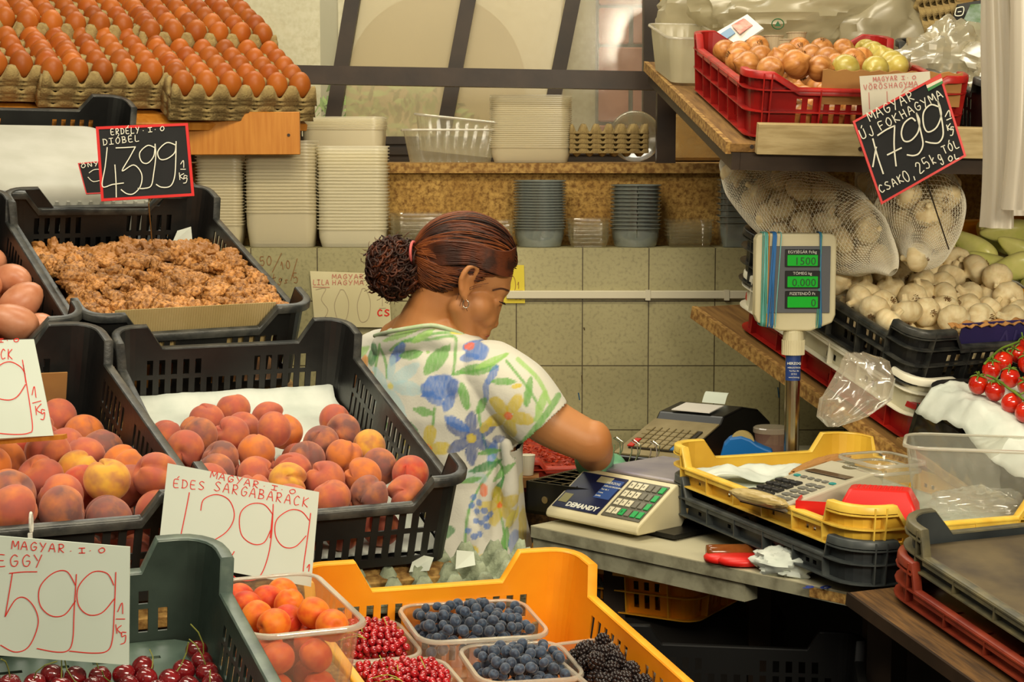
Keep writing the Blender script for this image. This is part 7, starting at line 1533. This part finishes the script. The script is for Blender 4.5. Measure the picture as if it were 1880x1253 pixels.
def E_(x, y, a, b, r_, c, al=.92, leaf=False):
    t = R(r_); dx, dy = px_ - x, py_ - y; u = dx * math.cos(t) - dy * math.sin(t); v = dx * math.sin(t) + dy * math.cos(t)
    w_ = b * (1 - (u / a) ** 2).clip(0, 1) if leaf else b
    d = (u / a) ** 2 + (v / np.maximum(w_ if leaf else b, 1e-3)) ** 2 if not leaf else np.maximum(np.abs(u / a), np.abs(v) / np.maximum(w_, 1e-3)) ** 2
    put(np.clip((1.0 + .30 * wob - d) * 5, 0, 1), c, al)
def S_(pts, w_, c):
    m = np.zeros(N); C = smooth_poly(pts, 5)
    for a, b in zip(C[:-1], C[1:]):
        ab = b - a; t = (((px_ - a.x) * ab.x + (py_ - a.y) * ab.y) / max(ab.length_squared, 1e-6)).clip(0, 1); d = np.hypot(px_ - a.x - t * ab.x, py_ - a.y - t * ab.y); m = np.maximum(m, ((w_ / 2 - d) / 1.5 + .5).clip(0, 1))
    put(m, c)
def flower(x, y, R_, n, a, b, c, cc, r0=0, cr=8, al=.9):
    for k in range(n): t = r0 + 360 * k / n; E_(x + R_ * math.cos(R(t)), y - R_ * math.sin(R(t)), a, b, t, c, al)
    E_(x, y, cr, cr, 0, cc)
for st in ([(720, 640), (745, 622), (800, 607), (850, 606)], [(745, 622), (790, 617), (836, 612), (839, 640), (836, 675)], [(836, 675), (870, 668), (905, 655), (930, 640)], [(700, 632), (693, 665), (690, 700), (700, 715)], [(702, 640), (712, 668), (714, 690)], [(803, 735), (800, 765)], [(930, 650), (965, 690), (990, 730)], [(880, 735), (893, 800), (925, 850), (915, 900), (925, 960), (925, 1040)], [(905, 840), (880, 880), (862, 920), (856, 985)]): S_(st, 5, 'g')
E_(744, 610, 45, 6, 22, 'l', leaf=True); E_(780, 612, 26, 7, 30, 'l', leaf=True); E_(812, 596, 26, 5, -8, 'Y'); E_(850, 605, 20, 5, 2, 'Y'); E_(685, 652, 9, 24, -8, 'G', leaf=False); E_(660, 655, 20, 8, 35, 'l', leaf=True)
E_(733, 646, 27, 10, 58, 'b'); E_(758, 646, 24, 10, 12, 'g', leaf=True); E_(806, 652, 38, 15, 48, 'g', leaf=True); E_(790, 640, 4, 4, 0, 'l'); E_(668, 672, 9, 15, -10, 'O'); E_(680, 690, 12, 6, 40, 'O'); E_(686, 708, 8, 12, 0, 'Y')
for (x, y, a, b, t) in ((748, 680, 34, 12, 35), (752, 704, 32, 13, -3), (734, 735, 30, 12, -62), (706, 722, 26, 10, 55), (700, 690, 22, 9, -50), (722, 672, 24, 8, 80)): E_(x, y, a, b, t, 's', .75)
E_(721, 704, 6, 6, 0, 'Y'); E_(754, 772, 27, 11, -33, 'G', leaf=True); E_(728, 755, 16, 7, -60, 'G', leaf=True); E_(783, 742, 22, 8, -8, 'g', leaf=True)
E_(812, 698, 37, 22, 12, 'b'); E_(800, 718, 24, 9, -25, 'b', .8); E_(828, 724, 20, 10, 60, 'b', .85); E_(836, 700, 12, 20, 0, 'B', .5); E_(790, 712, 14, 5, 20, 'b'); E_(856, 712, 9, 26, 14, 'g', leaf=False); E_(880, 664, 40, 10, 10, 'g', leaf=True); E_(905, 650, 36, 6, 22, 'l', leaf=True)
flower(789, 809, 25, 5, 22, 12, 'y', 'o', 80, 9); E_(752, 800, 20, 9, -35, 'y', .8); flower(868, 786, 27, 6, 24, 11, 'B', 'y', 30, 9, .85); E_(842, 760, 26, 10, -28, 'b'); E_(905, 812, 9, 24, -10, 'b', .8); E_(835, 850, 26, 12, 10, 's', .6); E_(870, 855, 30, 12, -12, 's', .55)
E_(876, 634, 25, 15, -8, 'b'); E_(864, 646, 20, 7, 12, 'b', .8); E_(864, 629, 10, 6, 10, 'o'); E_(906, 672, 7, 20, -30, 'b', .8); E_(895, 700, 6, 22, 0, 'b', .7)
E_(925, 683, 24, 7, 0, 'g', leaf=True); flower(934, 742, 24, 5, 21, 12, 'y', 'o', 62, 8); E_(893, 764, 16, 8, 50, 'y', .8); E_(886, 728, 8, 18, -30, 'g'); E_(948, 690, 10, 4, 10, 'y'); E_(968, 702, 7, 28, -10, 'g'); E_(990, 725, 8, 30, -18, 'l'); E_(915, 790, 12, 8, 0, 'B', .7)
S_([(1020, 712), (990, 752), (955, 800)], 12, 'g'); S_([(950, 648), (985, 680), (1005, 720)], 7, 'l')
for (x, y, a, b, t, c_) in ((893, 838, 34, 8, 18, 'G'), (925, 848, 28, 7, 40, 'g'), (868, 862, 22, 6, 12, 'g'), (915, 878, 26, 6, 60, 'G'), (900, 812, 24, 6, 5, 'g')): E_(x, y, a, b, t, c_, leaf=True)
flower(918, 912, 20, 5, 19, 12, 'y', 'o', 30, 6, .8); E_(890, 880, 7, 12, 0, 'o', .8); E_(940, 935, 20, 9, 60, 'Y')
for (x, y) in ((872, 893), (882, 902), (890, 916), (878, 918), (893, 930), (868, 908), (885, 938), (895, 945), (876, 935), (900, 925), (862, 952), (872, 962), (882, 958)): E_(x, y, 6, 6, 0, 'b', .85)
E_(862, 988, 20, 12, 0, 'y'); E_(890, 1000, 16, 8, 20, 'y'); E_(925, 985, 38, 8, 80, 'g', leaf=True); E_(912, 1010, 30, 8, 50, 'G', leaf=True); E_(940, 1020, 26, 7, 25, 'g', leaf=True); E_(945, 982, 13, 24, 0, 'b', .6); E_(958, 960, 8, 40, 0, 'y', .8); E_(860, 1040, 30, 10, 0, 's', .6); E_(900, 1050, 20, 9, 10, 'B', .5); E_(960, 880, 10, 22, 0, 'Y', .6); E_(845, 1010, 14, 7, 10, 'b', .5)
for (x, y, c_) in ((700, 780, 'g'), (735, 830, 'y'), (760, 870, 'b'), (800, 890, 'g'), (780, 940, 'y'), (820, 960, 'G')): E_(x, y, 22, 10, 35, c_, .85)
ca_l = me.color_attributes.new('print', 'FLOAT_COLOR', 'POINT'); ca_l.data.foreach_set('color', np.concatenate([colr, np.ones((N, 1))], 1).ravel().astype(np.float32))
ms = bpy.data.materials.new('floral_cotton'); ms.use_nodes = True; nt = ms.node_tree; b_ = nt.nodes['Principled BSDF']; at_ = nt.nodes.new('ShaderNodeVertexColor'); at_.layer_name = 'print'; nt.links.new(at_.outputs[0], b_.inputs['Base Color']); b_.inputs['Roughness'].default_value = .85; b_.inputs['Sheen Weight'].default_value = .15
tc = nt.nodes.new('ShaderNodeTexCoord'); no = nt.nodes.new('ShaderNodeTexNoise'); no.inputs['Scale'].default_value = 260; nt.links.new(tc.outputs['Object'], no.inputs[0]); bp_ = nt.nodes.new('ShaderNodeBump'); bp_.inputs['Strength'].default_value = .15; bp_.inputs['Distance'].default_value = .002; nt.links.new(no.outputs[0], bp_.inputs['Height']); nt.links.new(bp_.outputs[0], b_.inputs['Normal'])
me.materials.clear(); me.materials.append(ms); me.polygons.foreach_set('use_smooth', [True] * len(me.polygons)); child(shirt); shirt.name = 't_shirt'
# trousers and shoes
s = MB(); trunk(s, [(1040, 834, .150, .112, .02), (1100, 834, .168, .120, .02), (1170, 836, .162, .118, .02)])
for sg in (-1, 1):
    h_ = q(836, 1110, .02) + LX * sg * .080; k_ = Vector((h_.x + .01, h_.y + .02, .47)); a_ = Vector((h_.x, h_.y + .01, .10)); capsule(s, [h_, k_, a_], [.094, .066, .055], 20, 10)
child(remeshed(s, 'trousers', mat('dark_denim', '#1c2230', .8, '#242c3c', 40), .007, None, 4))
for sg in (-1, 1):
    a_ = q(836, 1110, .02) + LX * sg * .080; a_.z = .045; s = MB(); capsule(s, [a_ - FX * .03, a_ + FX * .07, a_ + FX * .15 - Vector((0, 0, .006))], [.044, .042, .034], 16); s.box(a_ + FX * .06 - Vector((0, 0, .038)), (.09, .24, .014), rz=math.atan2(FX.y, FX.x) - R(90)); child(remeshed(s, 'shoe', mat('black_shoe', '#151413', .5), .006, None, 3))
# gloves
M_glove = mat('mint_glove', '#6fa582', .42, '#5f9472', 20, 4, .1, bscale=90)
s = MB(); ax = (RW - q(1090, 826, -.03)); capsule(s, [RW - ax * .62, RW - ax * .25, RW + ax.normalized() * .005], [.0375, .036, .031], 20); hand(s, RW, HD, Vector((.5, -.8, 0)), Vector((0, 0, -1)), .0105)
g1 = remeshed(s, 'glove', M_glove, .0028, None, 3)
for v in g1.data.vertices: v.co += v.normal * (.0012 + .0016 * abs(mnoise.noise(v.co * 55)))
child(g1)
s = MB(); capsule(s, [LWr - (LWr - LE).normalized() * .05, LWr], [.034, .032], 16); hand(s, LWr, Vector((.9, -.1, -.1)), Vector((.1, .9, 0)), Vector((0, 0, -1)), .0105); g2 = remeshed(s, 'glove', M_glove, .004, None, 3)
for v in g2.data.vertices: v.co += v.normal * .0012
child(g2)
# hair: combed cap, strands and a curly bun tied at the back
M_hair = mat('auburn_hair', '#5a2a12', .5, '#32170b', 30, 4, 0, ramp=(.4, .6), spec=.4); M_hair2 = mat('dark_auburn_hair', '#35190d', .55, '#1e0e08', 30, 4, 0, spec=.35)
hc = q(853, 476); hr = Vector((.1000, .0815, .0885)); fdir = Vector((.35, 0, -.94)).normalized(); td = Vector((-.97, -.16, .14)).normalized()
def hs(d, k=1.0): return hc + Vector((d.x * hr.x, d.y * hr.y, d.z * hr.z)) * k
s = MB(); s.sphere((0, 0, 0), 1, 48, 32); keep = []
v = [Vector(p) for p in s.v]; f = [fc for fc in s.f if all(math.degrees(v[i].angle(fdir)) > 63 + 4 * math.sin(v[i].y * 9) for i in fc)]
cap = cam_mesh('hair', [hs(p, .985 + .012 * mnoise.noise(p * 3)) for p in v], f, M_hair2, True); mod(cap, 'SOLIDIFY', thickness=.004); child(cap)
rg = random.Random(11)
def arcs(n, m, name, kk, r0, par):
    s = MB(); e1 = fdir.orthogonal().normalized(); e2 = fdir.cross(e1)
    for i in range(n):
        az = 2 * math.pi * (i + rg.random()) / n; th = R(rg.uniform(60, 70) if rg.random() < .6 else rg.uniform(70, 120)); st = (fdir * math.cos(th) + (e1 * math.cos(az) + e2 * math.sin(az)) * math.sin(th)).normalized()
        om = st.angle(td); pts = []
        if om > R(172) or om < .1: continue
        nn = 16; ph = rg.uniform(0, 6); am = rg.uniform(.015, .06); sd = st.cross(td).normalized()
        for j in range(nn):
            t = j / (nn - 1); d = (st * math.sin((1 - t) * om) + td * math.sin(t * om)) / math.sin(om); d = (d + sd * am * math.sin(t * 9 + ph) * (1 - t) + Vector((0, 0, .12)) * math.sin(t * 3.14) * (1 if st.z > -.2 else 0)).normalized()
            pts.append(hs(d, kk + .018 * math.sin(t * 3.14) + rg.uniform(0, .004)))
        s.tube(pts, [r0 * rg.uniform(.7, 1.1) * (.4 + .6 * math.sin(min(1, (j + 1) / 4) * 1.57)) for j in range(nn)], 5)
    o = s.build(name, m, smooth=True); o.parent = par; return o
arcs(420, M_hair, 'strands', .995, .0017, cap); arcs(320, M_hair2, 'strands', 1.0, .0012, cap); arcs(200, mat('light_auburn_hair', '#84471f', .5, '#5f2e14', 30, spec=.4), 'strands', 1.012, .0011, cap)
# front lock over the temple
s = MB()
for i in range(110): t0 = i / 109; J = lambda: rg.uniform(-3, 3); a = q(947 - 6 * t0, 455 + 46 * t0 + J(), -.03 - .015 * t0); s.tube(smooth3([a, q(925, 462 + 40 * t0 + J(), -.062), q(895, 452 + 38 * t0 + J(), -.080), q(860, 444 + 34 * t0 + J(), -.087 + .001 * J()), q(815, 440 + 40 * t0 + J(), -.079), q(772, 455 + 16 * t0, -.045)], 5), [.0008 + .0012 * math.sin(.3 + j * .11) for j in range(26)], 5)
s.build('strands', M_hair, cap, smooth=True)
bc_ = q(724, 492, -.01); s1 = MB(); s2 = MB(); s.sphere
core = MB(); core.sphere(bc_, (.043, .042, .046), 20, 14); core.build('bun_core', M_hair2, cap, smooth=True)
for i in range(620):
    d = Vector((rg.gauss(0, 1), rg.gauss(0, 1), rg.gauss(0, 1))).normalized(); cpos = bc_ + Vector((d.x * .050, d.y * .047, d.z * .054)) * rg.uniform(.78, 1.05); u = d.orthogonal().normalized(); w_ = d.cross(u); rr_ = rg.uniform(.008, .018); tr_ = rg.uniform(.7, 1.4); dr = Vector((rg.gauss(0, 1), rg.gauss(0, 1), rg.gauss(-.5, 1))).normalized() * rg.uniform(.004, .014); ph = rg.uniform(0, 6.28); pts = []
    for j in range(13): t = j / 12; a = ph + t * tr_ * 6.28; pts.append(cpos + (u * math.cos(a) + w_ * math.sin(a) * .7) * rr_ * (1 - .25 * t) + dr * (t - .5) * 2 + d * .003 * math.sin(a))
    (s1 if rg.random() < .45 else s2).tube(pts, [.0014 + .0012 * math.sin(math.pi * j / 12) for j in range(13)], 5)
s1.build('curls', M_hair, cap, smooth=True); s2.build('curls', M_hair2, cap, smooth=True)
s = MB()
for i in range(40):
    a0_ = rg.uniform(0, 6.28); base = bc_ + Vector((math.cos(a0_) * .05, rg.uniform(-.03, .03), math.sin(a0_) * .053)); o_ = Vector((math.cos(a0_), 0, math.sin(a0_))); pts = [base + o_ * .004 * j + Vector((math.sin(j * 1.3 + i), 0, math.cos(j * 1.1 + i))) * .004 for j in range(5)]; s.tube(pts, .0005, 4)
for (a, b, c_, d) in (((846, 556), (852, 540), (860, 528), (885, 520)), ((860, 565), (853, 545), (866, 522), (898, 515)), ((840, 545), (846, 530), (848, 520), (852, 500))): s.tube(smooth3([q(*p, -.078) for p in (a, b, c_, d)], 4), .0006, 4)
s.build('fine_hairs', M_hair, cap, smooth=True)
s = MB(); c_ = q(760, 462, -.03); s.tube([c_ + Vector((.004 * math.cos(a), .022 * math.cos(a), .020 * math.sin(a))) for a in np.linspace(0, 6.283, 21)[:-1]], .0028, 6, closed=True); s.build('hair_tie', mat('pink_elastic', '#c8605c', .6), cap, smooth=True)
# face details
s = MB(); 
for sg in (-1,): s.tube([q(921, 553, -.031), q(925, 556, -.026), q(928, 558, -.018)], [.0012, .0018, .0008], 6); s.tube([q(912, 549, -.034), q(920, 553, -.032), q(927, 555, -.022)], .0009, 6)
child(s.build('eyelashes', mat('dark_lash', '#1c0f0a', .6))); s = MB(); s.tube(smooth3([q(905, 530, -.048), q(920, 527, -.043), q(934, 532, -.028)], 4), .0018, 6); child(s.build('eyebrow', mat('brown_brow', '#4a2a18', .8)))
s = MB(); s.sphere(q(891, 616, -.004), (.0085, .013, .0035), 14, 8); child(s.build('lips', mat('lip_pink', '#9a4c3c', .5), smooth=True))
s = MB(); c_ = q(857, 552, -.081); s.tube([c_ + Vector((.0055 * math.cos(a), .001, .0075 * math.sin(a))) for a in np.linspace(0, 6.283, 17)[:-1]], .0009, 6, closed=True); child(s.build('earring', mat('silver', '#d8d4c8', .2, metal=1), smooth=True))
# collar band
s = MB(); pts = [q(686, 620, .03), q(715, 607, -.03), q(752, 598, -.055), q(795, 592, -.062), q(828, 600, -.06), q(852, 611, -.05)]; s.tube(smooth3(pts, 6), .0042, 8); child(s.build('collar', mat('collar_cloth', '#c4ccb0', .85, '#a8c090', 40), smooth=True))
for o in [wom]: pass
